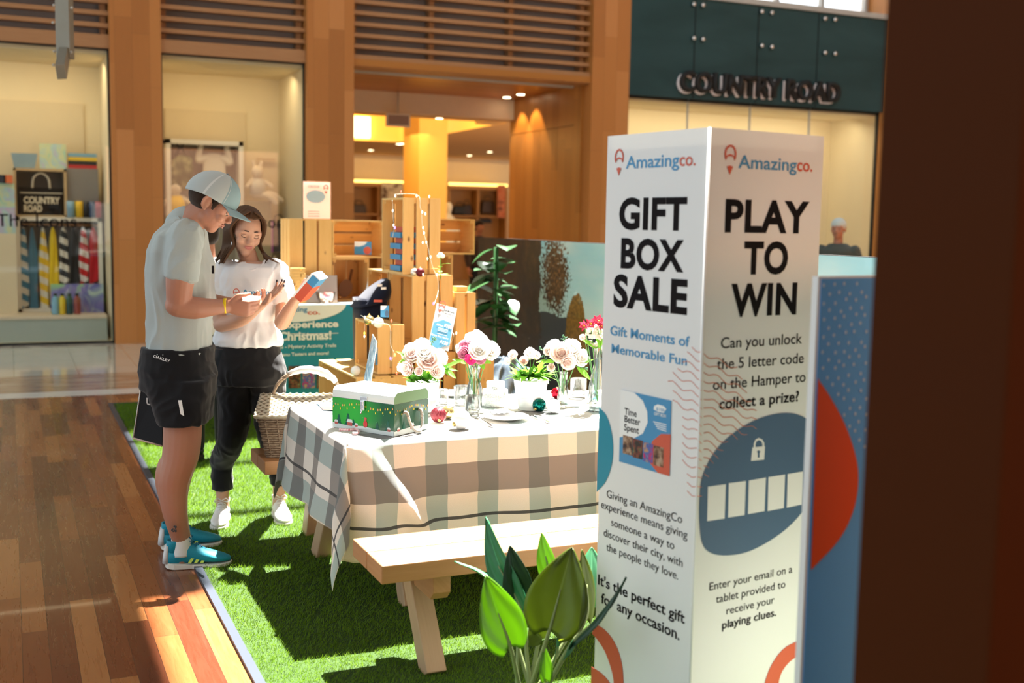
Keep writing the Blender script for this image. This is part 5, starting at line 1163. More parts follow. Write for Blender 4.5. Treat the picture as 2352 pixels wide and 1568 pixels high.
def bunch(name, base, dep, blooms, leaves, label, group=None, stems=True, ferns=(), euca=()):
    t = thing(name, base, label, 'flowers', group); k = 0
    for px, py, dd, r, mat, kind, nx, nz in blooms:
        c = D(px, py, dep+dd); nrm = (-fw + rt*nx + UP*nz); bloom(c, nrm, r, mat, t, kind, k); k += 1
        if stems: MB().tube(crom([Vector(base)+Vector((0, 0, .02)), Vector(base).lerp(c, .6)+Vector((0, 0, .01)), c], 4), .0022, 5).build('stem', stemm, t)
    for (px, py), (qx, qy), w_, dd in leaves:
        a, b = D(px, py, dep+dd), D(qx, qy, dep+dd-.03); leaf(a, b-a, -fw*.6+UP*.8, (b-a).length, w_, lf1, t, .12, shp=.8)
    for px, py, n_, sp in ferns:
        c = D(px, py, dep); random.seed(int(px))
        for j in range(n_):
            a = random.uniform(0, 2*pi); el = random.uniform(.1, 1.2); dv = Vector((cos(a)*cos(el), sin(a)*cos(el), sin(el))); L = sp*random.uniform(.6, 1.1)
            leaf(c+Vector((random.uniform(-.4, .4)*sp, random.uniform(-.4, .4)*sp, 0)), dv, UP, L, L*.17, lf1, t, .35, n=6)
    for pts, n_ in euca:
        P = crom([D(x, y, dep) for x, y in pts], 6); MB().tube(P, .0015, 5).build('twig', stemm, t)
        for j in range(n_):
            p = P[int((j+.5)/n_*(len(P)-1))]; a = j*2.4; MB().ell(p+Vector((.010*cos(a), .010*sin(a), .004)), (.0085, .0075, .0022), Matrix.Rotation(a, 3, 'Y')@rz(a), 8, k=5).build('round_leaf', lf2, t)
    return t
dq = cQ.dot(fw)
bunch('peony_bunch', (cQ.x, cQ.y, TT+.12), dq, [(952, 815, 0, .055, pblush, 'peony', -.3, .5), (985, 828, -.04, .062, pblush, 'peony', .1, .4), (968, 803, .03, .05, pwhite, 'peony', 0, 1), (940, 846, -.03, .042, pblush, 'peony', -.6, .1), (1004, 824, 0, .045, pwhite, 'peony', .6, .5), (963, 853, -.06, .030, pblush, 'ranunculus', -.1, .2), (1000, 850, -.04, .04, pblush, 'peony', .5, 0), (928, 843, .0, .03, pblush, 'ranunculus', -.8, .1), (975, 812, -.05, .05, pwhite, 'peony', .1, .7)],
      [((943, 823), (911, 804), .012, 0), ((945, 826), (916, 829), .014, 0), ((1010, 850), (1062, 822), .013, 0), ((1012, 845), (1052, 848), .010, 0), ((1012, 843), (1049, 866), .016, 0)], 'large bunch of blush peonies in the planter behind the green case', ferns=[(955, 872, 34, .07), (985, 872, 34, .07), (938, 858, 16, .05)], euca=[([(985, 800), (993, 785), (1001, 776)], 8), ([(1000, 858), (1020, 842), (1030, 846)], 8)])
d1 = c1.dot(fw)
bunch('flower_bouquet', (c1.x, c1.y, TT+.02), d1, [(1095, 790, 0, .062, pwhite, 'open', .0, .5), (1122, 808, 0, .050, pwhite, 'peony', .5, .4), (1100, 806, -.04, .055, pwhite, 'peony', .1, .4), (1072, 796, 0, .036, ppink, 'peony', -.5, .5), (1070, 812, -.03, .036, ppink, 'peony', -.5, .2), (1081, 824, -.06, .027, phot, 'open', -.1, .1), (1100, 820, -.02, .035, ppink, 'peony', .2, .0), (1060, 800, .02, .028, pwhite, 'peony', -.8, .3)],
      [((1108, 830), (1128, 832), .014, 0), ((1104, 836), (1112, 846), .012, -.02), ((1110, 822), (1135, 800), .01, .02), ((1070, 835), (1040, 822), .012, 0)], 'pink and white bouquet with a hot pink open flower in the waisted vase')
d2 = cP.dot(fw)
bunch('ranunculus_bunch', (cP.x, cP.y, TT+.12), d2, [(1180, 820, 0, .032, pblush, 'ranunculus', -.3, .8), (1170, 830, -.01, .026, pwhite, 'ranunculus', -.7, .3), (1203, 829, -.03, .032, pblush, 'ranunculus', 0, .25), (1217, 816, 0, .035, pwhite, 'peony', 0, .8), (1228, 820, .02, .030, pblush, 'ranunculus', .4, .6)],
      [], 'pale ranunculus with fresh green leaves in the middle planter', ferns=[(1200, 868, 46, .075), (1235, 866, 46, .075), (1217, 862, 40, .085)])
d3 = c2.dot(fw)
bunch('peony_bouquet', (c2.x, c2.y, TT+.02), d3, [(1290, 812, -.02, .060, pblush, 'peony', -.1, .3), (1275, 802, .02, .045, pwhite, 'peony', -.4, .6), (1310, 802, .0, .050, pwhite, 'peony', .2, .8), (1327, 822, 0, .050, pwhite, 'peony', .7, .3), (1302, 830, -.05, .042, pblush, 'peony', .2, -.1), (1267, 843, -.05, .030, pblush, 'ranunculus', -.2, .1), (1262, 806, 0, .03, pblush, 'peony', -.8, .3)],
      [((1275, 830), (1232, 828), .014, 0), ((1330, 838), (1362, 822), .012, 0), ((1325, 842), (1358, 870), .016, 0), ((1335, 835), (1352, 818), .008, 0)], 'blush peony bouquet with eucalyptus in the slim vase', euca=[([(1262, 812), (1248, 805), (1240, 798)], 8), ([(1290, 795), (1294, 782), (1297, 772)], 7), ([(1300, 840), (1330, 842), (1350, 850)], 12), ([(1250, 815), (1252, 825), (1256, 835)], 5)])
d4 = c3.dot(fw)
hb = bunch('flower_bouquet', (c3.x, c3.y, TT+.02), d4, [(1343, 748, -.02, .030, pmag, 'star', -.7, .3), (1357, 744, -.03, .036, pmag, 'star', -.1, .6), (1374, 738, -.02, .036, pmag, 'star', .2, .7), (1381, 748, -.03, .03, pmag, 'star', .4, .3), (1342, 774, 0, .022, pblush, 'ranunculus', -.8, 0)],
      [((1372, 800), (1340, 778), .018, -.02), ((1380, 800), (1372, 778), .02, -.05), ((1372, 798), (1388, 776), .02, -.03)], 'crimson and white fluffy bouquet beside the advertising tower edge')
random.seed(9); cH = D(1368, 770, d4)
for k in range(95):
    a, b = random.uniform(0, 6.28), random.uniform(-1.2, 1.4); q = cH+Vector((cos(a)*cos(b)*.045, sin(a)*cos(b)*.045, sin(b)*.055)); mb = MB(); nv = (q-cH).normalized(); Rn = frame(nv.orthogonal(), z=nv)
    for j in range(4): mb.ell(q+Rn@Vector((.005*cos(j*1.57), .005*sin(j*1.57), 0)), (.0085, .0065, .0022), Rn@rz(j*1.57), 6, 0, 4)
    mb.build('floret', pwhite, hb)
# ================================================================== wicker picnic hamper on the far bench
wg = NT('wicker', .6, spec=.3); q = wg.coord(); X, Yy, Zz = wg.xyz(q); wv1 = ((Zz*330).sin()); wn = wg.noise(wg.map(q, (1, 1, 1)), 90, 2)
wg.col(wg.mix((wn*1.4-.2).clamp(), (.13, .08, .05), (.36, .28, .20)))
wl = plain('wicker_pale', (.60, .54, .42), .6, .25, 90)
ha = radians(-17); h1 = Vector((cos(ha), sin(ha), 0)); h2 = Vector((-sin(ha), cos(ha), 0)); hc = Vector((1.30, 5.40, .451))
H_ = thing('picnic_hamper', hc, 'open weave wicker picnic hamper with hinged lid and arched handle on the far bench', 'basket')
LX, LY, HH = .21, .165, .205
def rim(z, g): return [(hc+h1*sx*(LX*g)+h2*sy*(LY*g)+UP*z) for sx, sy in ((-1, -1), (1, -1), (1, 1), (-1, 1))]
MB().ring([rim(0, .80), rim(HH, .97), rim(HH, .93), rim(.01, .77)], smooth=False).build('lining', plain('wicker_dark', (.12, .07, .04), .8), H_)
mb = MB()
for k in range(17):          # woven rows
    z = .006+k*.0118; g = .80+.18*z/HH; P = rim(z, g); Q = []
    for i in range(4):
        a, b = P[i], P[(i+1) % 4]; n_ = 15
        for j in range(n_): u = j/n_; nr = (b-a).cross(UP).normalized(); Q.append(a.lerp(b, u)+nr*(.004*(1 if (j+k) % 2 else -1)))
    Q.append(Q[0]); mb.tube(Q, .0046, 6)
mb.build('woven_side', wg.mat, H_)
mb = MB()
for i in range(4):
    P, Q = rim(.0, .80), rim(HH, .98)
    for j in range(7): u = (j+.5)/7; mb.tube([P[i].lerp(P[(i+1) % 4], u), Q[i].lerp(Q[(i+1) % 4], u)], .004, 6)
mb.build('upright_canes', wg.mat, H_)
R1 = rim(HH, 1.03); MB().tube(R1+[R1[0]], .008, 8).build('rim', wl, H_)
for s, nm in ((-1, 'near'), (1, 'far')):        # two lid flaps meeting on the ridge
    mb = MB(); rows = 13
    for k in range(rows):
        u = k/(rows-1); a = hc+h1*(-LX*1.06*(1-.06*u))+h2*(s*LY*1.1*(1-u)) + UP*(HH+.008+.075*u); b = hc+h1*(LX*1.06*(1-.06*u))+h2*(s*LY*1.1*(1-u))+UP*(HH+.008+.075*u)
        Q = [a.lerp(b, j/26)+UP*(.0035*(1 if (j+k) % 2 else -1)) for j in range(27)]; mb.tube(Q, .0062, 6)
    mb.build('lid_flap', wl, H_)
mb = MB()
for j in range(9):
    u = (j+.5)/9; 
    for s in (-1, 1): mb.tube([hc+h1*(-LX+2*LX*u)+h2*(s*LY*1.08)+UP*(HH+.010), hc+h1*(-LX+2*LX*u)*1+UP*(HH+.082)], .0042, 6)
mb.build('lid_canes', wg.mat, H_)
P = [hc+h2*(-.0)+h1*(-LX*.0)+h2*(.16*cos(a))+UP*(HH+.02+.215*sin(a)) for a in np.linspace(pi, 0, 26)]
P = [hc+h1*(.02)+h1*(.17*cos(a))+UP*(HH+.055+.15*sin(a)) for a in np.linspace(pi, 0, 26)]
mb = MB()
for k in range(4):
    Q = []
    for i, p in enumerate(P):
        a = i*.55+k*pi/2; Q.append(p+h2*(.0075*cos(a))+UP*(.006*sin(a)))
    mb.tube(Q, .006, 6)
mb.build('handle', wg.mat, H_)
MB().tube([p+UP*.002+Vector((0, 0, .003*sin(i*3))) for i, p in enumerate(P[8:21])], [.012, .016, .019, .018, .021, .018, .013], 12).build('cloth_wrap', cloth('wrap_cloth', (.72, .72, .70)), H_)
MB().box(hc-h1*(LX*1.05)-h2*.06+UP*(HH-.01), (.006, .022, .06), frame(h1, y=h2)).build('strap', plain('strap_grey', (.38, .38, .35), .6), H_, bev=.002)
# ================================================================== broad leaved plant in front of the bench
PB = Vector((1.46, 3.09, 0)); pd = PB.dot(fw)
PL = thing('broadleaf_plant', PB, 'tall plant with broad glossy green leaves in front of the near bench', 'plant')
MB().lathe([(0, .009), (.07, .009), (.08, .07), (.082, .085), (.075, .085), (.07, .07), (0, .065)], PB, 28).build('pot', plain('dark_pot', (.05, .05, .05), .6), PL)
def bigleaf_mat(n, top, tr_c, amt):
    t = NT(n, .32, spec=.5); U, V, _ = t.xyz(t.coord('UV')); v_ = (V-.5).abs(); mid = v_.lt(.02); rib = ((U*9-v_*5).mod(1.)).lt(.10)*.35
    nz_ = t.noise(t.coord('UV'), 6, 3); c = t.mix(nz_, tuple(x*.7 for x in top), tuple(x*1.25 for x in top)); c = t.mix(rib, c, tuple(x*.75 for x in top)); c = t.mix(mid*.7, c, tuple(min(1, x*2+.05) for x in top)); t.col(c)
    x = t.nt.nodes.new('ShaderNodeMixShader'); x.inputs[0].default_value = amt; q = t.nt.nodes.new('ShaderNodeBsdfTranslucent'); q.inputs[0].default_value = (*tr_c, 1)
    t.nt.links.new(t.b.outputs[0], x.inputs[1]); t.nt.links.new(q.outputs[0], x.inputs[2]); t.nt.links.new(x.outputs[0], t.nt.nodes['Material Output'].inputs[0]); t.bump(rib+mid*.5, .25, .004); return t.mat
bl1 = bigleaf_mat('leaf_lit_tone', (.10, .21, .03), (.42, .72, .03), .42); bl2 = bigleaf_mat('leaf_cool', (.04, .20, .09), (.1, .4, .08), .15); bl3 = bigleaf_mat('leaf_dark', (.015, .05, .03), (.05, .2, .03), .08); bl4 = bigleaf_mat('leaf_olive', (.085, .115, .018), (.30, .38, .02), .4)  # lit, cool and dark leaf looks are put into the colours
def bleaf(base, tip, W, mat, dd0=0, dd1=0, bend=0, roll=0, fold=.16, stem=True, shp=.62):
    a, b = D(*base, pd+dd0), D(*tip, pd+dd1); d = b-a; L = d.length; dn = d.normalized(); up = -fw*cos(roll)+rt*sin(roll); up = (up-dn*up.dot(dn)).normalized(); s = dn.cross(up)
    def f(u, v):
        q = (v-.5)*2; w_ = W*(sin(pi*min(.03+.97*u, 1)**shp))**.8 if u < 1 else 0
        back = .10*L*abs(q)**1.6*max(0, 1-u*3)
        return a+dn*(L*u-back)+s*(w_*q+bend*L*sin(pi*u))+up*(fold*abs(q)*w_ - .10*L*u*u + .012*L*sin(q*9+u*8)*abs(q))
    MB().grid(f, 26, 14).build('leaf', mat, PL, thick=.0012)
    if stem:
        g0 = Vector((PB.x+random.uniform(-.03, .03), PB.y+random.uniform(-.03, .03), .06)); MB().tube(crom([g0, g0.lerp(a, .5)+(a-g0).cross(UP).normalized()*0, a, a+dn*L*.5+s*bend*L], 6), [.0085, .007, .006, .002], 8).build('stem', plain('leaf_stem', (.20, .24, .10), .5) if 'leaf_stem' not in bpy.data.materials else bpy.data.materials['leaf_stem'], PL)
random.seed(3)
bleaf((1262, 1448), (1313, 1259), .098, bl4, -.05, -.02, 0, -.15, .12)                      # big front leaf
bleaf((1172, 1484), (1123, 1328), .072, bl1, -.12, -.16, -.02, .35, .14)                      # left leaf in the lit tone
bleaf((1198, 1400), (1105, 1193), .050, bl2, .06, .12, -.04, -.5, .2)                          # tall left cool leaf
bleaf((1192, 1400), (1176, 1257), .052, bl3, .08, .06, .0, .3, .3)                            # dark middle leaf
bleaf((1262, 1330), (1240, 1225), .034, bl1, .12, .14, .02, -.4, .2, True)                    # small upright
bleaf((1150, 1350), (1050, 1278), .028, bl2, .1, .18, .05, 1.2, .25, True)                    # thin far left
bleaf((1315, 1475), (1456, 1342), .030, bl3, -.10, -.22, -.02, 1.15, .5)                       # dark leaf over the tower
bleaf((1345, 1420), (1346, 1264), .035, bl4, .08, .10, .02, .6, .15)                          # behind, right
bleaf((1350, 1380), (1362, 1255), .055, bl2, .14, .2, .02, .1, .15)                           # pale far right
bleaf((1246, 1468), (1216, 1440), .04, bl4, .02, .02, 0, 0, .1, False)
bleaf((1253, 1560), (1252, 1486), .022, bl1, -.05, -.05, 0, .2, .5, False)                    # rolled young leaf
bleaf((1272, 1520), (1287, 1450), .010, bl2, -.02, -.02, .02, 1.0, .4)
bleaf((1318, 1470), (1297, 1518), .014, bl2, -.10, -.12, .02, .9, .3, False)
# ================================================================== shop window displays
WY = 15.75
def wq(px, py, y=WY): return PY(px, py, y)
def wbox(px0, py0, px1, py1, mat, nm, par, y=WY, dp=.3, bev=0, lab=None, **k):
    a, b = wq(px0, py1, y), wq(px1, py0, y); mb = MB().bx((a.x, y, a.z), (b.x, y+dp, b.z)); return mb.build(nm, mat, par, lab, bev=bev, **k)
def wthing(nm, px, py, lab, cat, grp=None, y=WY): p = wq(px, py, y); return thing(nm, p, lab, cat, grp)
pl = plain('plinth_mint', (.42, .47, .42), .4, .02); plt = plain('plinth_top', (.72, .60, .45), .5)
t = thing('display_plinth', (-1.4, 15.3, .02), 'low mint fronted plinth along the left shop window', 'plinth'); a = PY(246, 736, 15.05)
MB().bx((-4, 15.05, .02), (a.x, 16.2, .30)).build('front', pl, t); MB().bx((-4, 15.03, .30), (a.x+.0, 16.2, .335)).build('top', plt, t)
PZ = .336
wsh = plain('shelf_wood', (.55, .38, .2), .5); wr = plain('rail_white', (.78, .72, .62), .4, .02)
def framebox(nm, px0, py0, px1, zb, mat, lab, th=.05, back=None, dp=.35, y=WY):
    a, b = wq(px0, py0, y), wq(px1, py0, y); z0 = zb; z1 = a.z; t = thing(nm, ((a.x+b.x)/2, y+dp/2, z0), lab, 'shelf' if 'shelf' in nm else 'rack')
    for x in (a.x, b.x-th): MB().bx((x, y, z0), (x+th, y+dp, z1)).build('upright', mat, t)
    MB().bx((a.x, y, z1-th), (b.x, y+dp, z1)).build('top_bar', mat, t)
    MB().bx((a.x, y, z0), (b.x, y+dp, z0+th*.8)).build('base', mat, t)
    if back: MB().bx((a.x, y+dp, z0), (b.x, y+dp+.02, z1)).build('back_panel', back, t)
    return t, a.x, b.x, z0, z1
rk, ax_, bx_, z0_, z1_ = framebox('garment_rack', 35, 497, 234, PZ, wr, 'white framed garment rack of hanging beach towels in the left shop window', back=M['grey'])
MB().tube([(ax_+.03, WY+.12, z1_-.10), (bx_-.03, WY+.12, z1_-.10)], .012, 8).build('hanging_rail', M['slat'], rk)
framebox('shelf_box', 30, 385, 152, z1_, wsh, 'upper wooden box shelf holding the black tote bag', th=.03, back=plain('dark_grey_back', (.13, .12, .11), .6), dp=.34)
a, b = wq(153, 466), wq(226, 388); MB().bx((a.x+.005, WY+.05, z1_), (b.x, WY+.33, b.z)).build('display_block', M['grey'], None, 'grey display block right of the black tote bag', 'block')
GT = b.z
def tote(px0, px1, py0, py1, c, lab, words=(), hand=(.75, .66, .5), y=WY+.1, flare=1.16, zb=None):
    a, b = wq(px0, py1, y), wq(px1, py0, y); w_ = (b.x-a.x)/flare; cx = (a.x+b.x)/2; z0 = a.z if zb is None else zb; h = b.z-z0; t = thing('tote_bag', (cx, y, z0), lab, 'bag'); mt = cloth('canvas', c)
    MB().loft([((cx, y+.07, z0), (w_/2, 0, 0), (0, .08, 0)), ((cx, y+.07, z0+h*.6), (w_/2*1.03, 0, 0), (0, .08, 0)), ((cx, y+.07, z0+h), (w_/2*flare, 0, 0), (0, .03, 0))], p=6).build('body', mt, t)
    hm = cloth('webbing', hand)
    MB().tube(crom([(cx-w_*.22, y-.01, z0+h*.98), (cx-w_*.18, y-.01, z0+h*1.35), (cx, y-.01, z0+h*1.52), (cx+w_*.18, y-.01, z0+h*1.35), (cx+w_*.22, y-.01, z0+h*.98)], 5), .014, 6).build('handle', hm, t)
    MB().box((cx, y-.012, z0+h*.80), (w_*1.05, .005, .012)).build('trim_line', hm, t)
    for s, u, v, ww, cp in words: text(s, (cx-w_/2+w_*u, y-.016, z0+h*v), (1, 0, 0), UP, hm, t, width=w_*ww, cap=cp, bold=.04, th=0, lift=.004)
    return t
tote(42, 148, 432, 494, (.012, .011, .012), 'black tote bag with cream handles reading COUNTRY ROAD in the box shelf', (('COUNTRY', .06, .42, .9, .085), ('ROAD', .06, .12, .45, .085)), zb=z1_+.025)
tote(-22, 31, 655, 720, (.45, .02, .02), 'red tote bag at the left edge of the left shop window', (('COUNTRY', .1, .42, .85, .07),), zb=PZ)
SB = wq(60, 385).z
def simple(nm, px0, px1, py0, mat, lab, cat, zb, taper=1.0, y=WY+.08, dp=.12, grp=None):
    a, b = wq(px0, py0, y), wq(px1, py0, y); h = a.z-zb; return MB().box(((a.x+b.x)/2, y+dp/2, zb+h/2), ((b.x-a.x)/max(taper, 1), dp, h), taper=taper).build(nm, mat, None, lab, cat, grp)
simple('pouch', 25, 86, 351, plain('pouch_blue', (.25, .36, .42), .5), 'pale blue flared pouch on top of the box shelf', 'bag', SB, 1.3)
holo = NT('holographic', .25, coat=.5); holo.col(holo.ramp(holo.noise(holo.coord(), 3.2, 2, dist=1.5), [(.3, (.35, .62, .52)), (.42, (.62, .66, .38)), (.52, (.42, .62, .62)), (.62, (.55, .42, .62)), (.75, (.5, .68, .6))]))
g_ = simple('gift_bag', 90, 151, 329, holo.mat, 'iridescent green gift bag on top of the box shelf', 'bag', SB)
stripes = NT('letter_stripes', .6); X, Yy, Zz = stripes.xyz(stripes.coord()); rr = ((Zz)/.052).floor(); lt = stripes.noise(stripes.comb(X*42, rr*5, 0.), 1, 1).gt(.5)
stripes.col(stripes.mix(lt*.8, stripes.ramp((rr*.25).clamp(), [(0, (.5, .03, .03)), (.25, (.02, .02, .02)), (.5, (.75, .5, .05)), (.75, (.2, .35, .45))]), (.7, .66, .6)))
a, b = wq(158, 388), wq(224, 388)
for k in range(4):
    MB().bx((a.x, WY+.08, GT+.001+k*.05), (b.x, WY+.22, GT+.048+k*.05)).build('boxed_pencils', [plain('red_lettered', (.5, .04, .04), .5), plain('black_lettered', (.03, .03, .03), .5), plain('yellow_lettered', (.75, .5, .05), .5), plain('blue_lettered', (.2, .38, .5), .5)][k], None, ['red lettered bottom pack', 'black lettered second pack', 'yellow lettered third pack', 'blue lettered top pack'][k]+' of the striped pile on the grey block', 'pack', 'striped lettered packs')
for k, (px, c, nme) in enumerate(((163, (.25, .42, .55), 'pale blue'), (183, (.80, .50, .03), 'yellow'), (199, (.02, .02, .025), 'black'), (212, (.05, .09, .2), 'navy'), (224, (.5, .1, .15), 'pink'))):
    p = wq(px, 495, WY-.02); MB().lathe([(0, 0), (.052, 0), (.052, .10), (.055, .105), (.055, .21), (.0, .21)], (p.x, WY+.02 if k < 4 else WY+.03, z1_), 20).build('travel_cup', plain('cup_'+nme, c, .4), None, nme+' cup in the row on the garment rack', 'cup', 'cups in a row on the garment rack')
def towel(px, py1, cols, lab, wpx=22):
    y = WY+.12; p = wq(px, 520, y); b = wq(px, py1, y); w_ = wpx/2/178*.0+(wq(px+wpx/2, 520, y).x-p.x); t = thing('beach_towel', (p.x, y, b.z), lab, 'towel', 'beach towels on hooks in the left shop window')
    m_ = NT('towel_cloth', .9, sheen=.3); X, Yy, Zz = m_.xyz(m_.coord()); s_ = ((Zz+X*.5)/.17).mod(1.).lt(.5); m_.col(m_.mix(s_, cols[0], cols[1]) if len(cols) == 2 else cols[0])
    def f(u, v): zz = (p.z-.01)*(1-u)+b.z*u; s = .18+.82*min(u*3.2, 1)**.6; a = v*2*pi; return Vector((p.x+w_*s*cos(a)*(1+.12*sin(u*9+px)), y+.035*sin(a)*(1+.5*sin(a*3+u*4)), zz+.03*cos(a)*u))
    MB().grid(f, 20, 18).build('drape', m_.mat, t); zt = z1_-.10
    MB().tube([(p.x+.035*cos(a), y, p.z+.035+.035*sin(a)) for a in np.linspace(-pi/2, 1.5*pi, 18)]+[(p.x, y, zt)], .006, 6).build('hook', M['black'], t)
for a_ in ((52, 705, [(.05, .20, .33), (.7, .66, .58)], 'blue and white striped towel, leftmost on the rack'), (73, 712, [(.06, .19, .30)], 'plain blue towel second from the left on the rack'), (98, 712, [(.85, .55, .03), (.8, .74, .62)], 'yellow and white striped towel, third from the left'), (121, 690, [(.88, .62, .02)], 'plain yellow towel right of the striped yellow one'),
           (145, 650, [(.02, .02, .02), (.8, .75, .65)], 'black and white striped towel on the rack'), (168, 650, [(.02, .018, .018)], 'black lettered towel right of the striped black one'), (191, 648, [(.6, .02, .02), (.8, .7, .65)], 'red and white striped towel on the rack'), (214, 648, [(.55, .01, .015)], 'plain red towel, rightmost on the rack')): towel(*a_)
# iridescent board and bottles
t = wthing('iridescent_board', 178, 728, 'purple and green iridescent board behind four bottles', 'board', y=15.45); a, b = wq(118, 728, 15.45), wq(238, 652, 15.45); hb2 = NT('holo_board', .3, coat=.4); hb2.col(hb2.ramp(hb2.noise(hb2.coord(), 3.5, 3, dist=1.), [(.32, (.5, .62, .62)), (.42, (.16, .16, .5)), (.52, (.3, .26, .55)), (.6, (.35, .65, .3)), (.7, (.55, .7, .25))]))
MB().bx((a.x, 15.5, PZ), (b.x, 15.53, b.z)).build('board', hb2.mat, t)
for px, c, nme in ((128, (.22, .45, .6), 'pale blue'), (144, (.75, .52, .03), 'yellow'), (160, (.02, .07, .08), 'dark green'), (178, (.32, .06, .05), 'dark red')):
    p = wq(px, 728, 15.3); t = thing('drink_bottle', (p.x, 15.3, PZ), nme+' bottle standing before the iridescent board', 'bottle', 'bottles before the iridescent board')
    MB().lathe([(0, 0), (.04, 0), (.042, .01), (.042, .19), (.024, .22), (.022, .235), (0, .235)], (p.x, 15.3, PZ), 20).build('body', plain('bottle_'+nme, c, .35), t); MB().lathe([(0, .235), (.024, .235), (.022, .265), (0, .267)], (p.x, 15.3, PZ), 16).build('cap', M['black'], t)
# signs at far left
a, b = wq(-60, 535, 15.6), wq(33, 421, 15.6); t = thing('display_sign', ((a.x+b.x)/2, 15.6, PZ), 'tall sign with iridescent upper half at the left picture edge', 'sign')
MB().bx((a.x, 15.6, a.z), (b.x, 15.63, b.z)).build('iridescent_face', holo.mat, t); MB().bx((a.x, 15.6, PZ), (b.x, 15.63, a.z)).build('cream_face', M['cream'], t)
for px, c, nme in ((3, (.02, .03, .05), 'dark'), (19, (.75, .16, .05), 'orange')):
    p = wq(px, 414, 15.6); MB().bx((p.x-.05, 15.56, b.z+.0), (p.x+.05, 15.66, b.z+.10)).build('small_box', plain('small_box_'+nme, c, .5), None, 'small '+nme+' box on top of the tall sign', 'box')
# lettering on the glass
a, b = PY(-8, 520, FY+.04), PY(176, 516, FY+.04); text('The Icons', (a.x, FY+.046, a.z), (1, 0, 0), UP, ink, None, width=b.x-a.x, cap=.16, bold=-.0, th=.001, name='window_lettering')
o_ = bpy.data.objects['window_lettering']; tag(o_, 'thin dark lettering on the glass of the left shop window', 'lettering')
a, b = PY(560, 522, FY+.04), PY(652, 522, FY+.04); o_ = text('Icons', (a.x, FY+.046, a.z), (1, 0, 0), UP, ink, None, width=b.x-a.x, cap=.16, th=.001, name='window_lettering') if 0 else text('son', (PY(604, 522, FY).x, FY+.046, a.z), (1, 0, 0), UP, ink, None, width=PY(652, 522, FY).x-PY(604, 522, FY).x, cap=.16, th=.001, name='window_lettering')
tag(o_, 'thin dark lettering on the glass of the middle shop window', 'lettering')
# middle window: white frame and what hangs in it
t, a_, b_, _, zt = framebox('garment_rack', 381, 318, 559, .05, wr, 'tall white frame with a hanging backpack in the middle shop window', th=.06, dp=.4); MB().tube([(a_+.03, WY+.15, zt-.12), (b_-.03, WY+.15, zt-.12)], .014, 8).build('hanging_rail', M['slat'], t)
MB().bx((a_+.05, WY+.4, .1), (b_-.05, WY+.42, zt-.02)).build('back_panel', plain('rack_back', (.36, .33, .28), .7), t)
cam_ = NT('camouflage', .85); cam_.col(cam_.ramp(cam_.noise(cam_.coord(), 9, 2), [(.42, (.06, .07, .03)), (.52, (.16, .16, .07)), (.62, (.26, .24, .12))]))
c = wq(417, 390); t = thing('backpack', (c.x, WY+.1, c.z-.25), 'camouflage backpack hanging from a hook in the white frame', 'bag')
MB().loft([((c.x-.05, WY+.1, c.z-.27), (.13, 0, .0), (0, .07, 0)), ((c.x-.02, WY+.1, c.z-.2), (.17, 0, .03), (0, .09, 0)), ((c.x+.01, WY+.1, c.z), (.16, 0, .03), (0, .09, 0)), ((c.x+.02, WY+.1, c.z+.15), (.13, 0, .02), (0, .07, 0)), ((c.x+.02, WY+.1, c.z+.2), (.06, 0, 0), (0, .03, 0))], p=3.5).build('body', cam_.mat, t)
MB().tube(crom([(c.x-.06, WY+.08, c.z+.18), (c.x-.02, WY+.08, c.z+.28), (c.x+.0, WY+.08, c.z+.3), (c.x+.03, WY+.08, c.z+.28), (c.x+.07, WY+.08, c.z+.18)], 5), .014, 6).build('strap', M['black'], t)
MB().tube([(c.x+.04*cos(a), WY+.1, c.z+.35+.05*sin(a)) for a in np.linspace(0, 2*pi, 16)], .008, 6).build('hook', M['black'], t)
def plush(px, py, s, cols, lab, par=None, nm='soft_toy', sit=True):
    c = wq(px, py); t = thing(nm, (c.x, WY+.1, c.z), lab, 'toy'); f = cloth('plush', cols[0], .95); f2 = cloth('plush_cloth', cols[1], .95); y = WY+.1
    mb = MB(); mb.ell((c.x, y, c.z+.16*s), (.10*s, .09*s, .14*s)); mb.ell((c.x-.01*s, y-.02, c.z+.36*s), (.085*s, .08*s, .085*s)); 
    mb.limb([(c.x-.07*s, y, c.z+.25*s), (c.x-.16*s, y-.05, c.z+.16*s)], [.035*s, .03*s], 10); mb.limb([(c.x+.07*s, y, c.z+.25*s), (c.x+.18*s, y-.05, c.z+.17*s)], [.035*s, .03*s], 10)
    mb.limb([(c.x-.04*s, y, c.z+.05*s), (c.x+.10*s, y-.08, c.z+.04*s), (c.x+.24*s, y-.08, c.z-.06*s)], [.05*s, .045*s, .04*s], 10); mb.limb([(c.x+.05*s, y, c.z+.05*s), (c.x+.18*s, y-.04, c.z+.06*s), (c.x+.32*s, y-.04, c.z-.02*s)], [.05*s, .045*s, .04*s], 10)
    mb.limb([(c.x-.045*s, y, c.z+.42*s), (c.x-.065*s, y, c.z+.50*s)], [.03*s, .025*s], 8); mb.limb([(c.x+.035*s, y, c.z+.42*s), (c.x+.05*s, y, c.z+.50*s)], [.03*s, .025*s], 8)
    skin_over(mb, 'body', f, t, .012, 2); MB().loft([((c.x, y, c.z+.05*s), (.115*s, 0, 0), (0, .10*s, 0)), ((c.x, y, c.z+.18*s), (.108*s, 0, 0), (0, .10*s, 0)), ((c.x, y, c.z+.27*s), (.07*s, 0, 0), (0, .07*s, 0))]).build('jumper', f2, t); return t
plush(596, 455, 1.0, ((.72, .58, .42), (.62, .55, .45)), 'cream teddy sitting on the grey plinth in the middle window')
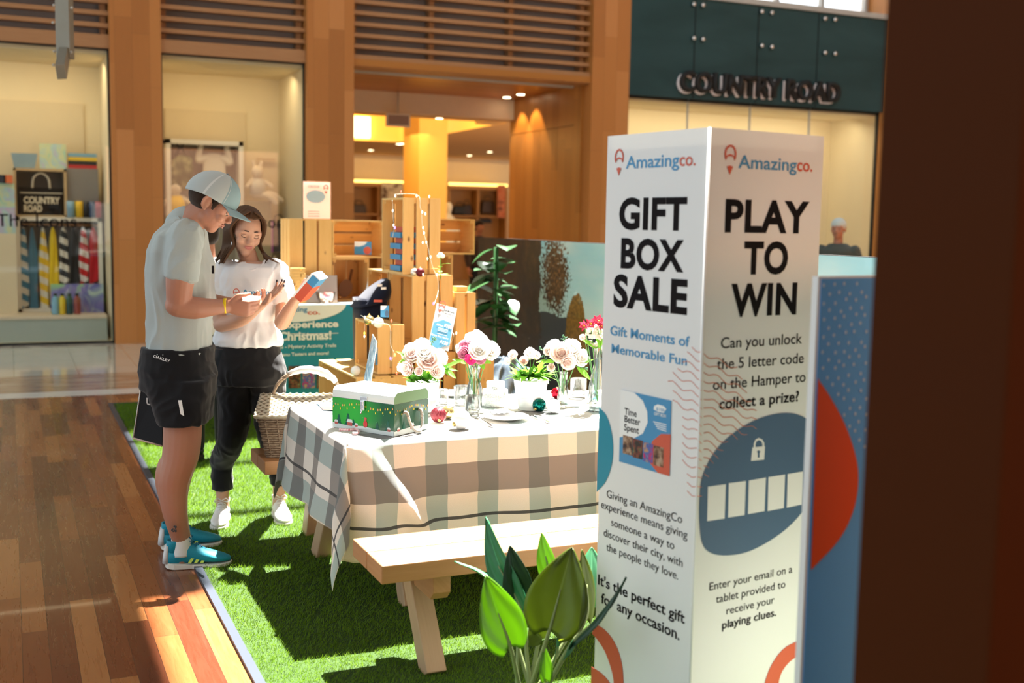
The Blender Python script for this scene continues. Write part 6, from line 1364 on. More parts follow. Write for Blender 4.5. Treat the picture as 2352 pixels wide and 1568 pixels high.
a, b = wq(560, 520), wq(628, 458); MB().bx((a.x+.02, WY+.05, .02), (b.x-.02, WY+.35, a.z+(b.z-a.z)*.98-.02)).build('plinth', plain('plinth_olive', (.34, .28, .17), .7), None, 'olive grey plinth under the cream teddy', 'plinth')
plush(407, 500, 1.1, ((.72, .60, .44), (.85, .52, .05)), 'soft toy in a yellow jumper hanging low in the white frame')
c = wq(495, 365); t = thing('knitted_top', (c.x, WY+.12, c.z-.2), 'cream knitted top hanging at the right of the white frame', 'clothes')
mb = MB(); mb.loft([((c.x, WY+.13, c.z-.20), (.16, 0, 0), (0, .04, 0)), ((c.x, WY+.13, c.z), (.15, 0, 0), (0, .045, 0)), ((c.x, WY+.13, c.z+.08), (.08, 0, 0), (0, .04, 0))]); mb.limb([(c.x-.12, WY+.13, c.z+.02), (c.x-.22, WY+.12, c.z-.02), (c.x-.17, WY+.12, c.z+.18)], [.05, .045, .04]); mb.limb([(c.x+.12, WY+.13, c.z+.02), (c.x+.22, WY+.12, c.z-.04), (c.x+.17, WY+.12, c.z+.16)], [.05, .045, .04]); skin_over(mb, 'knit', cloth('knit_cream', (.66, .60, .48)), t, .012, 2)
MB().loft([((c.x, WY+.14, c.z-.42), (.19, 0, 0), (0, .04, 0)), ((c.x, WY+.14, c.z-.20), (.16, 0, 0), (0, .045, 0))]).build('grey_skirt', cloth('grey_knit', (.36, .34, .30)), t)
for px0, px1, py0, py1, c, nm_, lab in ((597, 630, 505, 580, (.55, .12, .60), 'carry_bag', 'purple iridescent carry bag low in the middle window'), (629, 655, 512, 580, (.02, .022, .03), 'carry_bag', 'black carry bag right of the purple one')):
    a, b = wq(px0, py1), wq(px1, py0); t = thing(nm_, ((a.x+b.x)/2, WY+.1, a.z), lab, 'bag'); MB().box(((a.x+b.x)/2, WY+.12, (a.z+b.z)/2), (b.x-a.x, .1, b.z-a.z)).build('body', plain('carry_paper', c, .4), t)
    cx = (a.x+b.x)/2; MB().tube(crom([(cx-.05, WY+.06, b.z), (cx-.04, WY+.06, b.z+.1), (cx+.04, WY+.06, b.z+.1), (cx+.05, WY+.06, b.z)], 5), .008, 6).build('handle', M['black'], t)
a = wq(600, 581); MB().bx((b.x+.0, WY, .02), (a.x+.5, WY+.35, a.z-.002)).build('display_block', M['cream'], None, 'cream display block under the purple and black carry bags', 'block')
plush(628, 660, .85, ((.78, .62, .40), (.88, .60, .05)), 'cream soft toy in a yellow vest low in the middle window, by the tall crate')
# small wall hook rail in the middle window, faint poster in the right window
a = wq(618, 362); MB().box((a.x+.06, 16.24, a.z), (.26, .05, .02)).build('wall_ledge', wsh, None, 'small wooden wall ledge high in the middle window', 'ledge')
# shop mannequin and poster
c = PY(1031, 440, 24.0)
t = thing('mannequin', (c.x, c.y, 0), 'headless looking pale mannequin torso in a white top behind the crate tower', 'mannequin'); k_ = 1.05
mb = MB(); mb.loft([((c.x, 24, 1.0), (.15, 0, 0), (0, .1, 0)), ((c.x, 24, 1.25), (.13, 0, 0), (0, .1, 0)), ((c.x, 24, 1.5), (.18, 0, 0), (0, .12, 0)), ((c.x, 24, 1.68), (.12, 0, 0), (0, .09, 0)), ((c.x, 24, 1.75), (.05, 0, 0), (0, .05, 0))]); mb.ell((c.x, 24, 1.9), (.085, .1, .12)); mb.limb([(c.x, 24, 1.7), (c.x, 24, 1.85)], [.05, .05])
mb.limb([(c.x-.17, 24, 1.6), (c.x-.22, 23.95, 1.3), (c.x-.2, 23.9, 1.05)], [.05, .04, .035]); mb.limb([(c.x+.17, 24, 1.6), (c.x+.22, 23.95, 1.3), (c.x+.2, 23.9, 1.05)], [.05, .04, .035]); skin_over(mb, 'torso', M['white'], t, .015, 2)
MB().lathe([(0, 0), (.18, 0), (.18, .02), (.02, .03), (.02, 1.0), (0, 1.0)], (c.x, 24, 0), 20).build('stand', M['metal'], t)
# ================================================================== people
def skinmat(n, c, ruddy=(.5, .18, .12)):
    t = NT(n, .45, spec=.35, sss=.12); v = t.coord(); a = t.noise(v, 9, 3); b = t.noise(v, 70, 2)
    t.col(t.mix(a*.55, t.mix(b*.3, c, tuple(x*.82 for x in c)), ruddy)); t.bump(b, .06, .001); return t.mat
def smat(n, c, rough=.5, **k): return plain(n, c, rough, .04, 30, **k)
def head(mb, C, Rh, s=1., fem=False):
    """C head centre, Rh columns = right, forward, up"""
    P = lambda x, y, z: Vector(C)+Rh@Vector((x*s, y*s, z*s))
    E_ = lambda c, d, R2=I3: mb.ell(P(*c), (d[0]*s, d[1]*s, d[2]*s), Rh@R2, 18, 0, 12)
    E_((0, -.022, .035), (.076, .094, .084)); E_((0, .020, .020), (.068, .068, .075)); E_((0, .030, -.035), (.056 if fem else .060, .058, .066))
    E_((0, .056 if fem else .052, -.088 if fem else -.083), (.027 if fem else .033, .028, .024)); E_((0, .012, -.060), (.052 if fem else .059, .052, .042))
    for q in (-1, 1):
        E_((q*.037, .062, -.022), (.024, .022, .026)); E_((q*.031, .073, .028), (.026, .014, .009)); E_((q*.045, .045, .01), (.024, .03, .03))
        # ear
        mb.tube([P(q*(.080+.006*sin(a)), -.010-.019*sin(a), .002+.030*cos(a)) for a in np.linspace(-.4, 2.9, 14)], .0050*s, 8)
        E_((q*.075, -.010, -.002), (.007, .016, .027), rz(q*.25)); E_((q*.079, -.006, -.027), (.006, .009, .010)); 
        E_((q*.010, .093, -.026), (.0085, .010, .007))
    mb.limb([P(0, .080, .020), P(0, .090, .0), P(0, .101, -.018), P(0, .100, -.024)], [.009*s, .0085*s, .0105*s, .009*s], 10)
    E_((0, .084, -.047), (.021, .010, .0055)); E_((0, .083, -.056), (.019, .010, .006)); E_((0, .078, -.051), (.028, .012, .012))
def facebits(t, C, Rh, s, iris, lip, brow, fem, closed=.5):
    P = lambda x, y, z: Vector(C)+Rh@Vector((x*s, y*s, z*s))
    for q in (-1, 1):
        e = MB().ell(P(q*.031, .0705, .006), (.0125*s, .0115*s, .0115*s), Rh).build('eye', smat('eye_white', (.75, .72, .70), .2), t)
        MB().ell(P(q*.031+.000, .0795, .002), (.0055*s, .0035*s, .0055*s), Rh, 12).build('iris', smat('iris', iris, .15), e)
        mb = MB(); mb.grid(lambda u, v: P(q*.031+.0150*cos(pi*u), .0718+.0128*sin(pi*u)*(1-.25*v), .0145-.0165*v*(.25+.75*sin(pi*u))), 10, 5); mb.build('upper_eyelid', SKIN[0], e, thick=.0012)
        MB().tube([P(q*.031+.0150*cos(pi*u), .0725+.0120*sin(pi*u), .0145-.0155*(.25+.75*sin(pi*u))) for u in np.linspace(0, 1, 9)], .0011*s, 5).build('eyelashes', smat('lash', (.02, .012, .01)), e)
        MB().tube([P(q*(.014+.034*u), .0865-.019*u*u, .034-.006*u+.004*sin(pi*u)) for u in np.linspace(0, 1, 8)], [.0022*s, .0034*s, .0030*s, .0012*s], 6).build('eyebrow', smat('brow', brow), t)
    mb = MB(); mb.loft([(P(x*.92, .0925-.35*abs(x)**1.0*.6, -.0475+.11*abs(x)), Rh@Vector((0, .004*s, 0)), Rh@Vector((0, 0, (.0046*(1-(abs(x)/.027)**2)+.0006)*s))) for x in np.linspace(-.0245, .0245, 9)], n=8); mb.loft([(P(x*.92, .0920-.35*abs(x)*.6, -.0555+.10*abs(x)), Rh@Vector((0, .004*s, 0)), Rh@Vector((0, 0, (.0050*(1-(abs(x)/.024)**2)+.0006)*s))) for x in np.linspace(-.021, .021, 9)], n=8); mb.build('lips', smat('lips', lip, .35), t)
def hand(mb, W, dr, nr, s=1., side=1, curls=(.3, .35, .4, .45), thumb=.5, spread=.06, thumb_in=.35):
    """W wrist, dr towards fingers, nr palm normal (fingers curl towards it), side picks the thumb side"""
    dr = Vector(dr).normalized(); nr = Vector(nr); nr = (nr-dr*nr.dot(dr)).normalized(); sd = dr.cross(nr)*side; W = Vector(W); s *= .98
    mb.loft([(W-dr*.01*s, sd*.026*s, nr*.020*s), (W+dr*.025*s, sd*.034*s, nr*.017*s), (W+dr*.06*s, sd*.041*s, nr*.0155*s), (W+dr*.088*s, sd*.040*s, nr*.013*s), (W+dr*.096*s, sd*.034*s, nr*.009*s)], 16, p=2.6)
    tips = []
    for k in range(4):
        o_ = (.030-.0195*k)*s; b = W+dr*(.088-.004*abs(k-1)-.003*(k == 3))*s+sd*o_; L = [.041, .026, .022]; f_ = (.95, 1.05, .98, .80)[k]; a = curls[k]; d = (dr+sd*(spread*(1.2-k*.8))).normalized(); P = [b-d*.018*s]
        P.append(b); ang = 0; q = b
        for j, l in enumerate(L): ang += a*(1.0, 1.15, .7)[j]; dd = d*cos(ang)+nr*sin(ang); q = q+dd*l*f_*s; P.append(q)
        mb.limb(P, [.0095*s, .0095*s, .0088*s, .0080*s, .0066*s], 10); tips.append((P[-1], dd, k))
    b = W+dr*.022*s+sd*.026*s; d1 = (sd*.75+dr*.62+nr*.28).normalized(); d2 = (sd*(.55-thumb)+dr*.9+nr*(thumb_in+.1)).normalized(); P = [b-d1*.012*s, b, b+d1*.034*s, b+d1*.034*s+d2*.030*s, b+d1*.034*s+d2*.052*s+nr*.004*s]
    mb.limb(P, [.013*s, .014*s, .0115*s, .0105*s, .0078*s], 10); tips.append((P[-1], d2, 4)); return tips
# ------------------------------------------------------------------ the man
SKIN = [skinmat('skin_man', (.46, .235, .155), (.50, .17, .11))]
MD = 5.10
def m_(x, y, d=0.): return D(x, y, MD+d)
man = thing('person', Z(440, 1300, 0)*.5+Z(440, 1255, 0)*.5, 'man in grey cap, grey t-shirt and black shorts looking down at his hands', 'person')
px2m = lambda n, d=MD: n*d/F_
mb = MB()
cHm = m_(487, 468); hf = (rt*.80-UP*.60).normalized(); hr = fw.cross(UP)*-1; hu = None
pit_ = radians(36); fwd = (rt*cos(pit_)-UP*sin(pit_)).normalized(); fwd = (fwd+fw*.10).normalized(); up_ = (UP-fwd*UP.dot(fwd)).normalized(); right = fwd.cross(up_); RHm = Matrix((right, fwd, up_)).transposed()
head(mb, cHm, RHm, 1.06)
mb.limb([m_(432, 520), m_(448, 498), m_(468, 482)], [.066, .062, .060], 16)                       # neck
F = rt; S = fw
def torso(mb, rows, off=0., dep=0.):
    mb.loft([(m_(x, y, dep), F*(px2m(h)+off), S*(w_+off)) for x, y, h, w_ in rows], 30, p=2.4)
trows = [(412, 800, 66, .165), (414, 740, 68, .170), (417, 680, 70, .185), (416, 620, 68, .205), (414, 575, 60, .215), (418, 540, 50, .20), (424, 515, 36, .13)]
torso(mb, [(x, y, h-5, w_-.012) for x, y, h, w_ in trows])
mb.limb([m_(425, 552, -.17), m_(415, 630, -.22), m_(410, 696, -.20)], [.072, .064, .052], 16)   # near upper arm
mb.limb([m_(408, 700, -.20), m_(450, 707, -.17), m_(520, 703, -.10)], [.054, .050, .030], 16)   # near forearm
wr_ = m_(520, 703, -.10); tipsM = hand(mb, wr_+rt*.004, rt*1.0-UP*.12+fw*.10, UP*.35+fw*.85, 1.06, 1, (.55, .60, .62, .66), .55, .02, .55)
mb.limb([m_(425, 552, .17), m_(440, 630, .24), m_(462, 690, .22)], [.068, .058, .050], 14); mb.limb([m_(462, 692, .22), m_(515, 700, .16), m_(545, 700, .06)], [.050, .042, .030], 14)
hand(mb, m_(545, 700, .06), rt-fw*.25+UP*.05, UP*.8-fw*.3, 1.03, -1, (.5, .55, .6, .65), .4)
# legs: near one in front
def leg(mb, P, R_): mb.limb(P, R_, 18)
MA = Z(383, 1304, 0).lerp(Z(531, 1296, 0), .23); MB2 = Z(372, 1262, 0).lerp(Z(508, 1250, 0), .23); nl = Z(398, 1288, .02); ndep = nl.dot(fw)-MD
leg(mb, [m_(414, 850, -.08), m_(418, 960, -.11), m_(414, 1045, -.12), m_(398, 1110, -.13), m_(403, 1180, -.135), MA+UP*.13, MA+UP*.05], [.080, .084, .080, .072, .054, .042, .040])
mb.ell(m_(437, 1053, -.12), (.030, .045, .050), rz(AM-pi/2)); mb.ell(m_(380, 1100, -.13), (.045, .05, .11), rz(AM-pi/2))
leg(mb, [m_(420, 850, .10), m_(424, 960, .12), m_(422, 1035, .15), m_(408, 1095, .18), m_(404, 1150, .21), MB2+UP*.13, MB2+UP*.05], [.080, .082, .076, .066, .052, .042, .040])
body = skin_over(mb, 'body', SKIN[0], man, .0045, 3)
facebits(man, cHm, RHm, 1.06, (.10, .12, .08), (.42, .17, .13), (.07, .035, .02), False)
PH = lambda x, y, z: cHm+RHm@Vector((x*1.06, y*1.06, z*1.06))
hairm = cloth('short_hair_brown', (.035, .018, .010), .9)
# hair under the cap, sideburn, stubble
mb = MB(); mb.ell(PH(0, -.030, .022), (.0855, .092, .088), RHm, 22, 0, 14)
hb_ = skin_over(mb, 'hair', hairm, man, .005, 1)
me = hb_.data; bm_ = __import__('bmesh').new(); bm_.from_mesh(me); iv = RHm.transposed(); org = man.location
rem = []
for v in bm_.verts:
    q = iv@(v.co+org-cHm)/1.06
    if q.y > .020 or q.z < -.055+max(0, q.y+.03)*.9 or (abs(q.x) > .06 and q.z < .005 and q.y > -.028): rem.append(v)
__import__('bmesh').ops.delete(bm_, geom=rem, context='VERTS'); bm_.to_mesh(me); bm_.free()
MB().loft([(PH(.0765, .022, .035), RHm@Vector((.004, 0, 0)), RHm@Vector((0, .015, 0))), (PH(.0745, .020, .008), RHm@Vector((.004, 0, 0)), RHm@Vector((0, .010, 0))), (PH(.073, .021, -.014), RHm@Vector((.003, 0, 0)), RHm@Vector((0, .005, 0)))], 12).build('sideburn', hairm, man)
# cap
capm = NT('cap_cloth', .85, sheen=.2); capm.col((.44, .48, .47)); capf = NT('cap_front', .8); capf.col((.25, .36, .39)); capb = NT('cap_band', .85); capb.col((.62, .64, .62))
def capP(a, b, r=1.0):
    x, y, z = sin(a)*cos(b), cos(a)*cos(b), sin(b); return PH(.090*x*r, -.018+.112*y*r, .030+.108*z*r+.010*y)
mb = MB(); fr_ = []
for i in range(12):
    b0_, b1_ = -.10+i*(pi/2+.10)/12, -.10+(i+1)*(pi/2+.10)/12
mb.grid(lambda u, v: capP(u*2*pi, (-.06-.26*max(0, -cos(u*2*pi))**1.5)*(1-v)+pi/2*v), 72, 22)
for k, u in enumerate(mb.u):
    uu = u[0][0]*2*pi; aa = min(uu, 2*pi-uu); mb.m[k] = 1 if aa < .98 else (2 if 1.66 < aa < 1.83 else 0)
cap_ = mb.build('cap', [capm.mat, capf.mat, capb.mat], man, 'grey baseball cap with paler mesh back', thick=.003)
def brimP(u, v):
    a = (v-.5)*1.95; r0 = capP(a, -.06); q = (v-.5)*2; return r0 + RHm@Vector((0, .080*u*(1-.35*q*q), .012*u-.012*u*u-.020*q*q*u))*1.06
MB().grid(brimP, 12, 20).build('brim', capf.mat, cap_, thick=.004)
MB().ell(capP(0, pi/2, 1.0)+RHm@Vector((0, 0, .002)), (.009, .009, .005), RHm).build('button', smat('cap_button', (.16, .2, .21)), cap_)
MB().tube([capP(.98, b, 1.012) for b in np.linspace(-.04, pi/2, 16)], .0014, 5).build('seam', capb.mat, cap_)
# t-shirt
tsh = cloth('tshirt_grey', (.42, .46, .445), .9, var=.05)
mb = MB(); torso(mb, [(411, 808, 80, .188)]+[(x, y, h+1, w_+.004) for x, y, h, w_ in trows[:1]]+[(x, y, h+2, w_+.006) for x, y, h, w_ in trows[1:]]+[(430, 503, 26, .095)])
mb.limb([m_(424, 545, -.165), m_(418, 590, -.205), m_(418, 622, -.22)], [.082, .078, .070], 18)
mb.loft([(m_(418, 600, -.215), rt*.074, fw*.072), (m_(417, 634, -.22), rt*.071+UP*-.010, fw*.072), (m_(416, 641, -.222), rt*.071-UP*.012, fw*.072)], 24)
mb.limb([m_(426, 545, .165), m_(440, 600, .22), m_(446, 635, .235)], [.080, .075, .072], 16)
mb.limb([m_(404, 512), m_(425, 500)], [.05, .055], 14)
skin_over(mb, 'tshirt', tsh, man, .0065, 5, .006, .095, None, 3, (1, 1, .55))
MB().tube(crom([m_(407, 492, -.03), m_(414, 505, -.075), m_(440, 528, -.078), m_(462, 534, -.02)], 6), .0045, 6).build('collar', tsh, man)
MB().box(m_(489, 619, -.09), (.012, .004, .035), rz(AM-pi/2+.9)).build('chest_logo', ink, man)
# wristband
c0 = m_(517, 702, -.104); Rw = frame(fw, z=rt); MB().lathe([(.0315, -.006), (.0345, -.006), (.0345, .006), (.0315, .006), (.0315, -.006)], c0, 30, R=Rw@Matrix.Rotation(.18, 3, 'Y')).build('wristband', plain('band_yellow', (.90, .62, .0), .4), man, 'yellow rubber wristband')
# shorts
mb = MB(); mb.loft([(m_(410, 795), F*px2m(78), S*.178), (m_(409, 850), F*px2m(84), S*.19), (m_(410, 890), F*px2m(82), S*.185)], 26, p=2.4)
mb.loft([(m_(408, 870, -.08), F*px2m(78), S*.115), (m_(416, 930, -.11), F*px2m(62), S*.115), (m_(421, 968, -.12), F*px2m(54), S*.112), (m_(421, 972, -.12), F*px2m(53), S*.11)], 24, p=2.6)
mb.loft([(m_(430, 870, .09), F*px2m(64), S*.11), (m_(436, 930, .12), F*px2m(54), S*.11), (m_(440, 962, .14), F*px2m(50), S*.108)], 24, p=2.6)
mb.loft([(m_(466, 860, -.02), F*px2m(30), S*.12), (m_(472, 900, -.02), F*px2m(20), S*.11), (m_(462, 930, 0), F*px2m(12), S*.09)], 18)
skin_over(mb, 'shorts', M['blackcloth'], man, .0065, 4, .004, .09, None, 8)
def surf(mb_poly, nm, mat, par, th=.0006): pass
text('OAKLEY', m_(353, 820, -.206), (rt*.94-UP*.26+fw*-.1).normalized(), (UP*.96+rt*.22).normalized(), M['printwhite'], man, width=.078, cap=.0125, bold=.02, th=0, lift=.006, label='small white word on the shorts')
MB().add([m_(409, 919, -.245), m_(417, 919, -.245), m_(423, 955, -.245), m_(415, 951, -.245)], [(0, 1, 2, 3)]).build('leg_logo', M['printwhite'], man, thick=.003)
# tattoo, socks, shoes
mb = MB(); random.seed(6)
for k in range(12):
    q = m_(395+random.uniform(0, 11), 1208+random.uniform(-5, 16), -.197); mb.ell(q, (.0045, .003, .004), rz(AM-pi/2), 8, 0, 5)
mb.build('tattoo', smat('tattoo_ink', (.05, .05, .055)), man)
sockm = cloth('sock_white', (.78, .78, .78)); shoe_b = NT('shoe_teal', .6); nn = shoe_b.noise(shoe_b.coord(), 200, 1); shoe_b.col(shoe_b.mix(nn, (.0, .20, .30), (.01, .30, .42))); shoe_s = smat('shoe_sole', (.78, .74, .66), .6); shoe_g = smat('shoe_lime', (.62, .78, .12), .5); shoe_w = smat('shoe_heel_grey', (.62, .62, .62), .5)
def shoe(par, heel, toe, s, mats, stripes=None, lace=None, ank=None, tongue=True, nm='shoe', wide=1.):
    heel, toe = Vector(heel), Vector(toe); d = (toe-heel); L = d.length; d.normalize(); sd = UP.cross(d).normalized(); P = lambda u, w_, z: heel+d*(L*u)+sd*w_+UP*z
    sec = [(.0, .020, .012, .050), (.05, .033, .012, .062), (.18, .037, .014, .068), (.32, .037, .016, .074), (.45, .039, .018, .066), (.60, .044, .018, .052), (.75, .047, .018, .042), (.88, .040, .018, .034), (.97, .022, .018, .027), (1., .008, .018, .022)]
    mb = MB(); rings = []
    for u, w_, zb, zt in sec:
        w_ *= wide; r = []
        for k in range(20):
            a = 2*pi*k/20; cx = cos(a); cz = sin(a); r.append(P(u, math.copysign(abs(cx)**.75, cx)*w_*(1-.35*max(cz, 0)**1.5), zb+.006+(zt*s-zb)*(.5+.5*math.copysign(abs(cz)**.8, cz))))
        rings.append(r)
    mb.ring(rings); t = thing if 0 else None
    up = mb.build(nm, mats[0], par)
    mb = MB(); mb.loft([(P(.13, 0, .060), d*.036, sd*.028*wide), (P(.15, 0, .078*s), d*.040, sd*.032*wide), (P(.16, 0, .088*s), d*.042, sd*.033*wide)], 18, caps=False); mb.build('collar', mats[0], up, thick=.006)
    mb = MB(); pr_ = [[P(u, x*w_*wide*1.10, z) for u, x, w_ in ((q[0], 0, 0) for q in ())] for z in ()]
    def sole(z0, z1, g, nm_, mt, u0=0, u1=1.02):
        out = []
        us = [.0-.02, .03, .12, .25, .40, .55, .70, .84, .94, 1.0, 1.02]; ws = [.012, .030, .037, .037, .034, .040, .048, .046, .034, .016, .004]
        ring_ = [(u, w_*g*wide) for u, w_ in zip(us, ws)]; pts = ring_+[(u, -w_) for u, w_ in ring_[::-1]]
        mb = MB(); lo_ = [P(u, w_, z0+max(0, (u-.85))*.05+max(0, .08-u)*.06) for u, w_ in pts]; hi_ = [P(u*1.0, w_*.98, z1+(.010 if u < .3 else 0)*(1-u/.3)) for u, w_ in pts]
        mb.ring([lo_, hi_], smooth=False); mb.build(nm_, mt, up, bev=.003)
    sole(.001, .022, 1.08, 'sole', mats[1])
    if lace:
        mb = MB()
        for k in range(5):
            u = .38+.065*k; z = (.082-.0085*k)*s; mb.tube(crom([P(u, -.022, z-.010), P(u+.01, -.008, z), P(u+.015, .008, z), P(u, .022, z-.010)], 4), .0028, 6); mb.tube(crom([P(u, -.02, z-.008), P(u+.035, .0, z-.001), P(u+.05, .02, z-.016)], 4), .0024, 6)
        c = P(.36, 0, .088*s)
        for q in (-1, 1): mb.tube(crom([c, c+sd*.022*q+UP*.014, c+sd*.036*q+d*.01, c+sd*.02*q-UP*.004, c], 5), .0026, 6)
        mb.build('laces', lace, up)
        MB().loft([(P(.30, 0, .07*s), sd*.018, d*.006), (P(.27, 0, .100*s), sd*.021, d*.004), (P(.26, 0, .108*s), sd*.018, d*.003)], 12).build('tongue', mats[0], up)
    if stripes:
        for k in range(3):
            u = .33+.095*k; sg = -1
            MB().add([P(u, sg*.0385*wide, .030), P(u+.05, sg*.0400*wide, .030), P(u+.115, sg*.0345*wide, .056), P(u+.065, sg*.0345*wide, .058)], [(0, 1, 2, 3)]).build('stripe', stripes, up, thick=.004)
    if mats[2]:
        MB().loft([(P(-.005, 0, .028), d*.018, sd*.030*wide), (P(.0, 0, .058), d*.016, sd*.029*wide), (P(.02, 0, .072*s), d*.012, sd*.026*wide)], 14).build('heel_counter', mats[2], up)
    return up
h1_, t1_ = Z(383, 1304, .0), Z(531, 1296, .0); shoe(man, h1_, t1_, 1.5, (shoe_b.mat, shoe_s, shoe_w), shoe_g, smat('lace_blue', (.0, .14, .26)), wide=1.15)
h2_, t2_ = Z(372, 1262, .0), Z(508, 1250, .0); shoe(man, h2_, t2_, 1.5, (shoe_b.mat, shoe_s, shoe_w), shoe_g, smat('lace_blue_dark', (.0, .14, .26)), wide=1.15)
for a, b in ((MA+UP*.145, MA+UP*.06), (MB2+UP*.145, MB2+UP*.06)):
    MB().tube(crom([a, a.lerp(b, .5), b], 5), [.0445, .046, .050], 20).build('sock', sockm, man)
# what he holds
MB().box(m_(572, 689, -.04), (.075, .008, .05), rz(AM-pi/2)@Matrix.Rotation(-.9, 3, 'X')).build('small_card', smat('sticker_card', (.86, .86, .84)), None, 'small white card held at the man\'s fingertips', 'card')
# black shopping bag hanging behind his leg
t = thing('shopping_bag', m_(345, 1010, .10), 'black paper shopping bag with white edges held beside the man\'s thigh', 'bag'); bm1 = smat('bag_black', (.006, .0055, .0065), .85)
A_, B_2, C_, D_2 = m_(327, 868, .06), m_(372, 872, .02), m_(372, 1024, .0), m_(306, 1006, .08); off = fw*.11+rt*.02
MB().add([A_, B_2, C_, D_2, A_+off, B_2+off, C_+off+rt*.08, D_2+off], [(3, 2, 1, 0), (4, 5, 6, 7), (0, 1, 5, 4), (1, 2, 6, 5), (2, 3, 7, 6), (3, 0, 4, 7)]).build('body', bm1, t)
we = smat('bag_edge', (.72, .70, .66), .4); MB().tube([A_, D_2], .0032, 6).build('white_edge', we, t); MB().tube([D_2, C_], .0042, 6).build('bottom_edge', smat('bag_bottom', (.6, .4, .3)), t)
text('U', m_(337, 929, .035), rt, UP, we, t, width=.026, cap=.034, bold=.02, th=0, lift=.004)
MB().tube(crom([m_(340, 870, .05), m_(375, 840, .05), m_(400, 820, .08)], 5), .004, 6).build('handle', M['black'], t)
A_, B_2, C_, D_2 = m_(455, 960, .20), m_(471, 870, .2), m_(471, 1018, .2), m_(455, 1022, .2)
# ------------------------------------------------------------------ the woman
WD = 5.66; SKIN[0] = skinmat('skin_woman', (.60, .36, .25), (.56, .26, .17))
def f_(x, y, d=0.): return D(x, y, WD+d)
wom = thing('person', Z(575, 1200, 0), 'woman in white logo t-shirt and black trousers holding a blue and red box', 'person')
wsc = WD/F_
wt1, wt2 = Z(500, 1221, 0), Z(656, 1211, 0); wh1 = wt1+(Z(526, 1168, 0)-wt1).normalized()*.265; wh2 = wt2+(Z(622, 1160, 0)-wt2).normalized()*.265; WA = wh1.lerp(wt1, .24); WB = wh2.lerp(wt2, .24)
yaw_ = radians(30); pit_ = radians(20); rol_ = radians(-6)
base_f = (-fw*cos(yaw_)+rt*sin(yaw_)); fwd = (base_f*cos(pit_)-UP*sin(pit_)).normalized(); up_ = (UP-fwd*UP.dot(fwd)).normalized(); right = fwd.cross(up_)
up2 = (up_*cos(rol_)+right*sin(rol_)); right = fwd.cross(up2); RHw = Matrix((right, fwd, up2)).transposed(); cHw = f_(564, 533)
mb = MB(); head(mb, cHw, RHw, .98, True)
mb.limb([f_(578, 628, .02), f_(573, 600, .025), f_(563, 568, .045)], [.054, .047, .045], 16)
fr2 = rt*1.0; dp2 = fw
wrow = [(570, 800, 66, .105), (568, 770, 62, .10), (567, 735, 58, .098), (570, 700, 62, .112), (572, 665, 66, .125), (574, 635, 68, .11), (576, 612, 60, .085), (577, 600, 34, .06)]
def wt(mb, rows, off=0.):
    mb.loft([(f_(x, y), rt*(h*wsc+off), fw*(w_+off)) for x, y, h, w_ in rows], 30, p=2.3)
wt(mb, [(x, y, h-4, w_-.008) for x, y, h, w_ in wrow])
mb.limb([f_(512, 622, -.02), f_(500, 680, -.06), f_(508, 742, -.10)], [.048, .043, .037], 14); mb.limb([f_(508, 745, -.10), f_(555, 732, -.20), f_(602, 698, -.27)], [.040, .037, .023], 14)
tw1 = hand(mb, f_(602, 698, -.27), rt*.72+UP*.62-fw*.05, -fw*.25-rt*.35+UP*.35, .92, 1, (.10, .12, .15, .25), .35, .10)
mb.limb([f_(637, 620, .0), f_(651, 680, -.03), f_(648, 738, -.08)], [.048, .043, .037], 14); mb.limb([f_(648, 740, -.08), f_(664, 712, -.16), f_(680, 686, -.22)], [.040, .033, .023], 14)
tw2 = hand(mb, f_(681, 684, -.22), rt*.75+UP*.45-fw*.1, UP*.55-rt*.5-fw*.55, .90, -1, (.45, .48, .50, .55), .3, .03)
mb.limb([f_(540, 860), f_(541, 930, .0), f_(531, 1010, -.02), WA+UP*.32, WA+UP*.21, WA+UP*.12, WA+UP*.05], [.065, .062, .044, .038, .036, .033, .036], 14)
mb.limb([f_(612, 860), f_(616, 930), f_(624, 1010, -.03), WB+UP*.32, WB+UP*.22, WB+UP*.12, WB+UP*.05], [.065, .060, .042, .036, .034, .033, .036], 14)
skin_over(mb, 'body', SKIN[0], wom, .0048, 3)
facebits(wom, cHw, RHw, .98, (.06, .04, .03), (.50, .17, .15), (.03, .017, .012), True)
PW = lambda x, y, z: cHw+RHw@Vector((x*.98, y*.98, z*.98))
hm = NT('long_hair', .55, spec=.2); U, V, _ = hm.xyz(hm.coord('UV')); sx = hm.noise(hm.comb(V*60, U*1.2, 0.), 3, 3); gl_ = hm.noise(hm.coord(), 6, 1)
hm.col(hm.mix((sx*1.7-.4).clamp(), (.022, .010, .006), (.17, .085, .04))); hm.bump(sx, .3, .003)
hs = MB()
def scalp(u, v):
    a = (u-.5)*2*pi+pi; af = abs((a+pi) % (2*pi)-pi); k_ = min(max((af-.70)/.65, 0), 1); k_ = k_*k_*(3-2*k_); bl_o = .66*(1-k_)-.55*k_; b = bl_o+v*(pi/2-bl_o); x, y, z = sin(a)*cos(b), cos(a)*cos(b), sin(b); r = 1+.03*sin(a*14)*cos(b)
    lift = max(0, y)*0.0; return PW(.086*x*r, -.016+.103*y*r, .036+.096*z*r)
hs.grid(scalp, 60, 22); scal = hs.build('hair', hm.mat, wom, thick=.004)
random.seed(12)
def lock(P, w0, w1, nm='hair_lock'):
    Q = crom(P, 6); n = len(Q); mb = MB(); mb.tube(Q, [w0*.5, w0, w0, w1, w1*.5], 10, flat=.5); return mb.build(nm, hm.mat, scal)
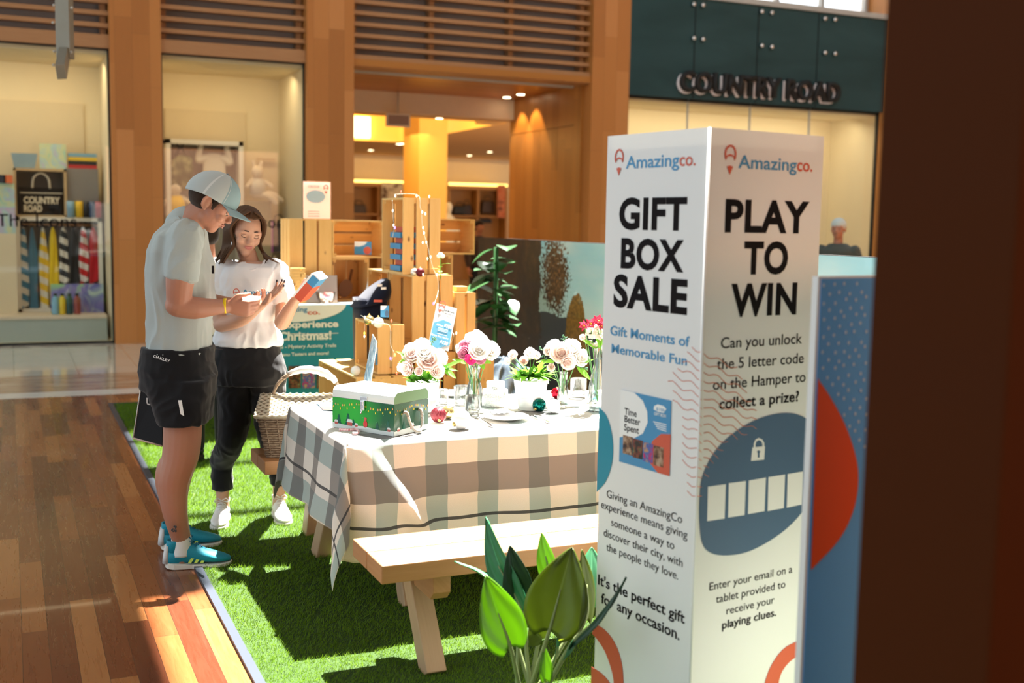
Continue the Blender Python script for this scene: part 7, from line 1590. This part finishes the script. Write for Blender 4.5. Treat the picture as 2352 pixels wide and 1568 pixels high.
# curtain on the picture left: from the parting down over the shoulder
for k in range(16):
    u = k/15; a = PW(.0+.055*u-.01, .062-.115*u, .128-.030*u); 
    P = [PW(.012+.02*u, .045-.10*u, .130-.02*u), PW(.070+.012*u, .048-.10*u, .085-.03*u), PW(.090+.004*u, .030-.080*u, .02-.02*u), f_(538-26*u, 560+6*u, -.05+.12*u), f_(524-22*u+random.uniform(-3, 3), 585+6*u, -.09+.12*u), f_(512-18*u+random.uniform(-4, 4), 603+random.uniform(-8, 6), -.11+.14*u)]
    lock(P, .016, .010)
for k in range(10):
    u = k/9; P = [PW(-.004-.02*u, .050-.10*u, .130-.02*u), PW(-.062-.012*u, .050-.10*u, .092-.03*u), PW(-.084, .030-.08*u, .025-.02*u), PW(-.083, .012-.07*u, -.05), f_(606+4*u, 585, .02+.06*u), f_(610+26*u, 600+random.uniform(-6, 4), -.02+.06*u)]
    lock(P, .014, .009)
for k in range(6):
    u = k/5; lock([f_(600+5*u, 580+3*u, -.05+.02*u), f_(612+6*u, 590+2*u, -.06), f_(628+6*u, 598+3*u, -.06), f_(640+8*u, 603+2*u, -.04)], .008, .004)
MB().tube([PW(.070, .036, -.048)+Vector((0, 0, 0))+rt*.004*cos(a)+UP*.010*sin(a)-UP*.008 for a in np.linspace(0, 5.5, 12)], .0022, 6).build('earring', M['chrome'], wom)
wts = cloth('tshirt_white', (.78, .78, .80), .9, var=.02)
mb = MB(); wt(mb, [(572, 792, 76, .122), (570, 778, 78, .128)]+[(x, y, h+5, w_+.012) for x, y, h, w_ in wrow[2:-1]]+[(577, 603, 46, .072)])
mb.limb([f_(516, 620, -.01), f_(505, 650, -.03), f_(500, 686, -.06)], [.058, .060, .062], 16); mb.loft([(f_(502, 665, -.05), rt*.066, fw*.062), (f_(500, 692, -.065), rt*.064, fw*.06)], 20)
mb.limb([f_(634, 618, .0), f_(643, 650, -.02), f_(650, 685, -.03)], [.056, .058, .058], 16); mb.loft([(f_(647, 665, -.02), rt*.060, fw*.06), (f_(652, 695, -.035), rt*.056, fw*.058)], 20)
skin_over(mb, 'tshirt', wts, wom, .0062, 4, .007, .085, None, 1, (1, 1, .6))
MB().tube(crom([f_(537, 598, -.02), f_(550, 612, -.075), f_(575, 621, -.10), f_(598, 612, -.075), f_(608, 598, -.02)], 6), .0055, 6).build('collar', wts, wom)
# chest print follows the chest
c0 = f_(556, 676, -.172); xd = (rt*.985+fw*.05).normalized(); text('Amazing', c0, xd, UP, M['amzblue'], wom, width=.155, cap=.026, bold=.02, th=0, lift=.002); text('co.', f_(626, 671, -.158), xd, UP, M['amzred'], wom, width=.045, cap=.024, bold=.02, th=0, lift=.002)
mb = MB(); pin(mb, f_(543, 689, -.168), xd, UP, .058, .001); mb.build('chest_mark', M['amzred'], wom)
mb = MB(); mb.loft([(f_(570, 778), rt*62*wsc, fw*.112), (f_(570, 810), rt*76*wsc, fw*.125), (f_(574, 850), rt*85*wsc, fw*.135), (f_(574, 880), rt*82*wsc, fw*.13)], 28, p=2.3)
mb.limb([f_(540, 860), f_(541, 930, .0), f_(531, 1010, -.02), WA+UP*.32, WA+UP*.21], [.098, .090, .068, .062, .054], 18); mb.limb([f_(612, 860), f_(616, 930), f_(624, 1010, -.03), WB+UP*.32, WB+UP*.22], [.096, .088, .064, .056, .050], 18)
mb.loft([(WA+UP*.28, rt*.054, fw*.056), (WA+UP*.175, rt*.054, fw*.056)], 20); mb.loft([(WB+UP*.28, rt*.048, fw*.052), (WB+UP*.185, rt*.048, fw*.052)], 20)
skin_over(mb, 'trousers', M['blackcloth'], wom, .0065, 4, .004, .08, None, 5)
wsm = smat('shoe_white', (.80, .78, .74), .5); gum = smat('gum_sole', (.55, .40, .24), .6)
sl_ = smat('lace_white', (.84, .82, .78)); shoe(wom, wh1, wt1, 1.35, (wsm, wsm, None), None, sl_, wide=.95); shoe(wom, wh2, wt2, 1.35, (wsm, wsm, None), None, sl_, wide=.95)
# nails
for tp, dd_, k in tw1[:4]+tw2[:4]: MB().ell(tp-fw*.004, (.005, .004, .007), I3, 8, 0, 5).build('fingernail', smat('nail_dark', (.03, .02, .03), .2), wom)
# box she holds
a, b = f_(692, 684, -.29), f_(735, 634, -.31); d_ = (b-a).normalized(); t = thing('gift_box', a, 'slim red and blue gift box held in the woman\'s raised hand', 'box')
Rb2 = frame(d_, y=(fw*1.0-UP*.12)); L = (b-a).length
MB().box(a.lerp(b, .33), (L*.66, .12, .042), Rb2).build('red_half', M['amzred'], t); MB().box(a.lerp(b, .83), (L*.34, .12, .042), Rb2).build('blue_half', M['amzblue'], t)
MB().box(a.lerp(b, .5)+Rb2@Vector((0, 0, .024)), (L*1.0, .121, .010), Rb2).build('white_lid', M['printwhite'], t); MB().box(b+d_*.003, (.006, .118, .046), Rb2).build('white_end', M['printwhite'], t)
# clear pouch at her hip
P = [f_(487, 800, -.30), f_(512, 803, -.30), f_(500, 843, -.28), f_(487, 852, -.26)]; MB().add(P, [(0, 1, 2, 3)]).build('clear_pouch', M['acrylic'], None, 'small clear plastic pouch between the man and the woman', 'pouch', thick=.004)
# ------------------------------------------------------------------ people further off
def bystander(loc, heading, H, lab, skin_c, top_c, leg_c, hair_c, cap_c=None, vox=.012, arms='down'):
    loc = Vector(loc); f = Vector((cos(heading), sin(heading), 0)); r_ = f.cross(UP); t = thing('person', loc, lab, 'person'); s = H/1.75; P = lambda x, y, z: loc+(r_*x+f*y+UP*z)*s
    SKIN[0] = skinmat('skin_far', skin_c); mb = MB(); Rh = Matrix((r_, f, UP)).transposed(); C = P(0, .03, 1.625); head(mb, C, Rh, s); mb.limb([P(0, 0, 1.42), P(0, .01, 1.56)], [.055*s, .052*s]); mb.loft([(P(0, 0, .95), r_*.15*s, f*.10*s), (P(0, 0, 1.2), r_*.15*s, f*.10*s), (P(0, 0, 1.4), r_*.17*s, f*.09*s)], 18)
    A = {}
    for q in (-1, 1):
        if arms == 'down': J = [P(q*.19, 0, 1.38), P(q*.24, -.01, 1.12), P(q*.25, .05, .88)]
        else: J = [P(q*.19, 0, 1.38), P(q*.25, -.01, 1.13), P(q*.02, .20, 1.16)]
        A[q] = J; mb.limb(J, [.05*s, .042*s, .028*s]); hand(mb, J[2], J[2]-J[1], -r_*q, s, q, vox and (.3, .3, .35, .4))
        mb.limb([P(q*.09, 0, .9), P(q*.10, .01, .5), P(q*.10, -.01, .08)], [.08*s, .06*s, .04*s])
    skin_over(mb, 'body', SKIN[0], t, vox*.75, 2); facebits(t, C, Rh, s, (.05, .03, .02), tuple(x*.8 for x in skin_c), hair_c, False)
    mb = MB(); mb.loft([(P(0, 0, .92), r_*.185*s, f*.125*s), (P(0, 0, 1.2), r_*.18*s, f*.125*s), (P(0, 0, 1.38), r_*.20*s, f*.11*s), (P(0, 0, 1.46), r_*.10*s, f*.07*s)], 22)
    for q in (-1, 1): mb.limb([A[q][0], A[q][0].lerp(A[q][1], .98), A[q][1].lerp(A[q][2], .8)], [.066*s, .058*s, .045*s])
    skin_over(mb, 'jacket', cloth('jacket', top_c), t, vox*.8, 2, .004*s, .1)
    mb = MB(); mb.loft([(P(0, 0, .97), r_*.16*s, f*.115*s), (P(0, 0, .85), r_*.17*s, f*.12*s)], 18)
    for q in (-1, 1): mb.limb([P(q*.09, 0, .86), P(q*.10, .01, .5), P(q*.10, 0, .12)], [.095*s, .072*s, .06*s])
    skin_over(mb, 'trousers', cloth('trousers', leg_c), t, vox*.8, 2)
    for q in (-1, 1): shoe(t, P(q*.10, -.08, 0), P(q*.11, .19, 0), 1, (M['black'], M['black'], None))
    mb = MB(); mb.ell(C+(UP*.048-f*.018)*s, (.087*s, .104*s, .085*s), Rh, 20, 0, 12); mb.ell(C+(UP*.0-f*.045)*s, (.078*s, .072*s, .08*s), Rh, 16, 0, 10)
    skin_over(mb, 'beanie' if cap_c else 'hair', cloth('headwear', cap_c or hair_c), t, .008, 1); return t
p = D(1926, 540, 12.6); bystander((p.x, p.y, 0), AM+pi-.5, 1.70, 'man in pale cap and dark grey jacket with crossed arms by the right shop window', (.42, .22, .15), (.07, .085, .08), (.03, .03, .035), (.5, .5, .5), (.50, .58, .58), arms='crossed')
p = D(1098, 540, 19.0); bystander((p.x, p.y, 0), AM+pi+.7, 1.62, 'dark haired person in brown top inside the shop, left of the timber doors', (.50, .22, .10), (.06, .035, .025), (.02, .02, .02), (.02, .01, .008))
p = D(482, 980, 7.3); bystander((p.x, p.y, 0), AM+.6, 1.60, 'person in white top and black trousers standing mostly hidden behind the couple', (.45, .25, .17), (.75, .76, .78), (.012, .012, .014), (.03, .02, .015))
